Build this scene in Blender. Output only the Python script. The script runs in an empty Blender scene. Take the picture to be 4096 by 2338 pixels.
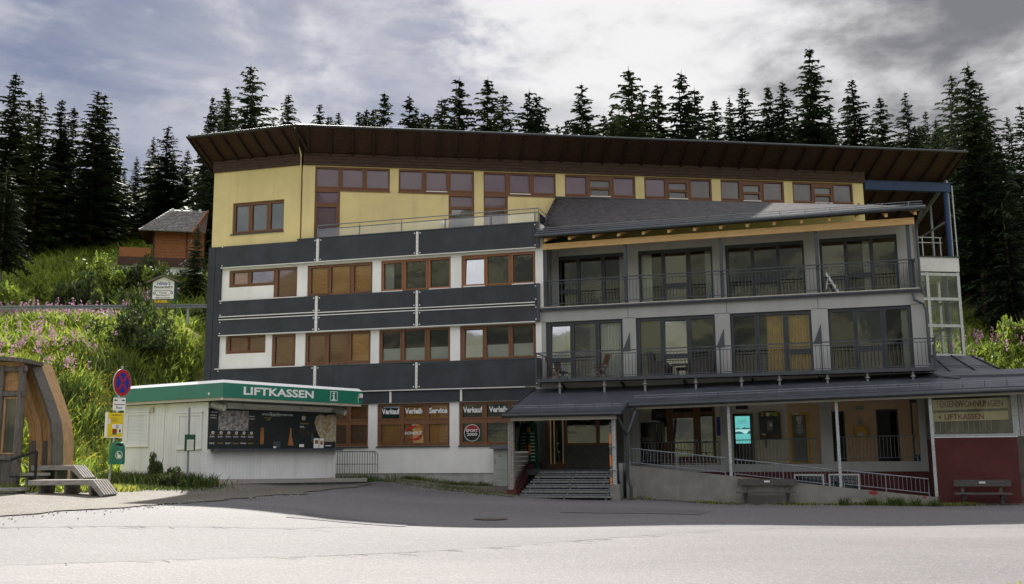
import bpy, math, random
import numpy as np
from mathutils import Vector
from mathutils.geometry import delaunay_2d_cdt

R = math.radians
scn = bpy.context.scene
col = scn.collection
random.seed(7)

# ------------------------------------------------------------------ camera
cam_d = bpy.data.cameras.new("camera")
cam_d.sensor_width = 36.0
cam_d.lens = 36.0 * 4000 / 4096
cam_d.clip_start = 0.1
cam_d.clip_end = 3000
cam = bpy.data.objects.new("camera", cam_d)
col.objects.link(cam)
_p = math.atan(641 / 4000.0)
_r = R(-0.5)
_c, _s = math.cos(_p), math.sin(_p)
_right = Vector((1, 0, 0)); _fwd = Vector((0, _c, _s)); _up = Vector((0, -_s, _c))
_r2 = _right * math.cos(_r) + _up * math.sin(_r)
_u2 = _up * math.cos(_r) - _right * math.sin(_r)
m = cam.matrix_world.copy()
for i in range(3):
    m[i][0] = _r2[i]; m[i][1] = _u2[i]; m[i][2] = -_fwd[i]; m[i][3] = 0
cam.matrix_world = m
scn.camera = cam

# ------------------------------------------------------------------ sky
SUN_EL, SUN_AZ = 37.0, -15.5          # azimuth from +Y, negative = to the left
world = bpy.data.worlds.new("World")
scn.world = world
world.use_nodes = True
nt = world.node_tree
nt.nodes.clear()
_loc = [0]


def N(tree, typ, **kw):
    n = tree.nodes.new(typ)
    _loc[0] += 1
    n.location = (180 * (_loc[0] % 12), -200 * (_loc[0] // 12))
    for k, v in kw.items():
        setattr(n, k, v)
    return n


def math_node(tree, op, a, b=None, c=None, clamp=False):
    n = N(tree, 'ShaderNodeMath', operation=op, use_clamp=clamp)
    for i, x in enumerate((a, b, c)):
        if x is None:
            continue
        if isinstance(x, (int, float)):
            n.inputs[i].default_value = x
        else:
            tree.links.new(x, n.inputs[i])
    return n.outputs[0]


def mixc(tree, f, a, b):
    n = N(tree, 'ShaderNodeMix', data_type='RGBA')
    for sock, x in ((n.inputs['Factor'], f), (n.inputs[6], a), (n.inputs[7], b)):
        if isinstance(x, (int, float)):
            sock.default_value = x
        elif isinstance(x, (tuple, list)):
            sock.default_value = (*x[:3], 1)
        else:
            tree.links.new(x, sock)
    return n.outputs[2]


def smooth(tree, x, a, b):
    n = N(tree, 'ShaderNodeMapRange', interpolation_type='SMOOTHSTEP')
    n.inputs[1].default_value = a; n.inputs[2].default_value = b
    tree.links.new(x, n.inputs[0])
    return n.outputs[0]


def build_sky():
    t = nt
    sky = N(t, 'ShaderNodeTexSky', sky_type='NISHITA')
    sky.sun_disc = False
    sky.sun_elevation = R(SUN_EL)
    sky.sun_rotation = R(SUN_AZ)
    sky.altitude = 1600
    sky.air_density = 1.0
    sky.dust_density = 1.2
    sky.ozone_density = 1.0
    tc = N(t, 'ShaderNodeTexCoord')
    sep = N(t, 'ShaderNodeSeparateXYZ')
    t.links.new(tc.outputs['Generated'], sep.inputs[0])
    x, y, z = sep.outputs
    az = math_node(t, 'ARCTAN2', x, y)
    el = math_node(t, 'ARCSINE', z)
    # cloud layer: direction projected onto a high flat layer
    zz = math_node(t, 'MAXIMUM', math_node(t, 'ADD', z, 0.12), 0.03)
    px = math_node(t, 'DIVIDE', x, zz)
    py = math_node(t, 'DIVIDE', y, zz)
    cmb = N(t, 'ShaderNodeCombineXYZ')
    t.links.new(az, cmb.inputs[0]); t.links.new(el, cmb.inputs[1])
    cmp_ = N(t, 'ShaderNodeCombineXYZ')
    t.links.new(px, cmp_.inputs[0]); t.links.new(py, cmp_.inputs[1])

    def noise(vec, scale, detail, rough, sx=1, sy=1, rot=0, off=(0, 0, 0), dist=0):
        mp = N(t, 'ShaderNodeMapping')
        mp.inputs['Scale'].default_value = (sx, sy, 1)
        mp.inputs['Rotation'].default_value = (0, 0, rot)
        mp.inputs['Location'].default_value = off
        t.links.new(vec, mp.inputs[0])
        n = N(t, 'ShaderNodeTexNoise')
        n.inputs['Scale'].default_value = scale
        n.inputs['Detail'].default_value = detail
        n.inputs['Roughness'].default_value = rough
        n.inputs['Distortion'].default_value = dist
        t.links.new(mp.outputs[0], n.inputs[0])
        return n.outputs[0]
    n_big = noise(cmb.outputs[0], 4.5, 9, 0.58, 1, 1.9, 0.1, (0.6, 0.15, 0), 0.35)
    n_fine = noise(cmb.outputs[0], 13, 8, 0.62, 1, 2.0, -0.1, (3.1, 1.7, 0), 0.3)
    n_cir = noise(cmb.outputs[0], 4.2, 10, 0.62, 0.8, 3.4, 0.5, (1.3, 4.2, 0), 0.35)
    n_far = noise(cmp_.outputs[0], 0.9, 8, 0.6)
    # thin high cirrus over the blue
    cir = smooth(t, n_cir, 0.34, 0.74)
    blue = mixc(t, 0.86, sky.outputs[0], (0.54, 0.63, 1.04))
    lowhaze = smooth(t, el, 0.42, 0.10)
    base = mixc(t, math_node(t, 'MULTIPLY', lowhaze, 0.50), blue, (2.0, 2.03, 2.45))
    band = math_node(t, 'MULTIPLY', smooth(t, az, -0.46, -0.20), 0.38)
    cirf = math_node(t, 'ADD', math_node(t, 'MULTIPLY', cir, 0.50), math_node(t, 'MULTIPLY', band, math_node(t, 'ADD', n_cir, 0.5)), clamp=True)
    base = mixc(t, cirf, base, (3.3, 3.3, 3.6))
    # cumulus bank: starts a little left of straight ahead and goes on round to the right and behind
    edge = smooth(t, math_node(t, 'ADD', az, math_node(t, 'MULTIPLY', n_fine, 0.20)), -0.02, 0.16)
    cov = math_node(t, 'ADD', math_node(t, 'MULTIPLY', edge, 0.34), n_big)
    cov = math_node(t, 'ADD', cov, math_node(t, 'MULTIPLY', math_node(t, 'SUBTRACT', n_fine, 0.5), 0.30))
    dens = smooth(t, cov, 0.45, 0.76)
    n_thk = noise(cmb.outputs[0], 5.2, 7, 0.55, 1, 2.2, 0.15, (7.7, 2.4, 0), 0.25)
    right = math_node(t, 'MULTIPLY', smooth(t, az, 0.16, 0.46), smooth(t, az, 1.3, 0.9))
    thick = math_node(t, 'ADD', math_node(t, 'MULTIPLY', right, math_node(t, 'ADD', math_node(t, 'MULTIPLY', smooth(t, el, 0.30, 0.44), 0.30), 0.20)),
                      math_node(t, 'ADD', math_node(t, 'MULTIPLY', n_thk, 0.9),
                                math_node(t, 'MULTIPLY', math_node(t, 'SUBTRACT', n_fine, 0.5), 0.45)))
    shade = smooth(t, thick, 0.42, 0.86)
    ccol = mixc(t, shade, (4.65, 4.6, 4.65), (1.1, 1.1, 1.24))
    skyc = mixc(t, dens, base, ccol)
    # unseen broken cloud overhead and behind, made brighter than ahead to light the facades
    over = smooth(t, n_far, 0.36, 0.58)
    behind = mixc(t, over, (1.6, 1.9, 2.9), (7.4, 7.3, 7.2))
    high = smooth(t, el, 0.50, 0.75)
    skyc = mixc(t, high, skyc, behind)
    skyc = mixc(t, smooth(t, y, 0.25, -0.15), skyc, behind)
    bg = N(t, 'ShaderNodeBackground')
    bg.inputs['Strength'].default_value = 0.074
    t.links.new(skyc, bg.inputs['Color'])
    out = N(t, 'ShaderNodeOutputWorld')
    t.links.new(bg.outputs[0], out.inputs[0])


build_sky()

# ------------------------------------------------------------------ sun
sun_d = bpy.data.lights.new("sun", 'SUN')
sun_d.energy = 4.6
sun_d.angle = R(0.53)
sun_d.color = (1.0, 0.955, 0.89)
sun = bpy.data.objects.new("sun", sun_d)
col.objects.link(sun)
_sd = Vector((math.sin(R(SUN_AZ)) * math.cos(R(SUN_EL)), math.cos(R(SUN_AZ)) * math.cos(R(SUN_EL)), math.sin(R(SUN_EL))))
sun.rotation_euler = _sd.to_track_quat('Z', 'Y').to_euler()
sun.location = _sd * 150

vs = scn.view_settings
vs.view_transform = 'Standard'
vs.look = 'None'
vs.gamma = 1
vs.use_curve_mapping = False
vs.exposure = 1.4
scn.cycles.max_bounces = 6
scn.cycles.transparent_max_bounces = 12
scn.cycles.sample_clamp_indirect = 4

# ------------------------------------------------------------------ materials
MATS = {}


def mat(name, c, rough=0.7, var=0.12, scale=6.0, bump=0.0, bscale=60.0, metal=0.0, spec=0.35, c2=None,
        stretch=(1, 1, 1), detail=5, trans=0.0, emit=0.0, streak=0.0):
    m = bpy.data.materials.new(name)
    m.use_nodes = True
    t = m.node_tree
    b = t.nodes['Principled BSDF']
    b.inputs['Roughness'].default_value = rough
    b.inputs['Metallic'].default_value = metal
    b.inputs['Specular IOR Level'].default_value = spec
    tc = N(t, 'ShaderNodeTexCoord')
    mp = N(t, 'ShaderNodeMapping')
    mp.inputs['Scale'].default_value = stretch
    t.links.new(tc.outputs['Object'], mp.inputs[0])
    nz = N(t, 'ShaderNodeTexNoise')
    nz.inputs['Scale'].default_value = scale
    nz.inputs['Detail'].default_value = detail
    nz.inputs['Roughness'].default_value = 0.6
    t.links.new(mp.outputs[0], nz.inputs[0])
    lo = tuple(max(0, x * (1 - var)) for x in c)
    hi = tuple(x * (1 + var) for x in c) if c2 is None else c2
    f = smooth(t, nz.outputs[0], 0.3, 0.7)
    colr = mixc(t, f, lo, hi)
    if streak:
        mp2 = N(t, 'ShaderNodeMapping')
        mp2.inputs['Scale'].default_value = (1, 1, 0.08)
        t.links.new(tc.outputs['Object'], mp2.inputs[0])
        n2 = N(t, 'ShaderNodeTexNoise')
        n2.inputs['Scale'].default_value = 3.0
        n2.inputs['Detail'].default_value = 6
        t.links.new(mp2.outputs[0], n2.inputs[0])
        f2 = math_node(t, 'MULTIPLY', smooth(t, n2.outputs[0], 0.45, 0.75), streak)
        colr = mixc(t, f2, colr, tuple(x * 0.55 for x in c))
    t.links.new(colr, b.inputs['Base Color'])
    if bump:
        nb = N(t, 'ShaderNodeTexNoise')
        nb.inputs['Scale'].default_value = bscale
        nb.inputs['Detail'].default_value = 4
        t.links.new(mp.outputs[0], nb.inputs[0])
        bp = N(t, 'ShaderNodeBump')
        bp.inputs['Strength'].default_value = bump
        bp.inputs['Distance'].default_value = 0.02
        t.links.new(nb.outputs[0], bp.inputs['Height'])
        t.links.new(bp.outputs[0], b.inputs['Normal'])
    if trans:
        tl = N(t, 'ShaderNodeBsdfTranslucent')
        tint = mixc(t, 1.0, colr, colr)
        t.links.new(tint, tl.inputs[0])
        mx = N(t, 'ShaderNodeMixShader')
        mx.inputs[0].default_value = trans
        t.links.new(b.outputs[0], mx.inputs[1]); t.links.new(tl.outputs[0], mx.inputs[2])
        t.links.new(mx.outputs[0], t.nodes['Material Output'].inputs[0])
    if emit:
        t.links.new(colr, b.inputs['Emission Color'])
        b.inputs['Emission Strength'].default_value = emit
    MATS[name] = m
    return m


def glass(name, tint=(0.8, 0.85, 0.82), refl=0.10, wav=0.0):
    m = bpy.data.materials.new(name)
    m.use_nodes = True
    t = m.node_tree
    t.nodes.clear()
    tr = N(t, 'ShaderNodeBsdfTransparent'); tr.inputs[0].default_value = (*tint, 1)
    gl = N(t, 'ShaderNodeBsdfGlossy'); gl.inputs['Roughness'].default_value = 0.03
    gl.inputs[0].default_value = (0.95, 0.97, 1, 1)
    fr = N(t, 'ShaderNodeFresnel'); fr.inputs[0].default_value = 1.5
    f = math_node(t, 'ADD', fr.outputs[0], refl, clamp=True)
    if wav:
        tc = N(t, 'ShaderNodeTexCoord')
        nz = N(t, 'ShaderNodeTexNoise'); nz.inputs['Scale'].default_value = 1.3
        t.links.new(tc.outputs['Object'], nz.inputs[0])
        bp = N(t, 'ShaderNodeBump'); bp.inputs['Strength'].default_value = wav; bp.inputs['Distance'].default_value = 0.05
        t.links.new(nz.outputs[0], bp.inputs['Height']); t.links.new(bp.outputs[0], gl.inputs['Normal'])
    mx = N(t, 'ShaderNodeMixShader')
    t.links.new(f, mx.inputs[0]); t.links.new(tr.outputs[0], mx.inputs[1]); t.links.new(gl.outputs[0], mx.inputs[2])
    o = N(t, 'ShaderNodeOutputMaterial'); t.links.new(mx.outputs[0], o.inputs[0])
    MATS[name] = m
    return m


M = MATS
mat('white_plaster', (0.82, 0.815, 0.79), 0.9, 0.05, 1.2, 0.35, 45, streak=0.12)
mat('yellow_plaster', (0.74, 0.61, 0.30), 0.9, 0.07, 0.7, 0.35, 55, streak=0.2)
mat('grey_plaster', (0.36, 0.36, 0.348), 0.9, 0.07, 0.8, 0.25, 60, streak=0.15)
mat('dark_cladding', (0.030, 0.036, 0.046), 0.55, 0.25, 1.2, 0.25, 140, spec=0.4, streak=0.4)
mat('anthracite', (0.050, 0.060, 0.070), 0.45, 0.15, 4, spec=0.5)
mat('anthracite_dark', (0.028, 0.034, 0.040), 0.5, 0.2, 3, spec=0.5)
mat('galvanised', (0.42, 0.44, 0.44), 0.5, 0.22, 14, metal=0.4, bump=0.1)
mat('trim_white', (0.72, 0.72, 0.68), 0.6, 0.08, 9)
mat('frosted_blue', (0.10, 0.15, 0.22), 0.7, 0.15, 3)
mat('porch_shaded_paint', (0.085, 0.085, 0.080), 0.8, 0.15, 3)  # porch wall paint, with the shade of the deep recess put into its colour
mat('step_metal', (0.20, 0.205, 0.20), 0.55, 0.3, 14, metal=0.3, bump=0.1)
mat('frame_wood', (0.175, 0.080, 0.038), 0.5, 0.25, 5, 0.15, 50, stretch=(6, 6, 1))
mat('frame_wood_light', (0.27, 0.115, 0.048), 0.5, 0.2, 5, 0.15, 50, stretch=(6, 6, 1))
mat('soffit_wood', (0.056, 0.028, 0.020), 0.7, 0.35, 2.5, 0.2, 40, stretch=(1, 9, 1))
mat('rafter_wood', (0.030, 0.017, 0.013), 0.7, 0.3, 4, 0.2, 30)
mat('fascia_wood', (0.068, 0.040, 0.029), 0.75, 0.35, 3, 0.25, 40, stretch=(1, 1, 10))
mat('larch', (0.74, 0.47, 0.20), 0.65, 0.16, 3, 0.15, 40, stretch=(1, 1, 8), c2=(0.80, 0.55, 0.26))
mat('roof_metal', (0.052, 0.058, 0.072), 0.45, 0.2, 1.4, 0.12, 120, spec=0.5, streak=0.2)
mat('shingle', (0.044, 0.040, 0.042), 0.75, 0.45, 5, 0.4, 60)
mat('concrete', (0.22, 0.212, 0.19), 0.9, 0.18, 1.6, 0.4, 50, streak=0.35)
mat('plinth', (0.42, 0.42, 0.40), 0.95, 0.2, 2, 0.5, 40, streak=0.4)
mat('floor_tile', (0.45, 0.42, 0.38), 0.8, 0.12, 4)
mat('red_plaster', (0.092, 0.024, 0.023), 0.85, 0.12, 1.5, 0.25, 60)
mat('peach_plaster', (0.68, 0.47, 0.28), 0.9, 0.06, 2, 0.2, 60)
mat('cream_plaster', (0.74, 0.67, 0.57), 0.9, 0.06, 2, 0.2, 60)
mat('ochre_paint', (0.66, 0.38, 0.04), 0.5, 0.1, 5)
mat('letter_yellow', (0.62, 0.33, 0.03), 0.4, 0.08, 5)
mat('grey_paint', (0.20, 0.21, 0.21), 0.6, 0.08, 5)
mat('cabinet_grey', (0.42, 0.44, 0.40), 0.6, 0.06, 3, streak=0.2)
mat('blue_steel', (0.018, 0.042, 0.115), 0.45, 0.12, 4)
mat('tower_white', (0.62, 0.60, 0.60), 0.7, 0.08, 2, streak=0.3)
mat('kiosk_white', (0.72, 0.725, 0.72), 0.6, 0.05, 1.5, streak=0.25)
mat('kiosk_soffit', (0.46, 0.43, 0.36), 0.7, 0.1, 5)
mat('kiosk_green', (0.012, 0.165, 0.105), 0.35, 0.1, 2, spec=0.5)
mat('sign_white', (0.78, 0.79, 0.78), 0.6, 0.03, 8)
mat('board_black', (0.014, 0.020, 0.020), 0.35, 0.2, 3, spec=0.4)
mat('print_grey', (0.42, 0.40, 0.38), 0.7, 0.1, 8)
mat('print_gold', (0.42, 0.30, 0.05), 0.7, 0.1, 8)
mat('print_brown', (0.075, 0.050, 0.030), 0.7, 0.2, 8)
mat('print_orange', (0.33, 0.13, 0.04), 0.6, 0.3, 12)
mat('map_relief', (0.20, 0.185, 0.165), 0.6, 0.55, 9, c2=(0.46, 0.42, 0.40), detail=9)
mat('map_gold', (0.42, 0.27, 0.03), 0.6, 0.4, 9, c2=(0.45, 0.42, 0.36), detail=9)
mat('deck_dark', (0.05, 0.055, 0.065), 0.75, 0.3, 6, 0.2)
mat('weathered_wood', (0.30, 0.275, 0.25), 0.85, 0.3, 4, 0.4, 40, stretch=(1, 8, 8))
mat('weathered_dark', (0.13, 0.115, 0.10), 0.85, 0.35, 4, 0.4, 40, stretch=(8, 8, 1))
mat('bench_wood', (0.085, 0.080, 0.075), 0.8, 0.3, 4, 0.3, 40, stretch=(1, 8, 8))
mat('arch_wood', (0.44, 0.235, 0.085), 0.75, 0.3, 3, 0.3, 40, stretch=(8, 8, 1), c2=(0.50, 0.30, 0.13))
mat('arch_wood_pale', (0.44, 0.28, 0.14), 0.8, 0.25, 3, 0.3, 40, stretch=(8, 8, 1))
mat('teak', (0.16, 0.078, 0.040), 0.6, 0.2, 6)
mat('wicker', (0.055, 0.050, 0.046), 0.8, 0.3, 40, 0.5, 90)
mat('sign_red', (0.45, 0.02, 0.025), 0.4, 0.05, 6)
mat('sign_blue', (0.02, 0.04, 0.30), 0.4, 0.05, 6)
mat('sign_yellow', (0.75, 0.55, 0.015), 0.5, 0.05, 6)
mat('bin_green', (0.012, 0.150, 0.085), 0.35, 0.08, 4, spec=0.5)
mat('sign_green', (0.01, 0.075, 0.035), 0.4, 0.1, 5)
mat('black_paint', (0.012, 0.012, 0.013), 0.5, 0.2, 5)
mat('screen_black', (0.010, 0.011, 0.012), 0.25, 0.2, 5, spec=0.5)
mat('screen_cyan', (0.13, 0.50, 0.48), 0.4, 0.06, 3, emit=0.36)
mat('screen_pale', (0.40, 0.72, 0.70), 0.4, 0.06, 3, emit=0.34)
mat('screen_dark', (0.02, 0.10, 0.11), 0.4, 0.2, 6, emit=0.4)
mat('screen_green', (0.08, 0.32, 0.14), 0.4, 0.06, 6, emit=0.5)
mat('lime', (0.34, 0.38, 0.03), 0.5, 0.1, 6)
mat('orange_paint', (0.62, 0.20, 0.05), 0.5, 0.12, 8)
mat('paper', (0.66, 0.65, 0.60), 0.7, 0.06, 6)
mat('banner_cream', (0.78, 0.66, 0.36), 0.75, 0.08, 3)
mat('letter_red', (0.26, 0.028, 0.025), 0.6, 0.08, 6)
mat('blind_orange', (0.90, 0.46, 0.12), 0.8, 0.18, 3, stretch=(1, 1, 14))
mat('blind_brown', (0.46, 0.21, 0.075), 0.8, 0.2, 3, stretch=(1, 1, 14))
mat('blind_mauve', (0.36, 0.245, 0.27), 0.85, 0.06, 1.5)
mat('blind_olive', (0.24, 0.21, 0.15), 0.85, 0.15, 1.5)
mat('blind_grey', (0.30, 0.32, 0.26), 0.85, 0.08, 3, stretch=(1, 1, 30))
mat('pleated_white', (0.80, 0.84, 0.80), 0.85, 0.08, 3, stretch=(1, 1, 50))
mat('curtain_white', (0.85, 0.87, 0.83), 0.85, 0.06, 4)
mat('curtain_ochre', (0.78, 0.54, 0.18), 0.85, 0.12, 4)
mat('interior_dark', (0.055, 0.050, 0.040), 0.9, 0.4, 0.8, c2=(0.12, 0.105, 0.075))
mat('interior_shop', (0.12, 0.115, 0.10), 0.9, 0.5, 1.5, c2=(0.22, 0.20, 0.17))
mat('lamp_white', (0.75, 0.73, 0.66), 0.5, 0.03, 5)
mat('bark', (0.115, 0.085, 0.062), 0.9, 0.3, 6, 0.6, 20, stretch=(4, 4, 0.6))
mat('bark_grey', (0.22, 0.20, 0.175), 0.9, 0.3, 6, 0.6, 20, stretch=(4, 4, 0.6))
mat('needles', (0.030, 0.048, 0.022), 0.75, 0.4, 1.2, trans=0.12, spec=0.2)
mat('needles_pale', (0.044, 0.066, 0.028), 0.75, 0.4, 1.2, trans=0.14, spec=0.2)
mat('leaf_bright', (0.24, 0.31, 0.045), 0.6, 0.35, 1.5, trans=0.42, spec=0.2)
mat('leaf_mid', (0.115, 0.165, 0.034), 0.6, 0.35, 1.5, trans=0.32, spec=0.2)
mat('grass_blade', (0.36, 0.40, 0.052), 0.6, 0.45, 0.22, trans=0.5, spec=0.2, c2=(0.52, 0.52, 0.11))
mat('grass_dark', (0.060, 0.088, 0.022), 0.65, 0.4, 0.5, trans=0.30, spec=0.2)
mat('flower_pink', (0.44, 0.22, 0.36), 0.7, 0.2, 3, trans=0.35)
mat('flower_yellow', (0.70, 0.50, 0.02), 0.7, 0.15, 3, trans=0.3)
mat('chalet_wood', (0.25, 0.095, 0.032), 0.7, 0.25, 4, 0.3, 30, stretch=(1, 1, 8))
mat('chalet_dark', (0.06, 0.03, 0.02), 0.7, 0.25, 4)
mat('slate_grey', (0.23, 0.215, 0.215), 0.7, 0.3, 3, 0.2)
mat('rail_steel', (0.20, 0.22, 0.24), 0.45, 0.15, 6, metal=0.3)
mat('pebble', (0.20, 0.185, 0.16), 0.9, 0.4, 0.8, c2=(0.34, 0.32, 0.29))
mat('patch_tar', (0.085, 0.080, 0.080), 0.85, 0.3, 2.5, 0.4, 60)
mat('iron', (0.11, 0.085, 0.07), 0.6, 0.3, 12, metal=0.4, bump=0.3)
mat('crack', (0.075, 0.070, 0.066), 0.9, 0.35, 5)
glass('pane_glass', (0.86, 0.87, 0.85), 0.02, 0.03)
glass('pane_dark', (0.74, 0.74, 0.70), 0.055, 0.06)
glass('pane_sky', (0.66, 0.66, 0.70), 0.10, 0.05)
glass('pane_top', (0.90, 0.88, 0.90), -0.012, 0.03)
glass('pane_tilted', (0.70, 0.72, 0.78), 0.30, 0.02)
glass('rail_glass', (0.93, 0.95, 0.94), 0.03, 0.02)


def mat_asphalt():
    m = bpy.data.materials.new('asphalt'); m.use_nodes = True
    t = m.node_tree; b = t.nodes['Principled BSDF']
    b.inputs['Roughness'].default_value = 0.85
    b.inputs['Specular IOR Level'].default_value = 0.3
    tc = N(t, 'ShaderNodeTexCoord')

    def nz(scale, det, st=(1, 1, 1)):
        mp = N(t, 'ShaderNodeMapping'); mp.inputs['Scale'].default_value = st
        t.links.new(tc.outputs['Object'], mp.inputs[0])
        n = N(t, 'ShaderNodeTexNoise'); n.inputs['Scale'].default_value = scale; n.inputs['Detail'].default_value = det
        n.inputs['Roughness'].default_value = 0.65
        t.links.new(mp.outputs[0], n.inputs[0]); return n.outputs[0]
    big = smooth(t, nz(0.16, 6, (0.35, 1, 1)), 0.35, 0.68)
    mid = smooth(t, nz(1.3, 6, (0.3, 1, 1)), 0.35, 0.7)
    c = mixc(t, big, (0.096, 0.090, 0.093), (0.132, 0.125, 0.128))
    c = mixc(t, math_node(t, 'MULTIPLY', mid, 0.35), c, (0.110, 0.104, 0.104))
    vo = N(t, 'ShaderNodeTexVoronoi'); vo.inputs['Scale'].default_value = 38
    t.links.new(tc.outputs['Object'], vo.inputs[0])
    sp = N(t, 'ShaderNodeSeparateColor'); t.links.new(vo.outputs['Color'], sp.inputs[0])
    c = mixc(t, math_node(t, 'MULTIPLY', smooth(t, sp.outputs[0], 0.55, 1.0), 0.35), c, (0.26, 0.25, 0.245))
    c = mixc(t, math_node(t, 'MULTIPLY', smooth(t, sp.outputs[1], 0.72, 1.0), 0.45), c, (0.085, 0.08, 0.078))
    stain = smooth(t, nz(0.55, 8), 0.66, 0.74)
    c = mixc(t, math_node(t, 'MULTIPLY', stain, 0.5), c, (0.16, 0.15, 0.145))
    t.links.new(c, b.inputs['Base Color'])
    bp = N(t, 'ShaderNodeBump'); bp.inputs['Strength'].default_value = 0.5; bp.inputs['Distance'].default_value = 0.012
    t.links.new(math_node(t, 'ADD', vo.outputs['Distance'], nz(22, 4)), bp.inputs['Height'])
    t.links.new(bp.outputs[0], b.inputs['Normal'])
    MATS['asphalt'] = m


def asphalt_variant(name, gain):
    m = MATS['asphalt'].copy(); m.name = name
    for n in m.node_tree.nodes:
        if n.type == 'MIX':
            for k in (6, 7):
                c = n.inputs[k].default_value
                n.inputs[k].default_value = (c[0] * gain[0], c[1] * gain[1], c[2] * gain[2], 1)
        if n.type == 'TEX_NOISE' and n.inputs['Scale'].default_value < 1:
            n.inputs['Scale'].default_value *= 1.7
    MATS[name] = m


def mat_gravel():
    m = bpy.data.materials.new('gravel'); m.use_nodes = True
    t = m.node_tree; b = t.nodes['Principled BSDF']
    b.inputs['Roughness'].default_value = 0.9
    tc = N(t, 'ShaderNodeTexCoord')
    vo = N(t, 'ShaderNodeTexVoronoi'); vo.inputs['Scale'].default_value = 22
    t.links.new(tc.outputs['Object'], vo.inputs[0])
    sp = N(t, 'ShaderNodeSeparateColor'); t.links.new(vo.outputs['Color'], sp.inputs[0])
    n = N(t, 'ShaderNodeTexNoise'); n.inputs['Scale'].default_value = 0.9; n.inputs['Detail'].default_value = 6
    t.links.new(tc.outputs['Object'], n.inputs[0])
    c = mixc(t, sp.outputs[0], (0.070, 0.060, 0.047), (0.150, 0.130, 0.105))
    c = mixc(t, math_node(t, 'MULTIPLY', smooth(t, n.outputs[0], 0.5, 0.72), 0.6), c, (0.070, 0.060, 0.038))
    t.links.new(c, b.inputs['Base Color'])
    bp = N(t, 'ShaderNodeBump'); bp.inputs['Strength'].default_value = 0.8; bp.inputs['Distance'].default_value = 0.03
    t.links.new(vo.outputs['Distance'], bp.inputs['Height']); t.links.new(bp.outputs[0], b.inputs['Normal'])
    MATS['gravel'] = m


def mat_terrain():
    m = bpy.data.materials.new('meadow_soil'); m.use_nodes = True
    t = m.node_tree; b = t.nodes['Principled BSDF']
    b.inputs['Roughness'].default_value = 0.95
    tc = N(t, 'ShaderNodeTexCoord')

    def nz(s, d):
        n = N(t, 'ShaderNodeTexNoise'); n.inputs['Scale'].default_value = s; n.inputs['Detail'].default_value = d
        n.inputs['Roughness'].default_value = 0.7
        t.links.new(tc.outputs['Object'], n.inputs[0]); return n.outputs[0]
    c = mixc(t, smooth(t, nz(0.08, 8), 0.35, 0.65), (0.15, 0.175, 0.042), (0.25, 0.265, 0.065))
    c = mixc(t, math_node(t, 'MULTIPLY', smooth(t, nz(1.2, 8), 0.5, 0.75), 0.6), c, (0.035, 0.050, 0.018))
    t.links.new(c, b.inputs['Base Color'])
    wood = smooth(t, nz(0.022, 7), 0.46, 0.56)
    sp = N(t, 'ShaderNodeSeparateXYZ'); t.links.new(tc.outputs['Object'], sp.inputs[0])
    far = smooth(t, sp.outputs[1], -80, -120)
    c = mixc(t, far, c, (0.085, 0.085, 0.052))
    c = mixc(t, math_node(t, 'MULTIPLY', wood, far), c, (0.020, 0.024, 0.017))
    t.links.new(c, b.inputs['Base Color'])
    bp = N(t, 'ShaderNodeBump'); bp.inputs['Strength'].default_value = 0.8; bp.inputs['Distance'].default_value = 0.2
    t.links.new(nz(4, 6), bp.inputs['Height']); t.links.new(bp.outputs[0], b.inputs['Normal'])
    MATS['meadow_soil'] = m


mat_asphalt(); mat_gravel(); mat_terrain()
asphalt_variant('asphalt_worn', (1.10, 1.09, 1.08)); asphalt_variant('asphalt_patch', (0.80, 0.78, 0.80))

# ------------------------------------------------------------------ frames and mesh helpers


class Fr:
    """a vertical wall plane: u runs along it to the right, d towards the viewer, z up"""

    def __init__(s, x, y, ang):
        a = R(ang); s.x, s.y = x, y
        s.ux, s.uy = math.cos(a), -math.sin(a)
        s.nx, s.ny = -math.sin(a), -math.cos(a)

    def P(s, u, d, z):
        return (s.x + u * s.ux + d * s.nx, s.y + u * s.uy + d * s.ny, z)

    def inv(s, x, y):
        dx, dy = x - s.x, y - s.y
        return dx * s.ux + dy * s.uy, dx * s.nx + dy * s.ny


A = Fr(0.9903, 38.5, 15.9)
B = Fr(1.128, 38.45, 17.2)
Cf = Fr(-8.880, 41.312, -8.5)
K = Fr(-9.852, 32.5, -56.0)
W0 = Fr(0, 0, 0)


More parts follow.
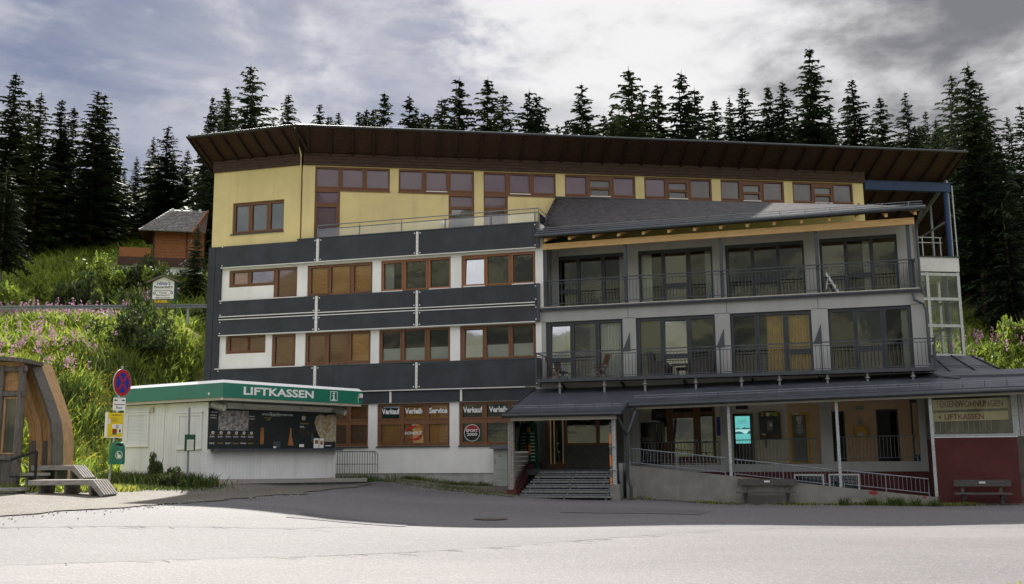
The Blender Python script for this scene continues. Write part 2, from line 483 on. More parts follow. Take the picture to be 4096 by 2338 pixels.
class MB:
    def __init__(s):
        s.v = []; s.f = []; s.m = []

    def quad(s, pts, m=0):
        i = len(s.v); s.v += [tuple(p) for p in pts]
        s.f.append(tuple(range(i, i + len(pts)))); s.m.append(m)

    def hexa(s, c, m=0):
        """c: 8 corners, bottom ring 0-3 then top ring 4-7"""
        i = len(s.v); s.v += [tuple(p) for p in c]
        for q in ((3, 2, 1, 0), (4, 5, 6, 7), (0, 1, 5, 4), (1, 2, 6, 5), (2, 3, 7, 6), (3, 0, 4, 7)):
            s.f.append(tuple(i + k for k in q)); s.m.append(m)

    def box(s, fr, u0, u1, d0, d1, z0, z1, m=0):
        P = fr.P
        s.hexa([P(u0, d1, z0), P(u1, d1, z0), P(u1, d0, z0), P(u0, d0, z0),
                P(u0, d1, z1), P(u1, d1, z1), P(u1, d0, z1), P(u0, d0, z1)], m)

    def prism(s, fr, poly, d0, d1, m=0):
        """poly in (u,z), extruded from d0 to d1"""
        n = len(poly); i = len(s.v)
        s.v += [fr.P(u, d1, z) for u, z in poly] + [fr.P(u, d0, z) for u, z in poly]
        s.f.append(tuple(range(i, i + n))); s.m.append(m)
        s.f.append(tuple(i + n + k for k in range(n - 1, -1, -1))); s.m.append(m)
        for k in range(n):
            k2 = (k + 1) % n
            s.f.append((i + k, i + n + k, i + n + k2, i + k2)); s.m.append(m)

    def bar(s, p, q, w, h, m=0):
        p, q = Vector(p), Vector(q)
        ax = (q - p).normalized()
        side = ax.cross(Vector((0, 0, 1)))
        if side.length < 1e-3:
            side = Vector((1, 0, 0))
        side.normalize(); up = side.cross(ax).normalized()
        a, b = side * w / 2, up * h / 2
        s.hexa([p - a - b, p + a - b, p + a + b, p - a + b, q - a - b, q + a - b, q + a + b, q - a + b], m)

    def tube(s, pts, r, seg=8, m=0, cap=True):
        pts = [Vector(p) for p in pts]
        rr = r if isinstance(r, (list, tuple)) else [r] * len(pts)
        base = len(s.v)
        for k, p in enumerate(pts):
            ax = (pts[min(k + 1, len(pts) - 1)] - pts[max(k - 1, 0)]).normalized()
            ref = Vector((0, 0, 1)) if abs(ax.z) < 0.9 else Vector((1, 0, 0))
            a = ax.cross(ref).normalized(); b = a.cross(ax)
            for j in range(seg):
                t = 2 * math.pi * j / seg
                s.v.append(tuple(p + (a * math.cos(t) + b * math.sin(t)) * rr[k]))
        for k in range(len(pts) - 1):
            for j in range(seg):
                j2 = (j + 1) % seg
                s.f.append((base + k * seg + j, base + k * seg + j2, base + (k + 1) * seg + j2, base + (k + 1) * seg + j)); s.m.append(m)
        if cap:
            s.f.append(tuple(base + j for j in range(seg - 1, -1, -1))); s.m.append(m)
            e = base + (len(pts) - 1) * seg
            s.f.append(tuple(e + j for j in range(seg))); s.m.append(m)

    def cell(s, fr, outers, holes, d0, d1, m=0):
        """flat slab with openings: outers/holes are (u0,u1,z0,z1) rectangles"""
        us = sorted({round(v, 4) for r in outers + holes for v in r[:2]})
        zs = sorted({round(v, 4) for r in outers + holes for v in r[2:]})

        def solid(i, j):
            if i < 0 or j < 0 or i >= len(us) - 1 or j >= len(zs) - 1:
                return False
            u, z = (us[i] + us[i + 1]) / 2, (zs[j] + zs[j + 1]) / 2
            ins = lambda r: r[0] < u < r[1] and r[2] < z < r[3]
            return any(ins(r) for r in outers) and not any(ins(r) for r in holes)
        P = fr.P
        for i in range(len(us) - 1):
            for j in range(len(zs) - 1):
                if not solid(i, j):
                    continue
                a, b, c, d = us[i], us[i + 1], zs[j], zs[j + 1]
                s.quad([P(a, d1, c), P(b, d1, c), P(b, d1, d), P(a, d1, d)], m)
                s.quad([P(a, d0, d), P(b, d0, d), P(b, d0, c), P(a, d0, c)], m)
                if not solid(i - 1, j):
                    s.quad([P(a, d0, c), P(a, d1, c), P(a, d1, d), P(a, d0, d)], m)
                if not solid(i + 1, j):
                    s.quad([P(b, d1, c), P(b, d0, c), P(b, d0, d), P(b, d1, d)], m)
                if not solid(i, j - 1):
                    s.quad([P(a, d0, c), P(b, d0, c), P(b, d1, c), P(a, d1, c)], m)
                if not solid(i, j + 1):
                    s.quad([P(a, d1, d), P(b, d1, d), P(b, d0, d), P(a, d0, d)], m)

    def build(s, name, mats, parent=None, smooth_=False, label=None, kind=None):
        root = parent
        while root is not None and root.parent is not None:
            root = root.parent
        o = root.location if root is not None else Vector((0, 0, 0))
        me = bpy.data.meshes.new(name)
        me.from_pydata([(x - o[0], y - o[1], z - o[2]) for x, y, z in s.v], [], s.f)
        if isinstance(mats, str):
            mats = [mats]
        for k in mats:
            me.materials.append(MATS[k])
        if any(s.m):
            me.polygons.foreach_set('material_index', s.m)
        if smooth_:
            me.polygons.foreach_set('use_smooth', [True] * len(me.polygons))
        me.update()
        ob = bpy.data.objects.new(name, me)
        col.objects.link(ob)
        if parent is not None:
            ob.parent = parent
        if label:
            ob['label'] = label
        if kind:
            ob['kind'] = kind
        return ob


def thing(name, label, cat, loc, group=None):
    o = bpy.data.objects.new(name, None)
    o.empty_display_size = 0.3
    o.location = loc
    col.objects.link(o)
    o['label'] = label; o['category'] = cat
    if group:
        o['group'] = group
    bpy.context.view_layer.update()
    return o


def tag(o, label, cat, group=None):
    o['label'] = label; o['category'] = cat
    if group:
        o['group'] = group
    return o


def copy_tree(o, parent=None):
    c = o.copy(); col.objects.link(c)
    c.parent = parent
    for ch in list(o.children):
        copy_tree(ch, c)
    return c


def inst(name, mesh, parent, loc, rot=0.0):
    """a piece that shares its mesh; loc is in world space"""
    o = bpy.data.objects.new(name, mesh)
    root = parent
    while root.parent is not None:
        root = root.parent
    o.location = Vector(loc) - root.location
    o.rotation_euler = (0, 0, rot)
    o.parent = parent
    col.objects.link(o)
    return o


def box_mesh(name, sx, sy, sz, m):
    b = MB(); b.box(W0, -sx / 2, sx / 2, -sy / 2, sy / 2, 0, sz)
    me = bpy.data.meshes.new(name); me.from_pydata(b.v, [], b.f); me.materials.append(MATS[m]); me.update()
    return me


_txt = {}


def text_tris(s, bold=0.0, shear=0.0):
    key = (s, bold, shear)
    if key not in _txt:
        cu = bpy.data.curves.new('lettering', 'FONT')
        cu.body = s; cu.size = 1.0; cu.offset = bold; cu.shear = shear; cu.resolution_u = 3
        ob = bpy.data.objects.new('lettering', cu)
        col.objects.link(ob)
        bpy.context.view_layer.update()
        me = bpy.data.meshes.new_from_object(ob.evaluated_get(bpy.context.evaluated_depsgraph_get()))
        vs = np.array([v.co[:2] for v in me.vertices]) if len(me.vertices) else np.zeros((0, 2))
        fs = [tuple(p.vertices) for p in me.polygons]
        bpy.data.objects.remove(ob); bpy.data.meshes.remove(me); bpy.data.curves.remove(cu)
        _txt[key] = (vs, fs)
    return _txt[key]


def text(mb, fr, s, u0, u1, z0, z1, d, m=0, bold=0.0, shear=0.0):
    """lettering fitted into the rectangle u0..u1, z0..z1 on plane d"""
    vs, fs = text_tris(s, bold, shear)
    if not len(vs):
        return
    lo, hi = vs.min(0), vs.max(0)
    sx, sz = (u1 - u0) / (hi[0] - lo[0]), (z1 - z0) / (hi[1] - lo[1])
    i = len(mb.v)
    mb.v += [fr.P(u0 + (x - lo[0]) * sx, d, z0 + (y - lo[1]) * sz) for x, y in vs]
    for f in fs:
        mb.f.append(tuple(i + k for k in f)); mb.m.append(m)


def disc(mb, fr, uc, zc, ru, rz, d0, d1, m=0, seg=28, a0=0, a1=360):
    pts = [(uc + ru * math.cos(R(a0 + (a1 - a0) * k / seg)), zc + rz * math.sin(R(a0 + (a1 - a0) * k / seg)))
           for k in range(seg + (0 if a1 - a0 == 360 else 1))]
    mb.prism(fr, pts, d0, d1, m)

# ------------------------------------------------------------------ ground shape
CP = np.array([(0,0,-1.65),(0,12,-1.65),(10,12,-1.68),(-10,12,-1.45),(0,24,-1.58),(10,25,-1.68),(-8,24,-1.08),(-12,25,-.9),
               (-10,32,-.84),(-5,40,-.98),(-.8,39,-1.27),(2.5,34,-1.6),(15,31,-1.74),(22,30,-1.75),(-14,28,-.82),(-6,33,-1.08),
               (-20,28,-.75),(-20,15,-1.2),(8,33,-1.74),(20,15,-1.7),(0,-15,-1.7),(-25,-10,-1.5),(25,-10,-1.7),(-2,33,-1.38),
               (-14,36,-.7)], float)


def sst(a, b, x):
    t = np.clip((x - a) / (b - a), 0, 1)
    return t * t * (3 - 2 * t)


def ground_np(x, y):
    x = np.asarray(x, float); y = np.asarray(y, float)
    yc = np.clip(y, -30, 44); xc = np.clip(x, -40, 40)
    num = np.zeros(np.broadcast(x, y).shape); den = num.copy()
    for a, b, z in CP:
        w = ((a - xc) ** 2 + (b - yc) ** 2 + 2.0) ** -1.6
        num += w * z; den += w
    h = num / den
    ys = 31.5 + 5.5 * sst(-18, -13.5, x) + 9 * sst(-14.8, -12.5, x) - 11 * sst(15.5, 19, x)
    t = np.maximum(0, y - ys)
    top = np.maximum(0, 51 - ys)
    tt = np.minimum(t, top)
    h = h + 0.40 * tt * np.minimum(1, t / 2 + 0.3)
    h = h + 0.42 * np.maximum(0, y - 57)
    h = h + 0.42 * np.maximum(0, -y - 110)
    return h


def ground(x, y):
    return float(ground_np(x, y))


def make_terrain():
    xs = np.concatenate([np.arange(-420, -60, 30), np.arange(-60, -34, 4), np.arange(-34, 34, 1.0), np.arange(34, 60, 4), np.arange(60, 421, 30)])
    ys = np.concatenate([np.arange(-420, -60, 30), np.arange(-60, 8, 4), np.arange(8, 70, 1.0), np.arange(70, 110, 4), np.arange(110, 431, 40)])
    X, Y = np.meshgrid(xs, ys)
    Z = ground_np(X, Y) - 0.03
    rng = np.random.default_rng(3)
    bump = rng.normal(0, 1, X.shape)
    Z += np.where(Y > 58, bump * 0.25, 0) + np.where(Y < -120, bump * 5, 0)
    Z -= np.where(Y > 115, 0.20 * (Y - 115), 0)
    ny, nx = X.shape
    v = np.stack([X, Y, Z], -1).reshape(-1, 3)
    i = np.arange(ny - 1)[:, None] * nx + np.arange(nx - 1)[None, :]
    f = np.stack([i, i + 1, i + nx + 1, i + nx], -1).reshape(-1, 4)
    me = bpy.data.meshes.new('terrain')
    me.from_pydata(v.tolist(), [], f.tolist())
    me.materials.append(M['meadow_soil'])
    me.polygons.foreach_set('use_smooth', [True] * len(me.polygons)); me.update()
    o = bpy.data.objects.new('terrain', me); col.objects.link(o); o['kind'] = 'structure'


make_terrain()


def sheet(name, poly, m, lift, res, kind='structure', parent=None):
    """a flat covering that follows the ground inside an outline"""
    pts = [Vector(p) for p in poly]
    n = len(pts)
    edges = [(i, (i + 1) % n) for i in range(n)]
    xs = [p.x for p in pts]; ys = [p.y for p in pts]
    inner = []
    y = min(ys) + res * 0.5
    while y < max(ys):
        x = min(xs) + res * 0.5
        while x < max(xs):
            ins = False
            for i in range(n):
                a, b = pts[i], pts[(i + 1) % n]
                if (a.y > y) != (b.y > y) and x < (b.x - a.x) * (y - a.y) / (b.y - a.y) + a.x:
                    ins = not ins
            if ins:
                inner.append(Vector((x, y)))
            x += res
        y += res
    vo, eo, fo, *_ = delaunay_2d_cdt(pts + inner, edges, [], 1, 1e-4)
    gz = ground_np([p.x for p in vo], [p.y for p in vo])
    me = bpy.data.meshes.new(name)
    me.from_pydata([(p.x, p.y, float(z) + lift) for p, z in zip(vo, gz)], [], [tuple(f) for f in fo])
    me.materials.append(M[m])
    me.polygons.foreach_set('use_smooth', [True] * len(me.polygons)); me.update()
    o = bpy.data.objects.new(name, me); col.objects.link(o)
    o['kind'] = kind
    return o


def wob(poly, amp, step=0.6, seed=1):
    """break a straight outline into a wandering one"""
    rnd = random.Random(seed); out = []
    n = len(poly)
    for i in range(n):
        a, b = Vector(poly[i]), Vector(poly[(i + 1) % n])
        k = max(1, int((b - a).length / step))
        for j in range(k):
            p = a.lerp(b, j / k)
            out.append((p.x + rnd.uniform(-amp, amp), p.y + rnd.uniform(-amp, amp)))
    return out


sheet('road', [(-60, -70), (60, -70), (60, 8), (-60, 8)], 'asphalt', 0.0, 4.0)
sheet('road', [(-34, 8), (34, 8), (34, 34), (30, 34), (14.6, 33.6), (3, 36.5), (-.2, 38.9), (-5.6, 40.2), (-6.6, 37.4), (-9.0, 31.0),
               (-9.4, 28.9), (-10.6, 26.6), (-12, 25.8), (-18, 25.6), (-34, 26)], 'asphalt', 0.0, 0.55)
# the near lane is more worn, and two repairs show as darker rectangles
sheet('road_lane', wob([(-30, 8.2), (30, 8.2), (30, 33), (14, 24.6), (7.2, 21.3), (4.3, 20.3), (0, 17.0), (-6.9, 13.6), (-14, 12.4), (-30, 12)], 0.05, 0.7, 3), 'asphalt_worn', 0.008, 0.55)
sheet('road_patch', wob([(1.2, 26.2), (4.6, 25.2), (5.2, 27.0), (1.9, 28.0)], 0.05, 0.5, 8), 'asphalt_patch', 0.010, 0.5)
sheet('road_patch', wob([(-4.6, 20.6), (-2.2, 20.3), (-2.0, 21.4), (-4.5, 21.8)], 0.05, 0.5, 9), 'asphalt_patch', 0.010, 0.5)
sheet('gravel_verge', wob([(-30, 20.3), (-14, 18.4), (-9.7, 19.2), (-8.1, 21.4), (-7.0, 24.2), (-5.9, 28.5), (-5.4, 33.0), (-5.2, 37.0), (-6.4, 37.6),
                           (-8.6, 31.3), (-9.2, 28.6), (-10.5, 26.5), (-12.2, 25.6), (-18, 25.6), (-30, 26)], 0.22, 0.5, 4), 'gravel', 0.022, 0.8)
sheet('gravel_strip', wob([(-5.0, 38.3), (-3.2, 36.6), (-1.0, 34.4), (-.1, 32.6), (0.0, 34.4), (-.1, 38.4), (-5.2, 40.0)], 0.1, 0.4, 5), 'gravel', 0.022, 0.6)
sheet('gravel_strip', wob([(4.0, 34.0), (8.9, 32.45), (13.0, 31.0), (16, 31.6), (30, 31), (30, 32.5), (17, 33), (13.4, 32.2), (4.2, 35.0)], 0.12, 0.5, 6),
      'gravel', 0.022, 0.6)


def ribbon(mb, pts, w, lift, seed=0, jag=0.5):
    rnd = random.Random(seed)
    out = []
    for a, b in zip(pts[:-1], pts[1:]):
        a, b = Vector(a), Vector(b)
        k = max(2, int((b - a).length / 0.22))
        for j in range(k):
            out.append(a.lerp(b, j / k))
    out.append(Vector(pts[-1]))
    prev = None
    for i, p in enumerate(out):
        q = out[min(i + 1, len(out) - 1)] - out[max(i - 1, 0)]
        n = Vector((-q.y, q.x)).normalized()
        off = rnd.uniform(-1, 1) * jag * w
        ww = w * rnd.uniform(0.35, 1.0)
        a, b = p + n * (off + ww / 2), p + n * (off - ww / 2)
        cur = [(a.x, a.y, ground(a.x, a.y) + lift), (b.x, b.y, ground(b.x, b.y) + lift)]
        if prev:
            mb.quad([prev[0], cur[0], cur[1], prev[1]])
        prev = cur


def road_cracks():
    for k, (pts, w) in enumerate([
            ([(-14, 17.6), (-9, 17.9), (-4.1, 18.6), (-3.0, 19.6)], 0.035),
            ([(-9, 12.9), (-6.9, 13.6), (0, 17.0), (4.3, 20.3), (7.2, 21.3), (12.3, 24.0)], 0.032),
            ([(-7.4, 23.0), (-3.4, 22.0), (0.0, 21.5), (6.1, 21.2)], 0.025),
            ([(-3.0, 19.6), (-1.0, 21.4)], 0.022)]):
        mb = MB(); ribbon(mb, pts, w, 0.016, k, 1.2)
        mb.build('road_crack', 'crack', kind='structure')
    # short slanting cracks beside the long repaired joints
    rnd = random.Random(11)
    mb = MB()
    for k in range(90):
        x = rnd.uniform(-12, 9)
        y = (17.9 + (x + 9) * 0.14 if rnd.random() < .5 and x < -3 else 17.0 + x * (0.49 if x < 0 else 0.77) * .98) + rnd.uniform(-.12, .12)
        L = rnd.uniform(.12, .4)
        ribbon(mb, [(x, y), (x + L, y + rnd.uniform(-.25, -.05))], 0.022, 0.017, k, 0.6)
    mb.build('road_crack', 'crack', kind='structure')


road_cracks()


def manhole():
    x, y = -.55, 24.3
    z = ground(x, y)
    o = thing('manhole_cover', 'round iron manhole cover in the road near the shadow edge', 'manhole cover', (x, y, z))
    for nm, r0, r1, h, m_ in (('rim', .40, .34, .022, 'iron'), ('lid', .335, 0.0, .018, 'iron')):
        mb = MB(); n = 28
        for k in range(n):
            a, b = 2 * math.pi * k / n, 2 * math.pi * (k + 1) / n
            p = lambda r, t: (x + r * math.cos(t), y + r * math.sin(t), ground(x + r * math.cos(t), y + r * math.sin(t)) + h)
            if r1:
                mb.quad([p(r0, a), p(r0, b), p(r1, b), p(r1, a)])
            else:
                mb.quad([p(r0, a), p(r0, b), (x, y, z + h)])
        mb.build(nm, m_, o)


manhole()

# ------------------------------------------------------------------ the hotel
HOTEL = thing('hotel_building', 'large mountain hotel with yellow top floor, dark cladding bands and grey balcony wing', 'hotel', A.P(-7, -5, -1.2))


def window(fr, outers, panes, d, blind='interior', parent=HOTEL, fm='frame_wood', gm='pane_glass', depth=0.10, name='window',
           bd=0.10, styles=None, rail=None):
    """frame with glass panes; styles gives per pane what hangs behind it"""
    mb = MB()
    mb.cell(fr, outers, panes, d - depth, d)
    # a slim raised sash line round each pane
    for (a, b, c, e) in panes:
        s = 0.028
        mb.cell(fr, [(a - 2.0 * s, b + 2.0 * s, c - 2.0 * s, e + 2.0 * s)], [(a - .001, b + .001, c - .001, e + .001)], d, d + 0.018)
    w = mb.build(name, fm, parent)
    for i, (a, b, c, e) in enumerate(panes):
        st = styles[i] if styles else blind
        gmat = gm
        if isinstance(st, tuple):
            st, gmat = st
        g = MB()
        if gmat == 'pane_tilted':      # sash tipped open at the top
            P = fr.P; k = .055 * (e - c)
            g.hexa([P(a, d - .055, c), P(b, d - .055, c), P(b, d - .065, c), P(a, d - .065, c), P(a, d - .055 - k, e), P(b, d - .055 - k, e), P(b, d - .065 - k, e), P(a, d - .065 - k, e)])
        else:
            g.box(fr, a - .004, b + .004, d - 0.065, d - 0.055, c - .004, e + .004)
        g.build('pane', gmat, w)
        hang(fr, a, b, c, e, d - bd, st, w)
    return w


def hang(fr, a, b, c, e, d, st, w):
    if st in M:
        q = MB(); q.box(fr, a - .02, b + .02, d - .012, d, c - .02, e + .02)
        q.build('blind', st, w)
    elif st == 'half':
        q = MB(); q.box(fr, a - .01, b + .01, d - .012, d, c - .02, c + (e - c) * .42)
        q.build('pleated_blind', 'pleated_white', w)
    elif st in ('curtL', 'curtR', 'ochreR', 'ochre', 'curt', 'sheerL'):
        m = 'curtain_ochre' if st.startswith('ochre') else 'curtain_white'
        rng = {'curtL': (a, a + (b - a) * .5), 'curtR': (a + (b - a) * .7, b), 'ochreR': (a + (b - a) * .3, b), 'ochre': (a, b),
               'curt': (a, b), 'sheerL': (a, a + (b - a) * .75)}[st]
        q = MB(); n = 22
        prev = None
        for k in range(n + 1):
            u = rng[0] + (rng[1] - rng[0]) * k / n
            dd = d - .05 + .035 * math.sin(k * 2.1) * (1 if k % 3 else .5)
            cur = (u, dd)
            if prev:
                q.quad([fr.P(prev[0], prev[1], c - .02), fr.P(u, dd, c - .02), fr.P(u, dd, e), fr.P(prev[0], prev[1], e)])
            prev = cur
        q.build('curtain', m, w)


def build_wing_a():
    fr = A
    # openings in the white wall
    r1 = [(-13.64, -11.50, 7.06, 7.80), (-11.50, -10.40, 6.43, 7.80), (-9.93, -6.98, 6.45, 7.80), (-6.60, -3.58, 6.47, 7.80), (-3.13, -0.07, 6.47, 7.80)]
    r2 = [(-13.69, -11.80, 4.21, 4.98), (-11.50, -10.40, 3.60, 4.96), (-9.96, -7.02, 3.60, 4.96), (-6.65, -3.60, 3.56, 4.95), (-3.19, -0.08, 3.56, 4.95)]
    g = [(-9.75, -7.08, 0.28, 1.95), (-6.69, -3.62, 0.28, 1.95), (-3.23, -0.55, 0.28, 1.95)]
    mb = MB()
    mb.cell(fr, [(-13.98, 0.24, -0.78, 8.84)], r1 + r2 + g, -0.3, 0.0)
    mb.build('facade_wall', 'white_plaster', HOTEL)
    mb = MB(); mb.box(fr, -13.98, -0.3, -0.3, -0.035, -2.2, -0.78)
    mb.build('plinth', 'plinth', HOTEL)
    # grey reveal beside the first pillar, yellow block on the left
    mb = MB()
    mb.cell(fr, [(-14.54, -10.37, 8.86, 12.19)], [(-13.57, -11.10, 9.38, 10.76)], -0.3, 0.02)
    mb.build('yellow_wall', 'yellow_plaster', HOTEL)
    window(fr, [(-13.57, -11.10, 9.38, 10.76)], [(-13.46, -12.82, 9.50, 10.64), (-12.65, -11.95, 9.50, 10.64), (-11.77, -11.16, 9.50, 10.64)],
           -0.06, 'blind_grey')
    mb = MB(); mb.box(fr, -13.64, -11.08, -0.05, 0.07, 9.335, 9.378)
    mb.build('window_sill', 'anthracite_dark', HOTEL)
    # side and back walls
    mb = MB()
    mb.box(fr, -14.60, -14.5, -14, -0.3, -2.2, 8.85, 0)
    mb.box(fr, -14.54, -14.44, -14, -0.3, 8.86, 12.2, 1)
    mb.build('side_wall', ['dark_cladding', 'yellow_plaster'], HOTEL)
    # corner cladding
    mb = MB()
    mb.box(fr, -14.62, -14.30, -0.3, 0.10, -2.0, 8.855)
    mb.box(fr, -14.295, -13.985, -0.2, 0.085, -2.0, 8.855)
    mb.build('corner_cladding', 'dark_cladding', HOTEL)
    # cladding bands
    secs = [(-13.97, -9.475), (-9.335, -5.02), (-4.90, 0.03)]
    bolts = MB()
    for bi, (z0, z1) in enumerate([(7.93, 8.90), (5.79, 6.46), (5.01, 5.63), (2.53, 3.56)]):
        for si, (a, b) in enumerate(secs):
            top = z1
            if bi == 0 and si == 0:
                mb = MB(); mb.prism(fr, [(a, z0), (b, z0), (b, z1), (-10.36, z1), (-10.36, 8.845), (a, 8.845)], 0.06, 0.15)
            else:
                mb = MB(); mb.box(fr, a, b, 0.06, 0.15, z0, top)
            mb.build('cladding_panel', 'dark_cladding', HOTEL)
            for uu in (a + .06, b - .06):
                for zz in (z0 + .07, z1 - .08):
                    disc(bolts, fr, uu, zz, .028, .028, .15, .165, 0, 8)
    bolts.build('bolt', 'trim_white', HOTEL, kind='stuff')
    # connecting strip between the two middle bands
    mb = MB(); mb.box(fr, -13.97, 0.03, 0.03, 0.11, 5.63, 5.79)
    mb.build('cladding_strip', 'dark_cladding', HOTEL)
    # upright perforated strips
    for u0, u1, zs in ((-9.475, -9.335, ((7.93, 8.88), (5.01, 6.46), (2.53, 3.56))), (-5.02, -4.90, ((7.93, 8.88), (5.01, 6.46), (2.53, 3.56)))):
        for z0, z1 in zs:
            mb = MB(); mb.box(fr, u0 + .012, u1 - .012, 0.07, 0.175, z0, z1)
            s = mb.build('metal_strip', 'trim_white', HOTEL)
            h = MB()
            k = 0
            while z0 + .1 + k * .17 < z1:
                disc(h, fr, (u0 + u1) / 2, z0 + .1 + k * .17, .014, .014, .174, .177, 0, 6); k += 1
            h.build('strip_hole', 'anthracite_dark', s, kind='stuff')
    for u in (-6.08, -3.105):
        mb = MB(); mb.box(fr, u - .04, u + .04, 0.03, 0.125, 1.985, 2.46)
        mb.build('metal_strip', 'trim_white', HOTEL)
    # lower band
    for a, b in ((-9.5, -6.125), (-6.035, -3.15), (-3.06, -0.15)):
        mb = MB(); mb.box(fr, a, b, 0.03, 0.09, 1.985, 2.46)
        mb.build('cladding_panel', 'dark_cladding', HOTEL)
    # light metal rods under the bands
    for a, b, z in ((-13.97, 0.0, 7.905), (-13.97, -9.47, 5.785), (-9.34, -5.02, 5.765), (-4.9, -0.06, 5.745), (-13.97, -9.47, 5.665), (-9.34, -5.02, 5.65),
                    (-4.9, -0.06, 5.635), (-13.97, -0.06, 4.985), (-14.08, -10.0, 3.575), (-13.97, -10.0, 6.475), (-13.9, -0.5, 2.475)):
        mb = MB(); mb.box(fr, a, b, 0.10, 0.178, z - .018, z + .018)
        mb.build('trim_rod', 'trim_white', HOTEL)
    # sloping ledges under the window rows
    for z, u0 in ((6.46, -10.0), (3.555, -10.0)):
        mb = MB()
        P = fr.P
        mb.hexa([P(u0, .15, z - .05), P(.03, .15, z - .05), P(.03, -.08, z - .02), P(u0, -.08, z - .02),
                 P(u0, .15, z + .012), P(.03, .15, z + .012), P(.03, -.08, z + .06), P(u0, -.08, z + .06)])
        mb.build('window_ledge', 'anthracite', HOTEL)
    for z0, z1 in ((7.9, 8.93), (4.98, 6.48), (2.45, 3.58)):
        mb = MB(); mb.box(fr, 0.034, 0.12, 0.0, 0.19, z0, z1)
        mb.build('band_end_plate', 'anthracite', HOTEL)
    # windows, upper row
    window(fr, [(-13.64, -11.50, 7.06, 7.80), (-11.50, -10.40, 6.43, 7.80)],
           [(-13.47, -12.77, 7.20, 7.70), (-12.60, -11.53, 7.20, 7.70), (-11.33, -10.46, 6.57, 7.70)], -0.05, styles=['blind_orange', ('blind_orange', 'pane_sky'), 'blind_brown'])
    window(fr, [(-9.93, -6.98, 6.45, 7.80)], [(-9.78, -9.03, 6.60, 7.68), (-8.86, -8.03, 6.56, 7.70), (-7.82, -7.07, 6.60, 7.68)], -0.05, 'blind_orange')
    window(fr, [(-6.60, -3.58, 6.47, 7.80)], [(-6.49, -5.70, 6.60, 7.68), (-5.52, -4.65, 6.58, 7.70), (-4.46, -3.66, 6.60, 7.70)], -0.05,
           styles=['curtL', ('x', 'pane_dark'), ('x', 'pane_dark')], fm='frame_wood_light')
    window(fr, [(-3.13, -0.07, 6.47, 7.80)], [(-2.99, -2.19, 6.62, 7.66), (-2.05, -1.17, 6.60, 7.70), (-0.99, -0.16, 6.60, 7.70)], -0.05,
           styles=[('curtL', 'pane_tilted'), ('x', 'pane_dark'), ('x', 'pane_dark')], fm='frame_wood_light')
    # middle row
    window(fr, [(-13.69, -11.80, 4.21, 4.98)], [(-13.53, -12.70, 4.34, 4.90), (-12.63, -11.86, 4.34, 4.90)], -0.05, 'blind_brown')
    window(fr, [(-11.50, -10.40, 3.60, 4.96)], [(-11.37, -10.55, 3.74, 4.85)], -0.05, 'blind_brown')
    window(fr, [(-9.96, -7.02, 3.60, 4.96)], [(-9.84, -9.10, 3.74, 4.84), (-8.90, -8.07, 3.70, 4.87), (-7.90, -7.12, 3.74, 4.85)], -0.05,
           styles=['blind_brown', 'blind_brown', 'blind_orange'])
    window(fr, [(-6.65, -3.60, 3.56, 4.95)], [(-6.52, -5.74, 3.70, 4.85), (-5.56, -4.69, 3.68, 4.87), (-4.48, -3.69, 3.70, 4.85)], -0.05,
           styles=['half', 'half', 'half'])
    window(fr, [(-3.19, -0.08, 3.56, 4.95)], [(-3.01, -2.26, 3.70, 4.82), (-2.10, -1.20, 3.68, 4.88), (-1.03, -0.20, 3.70, 4.87)], -0.05,
           styles=[('half', 'pane_tilted'), 'half', 'half'])
    for a, b, z in ((-6.55, -5.66, 6.50), (-4.50, -3.62, 6.50), (-3.04, -2.15, 6.52), (-1.03, -0.14, 6.51)):
        mb = MB(); mb.box(fr, a, b, -0.05, 0.03, z - .012, z + .03)
        mb.build('sill_trim', 'sign_white', HOTEL)
    # ground floor shop windows
    def shop(u0, pan, styles):
        us = pan
        panes = [(a, b, 1.37, 1.86) for a, b in us] + [(a, b, 0.40, 1.13) for a, b in us]
        return window(fr, [(u0[0], u0[1], 0.28, 1.95)], panes, -0.06, styles=styles)
    shop((-9.75, -7.08), [(-9.6, -8.95), (-8.75, -8.05), (-7.86, -7.18)], ['blind_brown'] * 6)
    w1 = shop((-6.69, -3.62), [(-6.54, -5.76), (-5.56, -4.72), (-4.50, -3.73)],
              [('blind_mauve', 'pane_tilted'), 'blind_orange', 'blind_orange', 'blind_orange', 'blind_orange', 'blind_orange'])
    w2 = shop((-3.23, -0.55), [(-3.10, -2.29), (-2.10, -1.24), (-1.05, -0.62)], [('x', 'pane_dark')] * 6)
    for u0, u1 in ((-9.8, -7.05), (-6.71, -3.60), (-3.25, -0.5)):
        mb = MB(); mb.box(fr, u0, u1, -0.04, 0.06, 0.235, 0.278)
        mb.build('window_sill', 'anthracite_dark', HOTEL)
    # lettering on the shop glass
    for s, a, b, w in (('Verkauf', -6.51, -5.75, w1), ('Verleih', -5.52, -4.78, w1), ('Service', -4.49, -3.73, w1), ('Verkauf', -3.08, -2.28, w2), ('Verleih', -2.02, -1.28, w2)):
        mb = MB(); text(mb, fr, s, a, b, 1.54, 1.77, -0.052, 0, 0.034)
        mb.build('lettering', 'sign_white', w)
    # oval ski brand sign and round shop sign
    mb = MB()
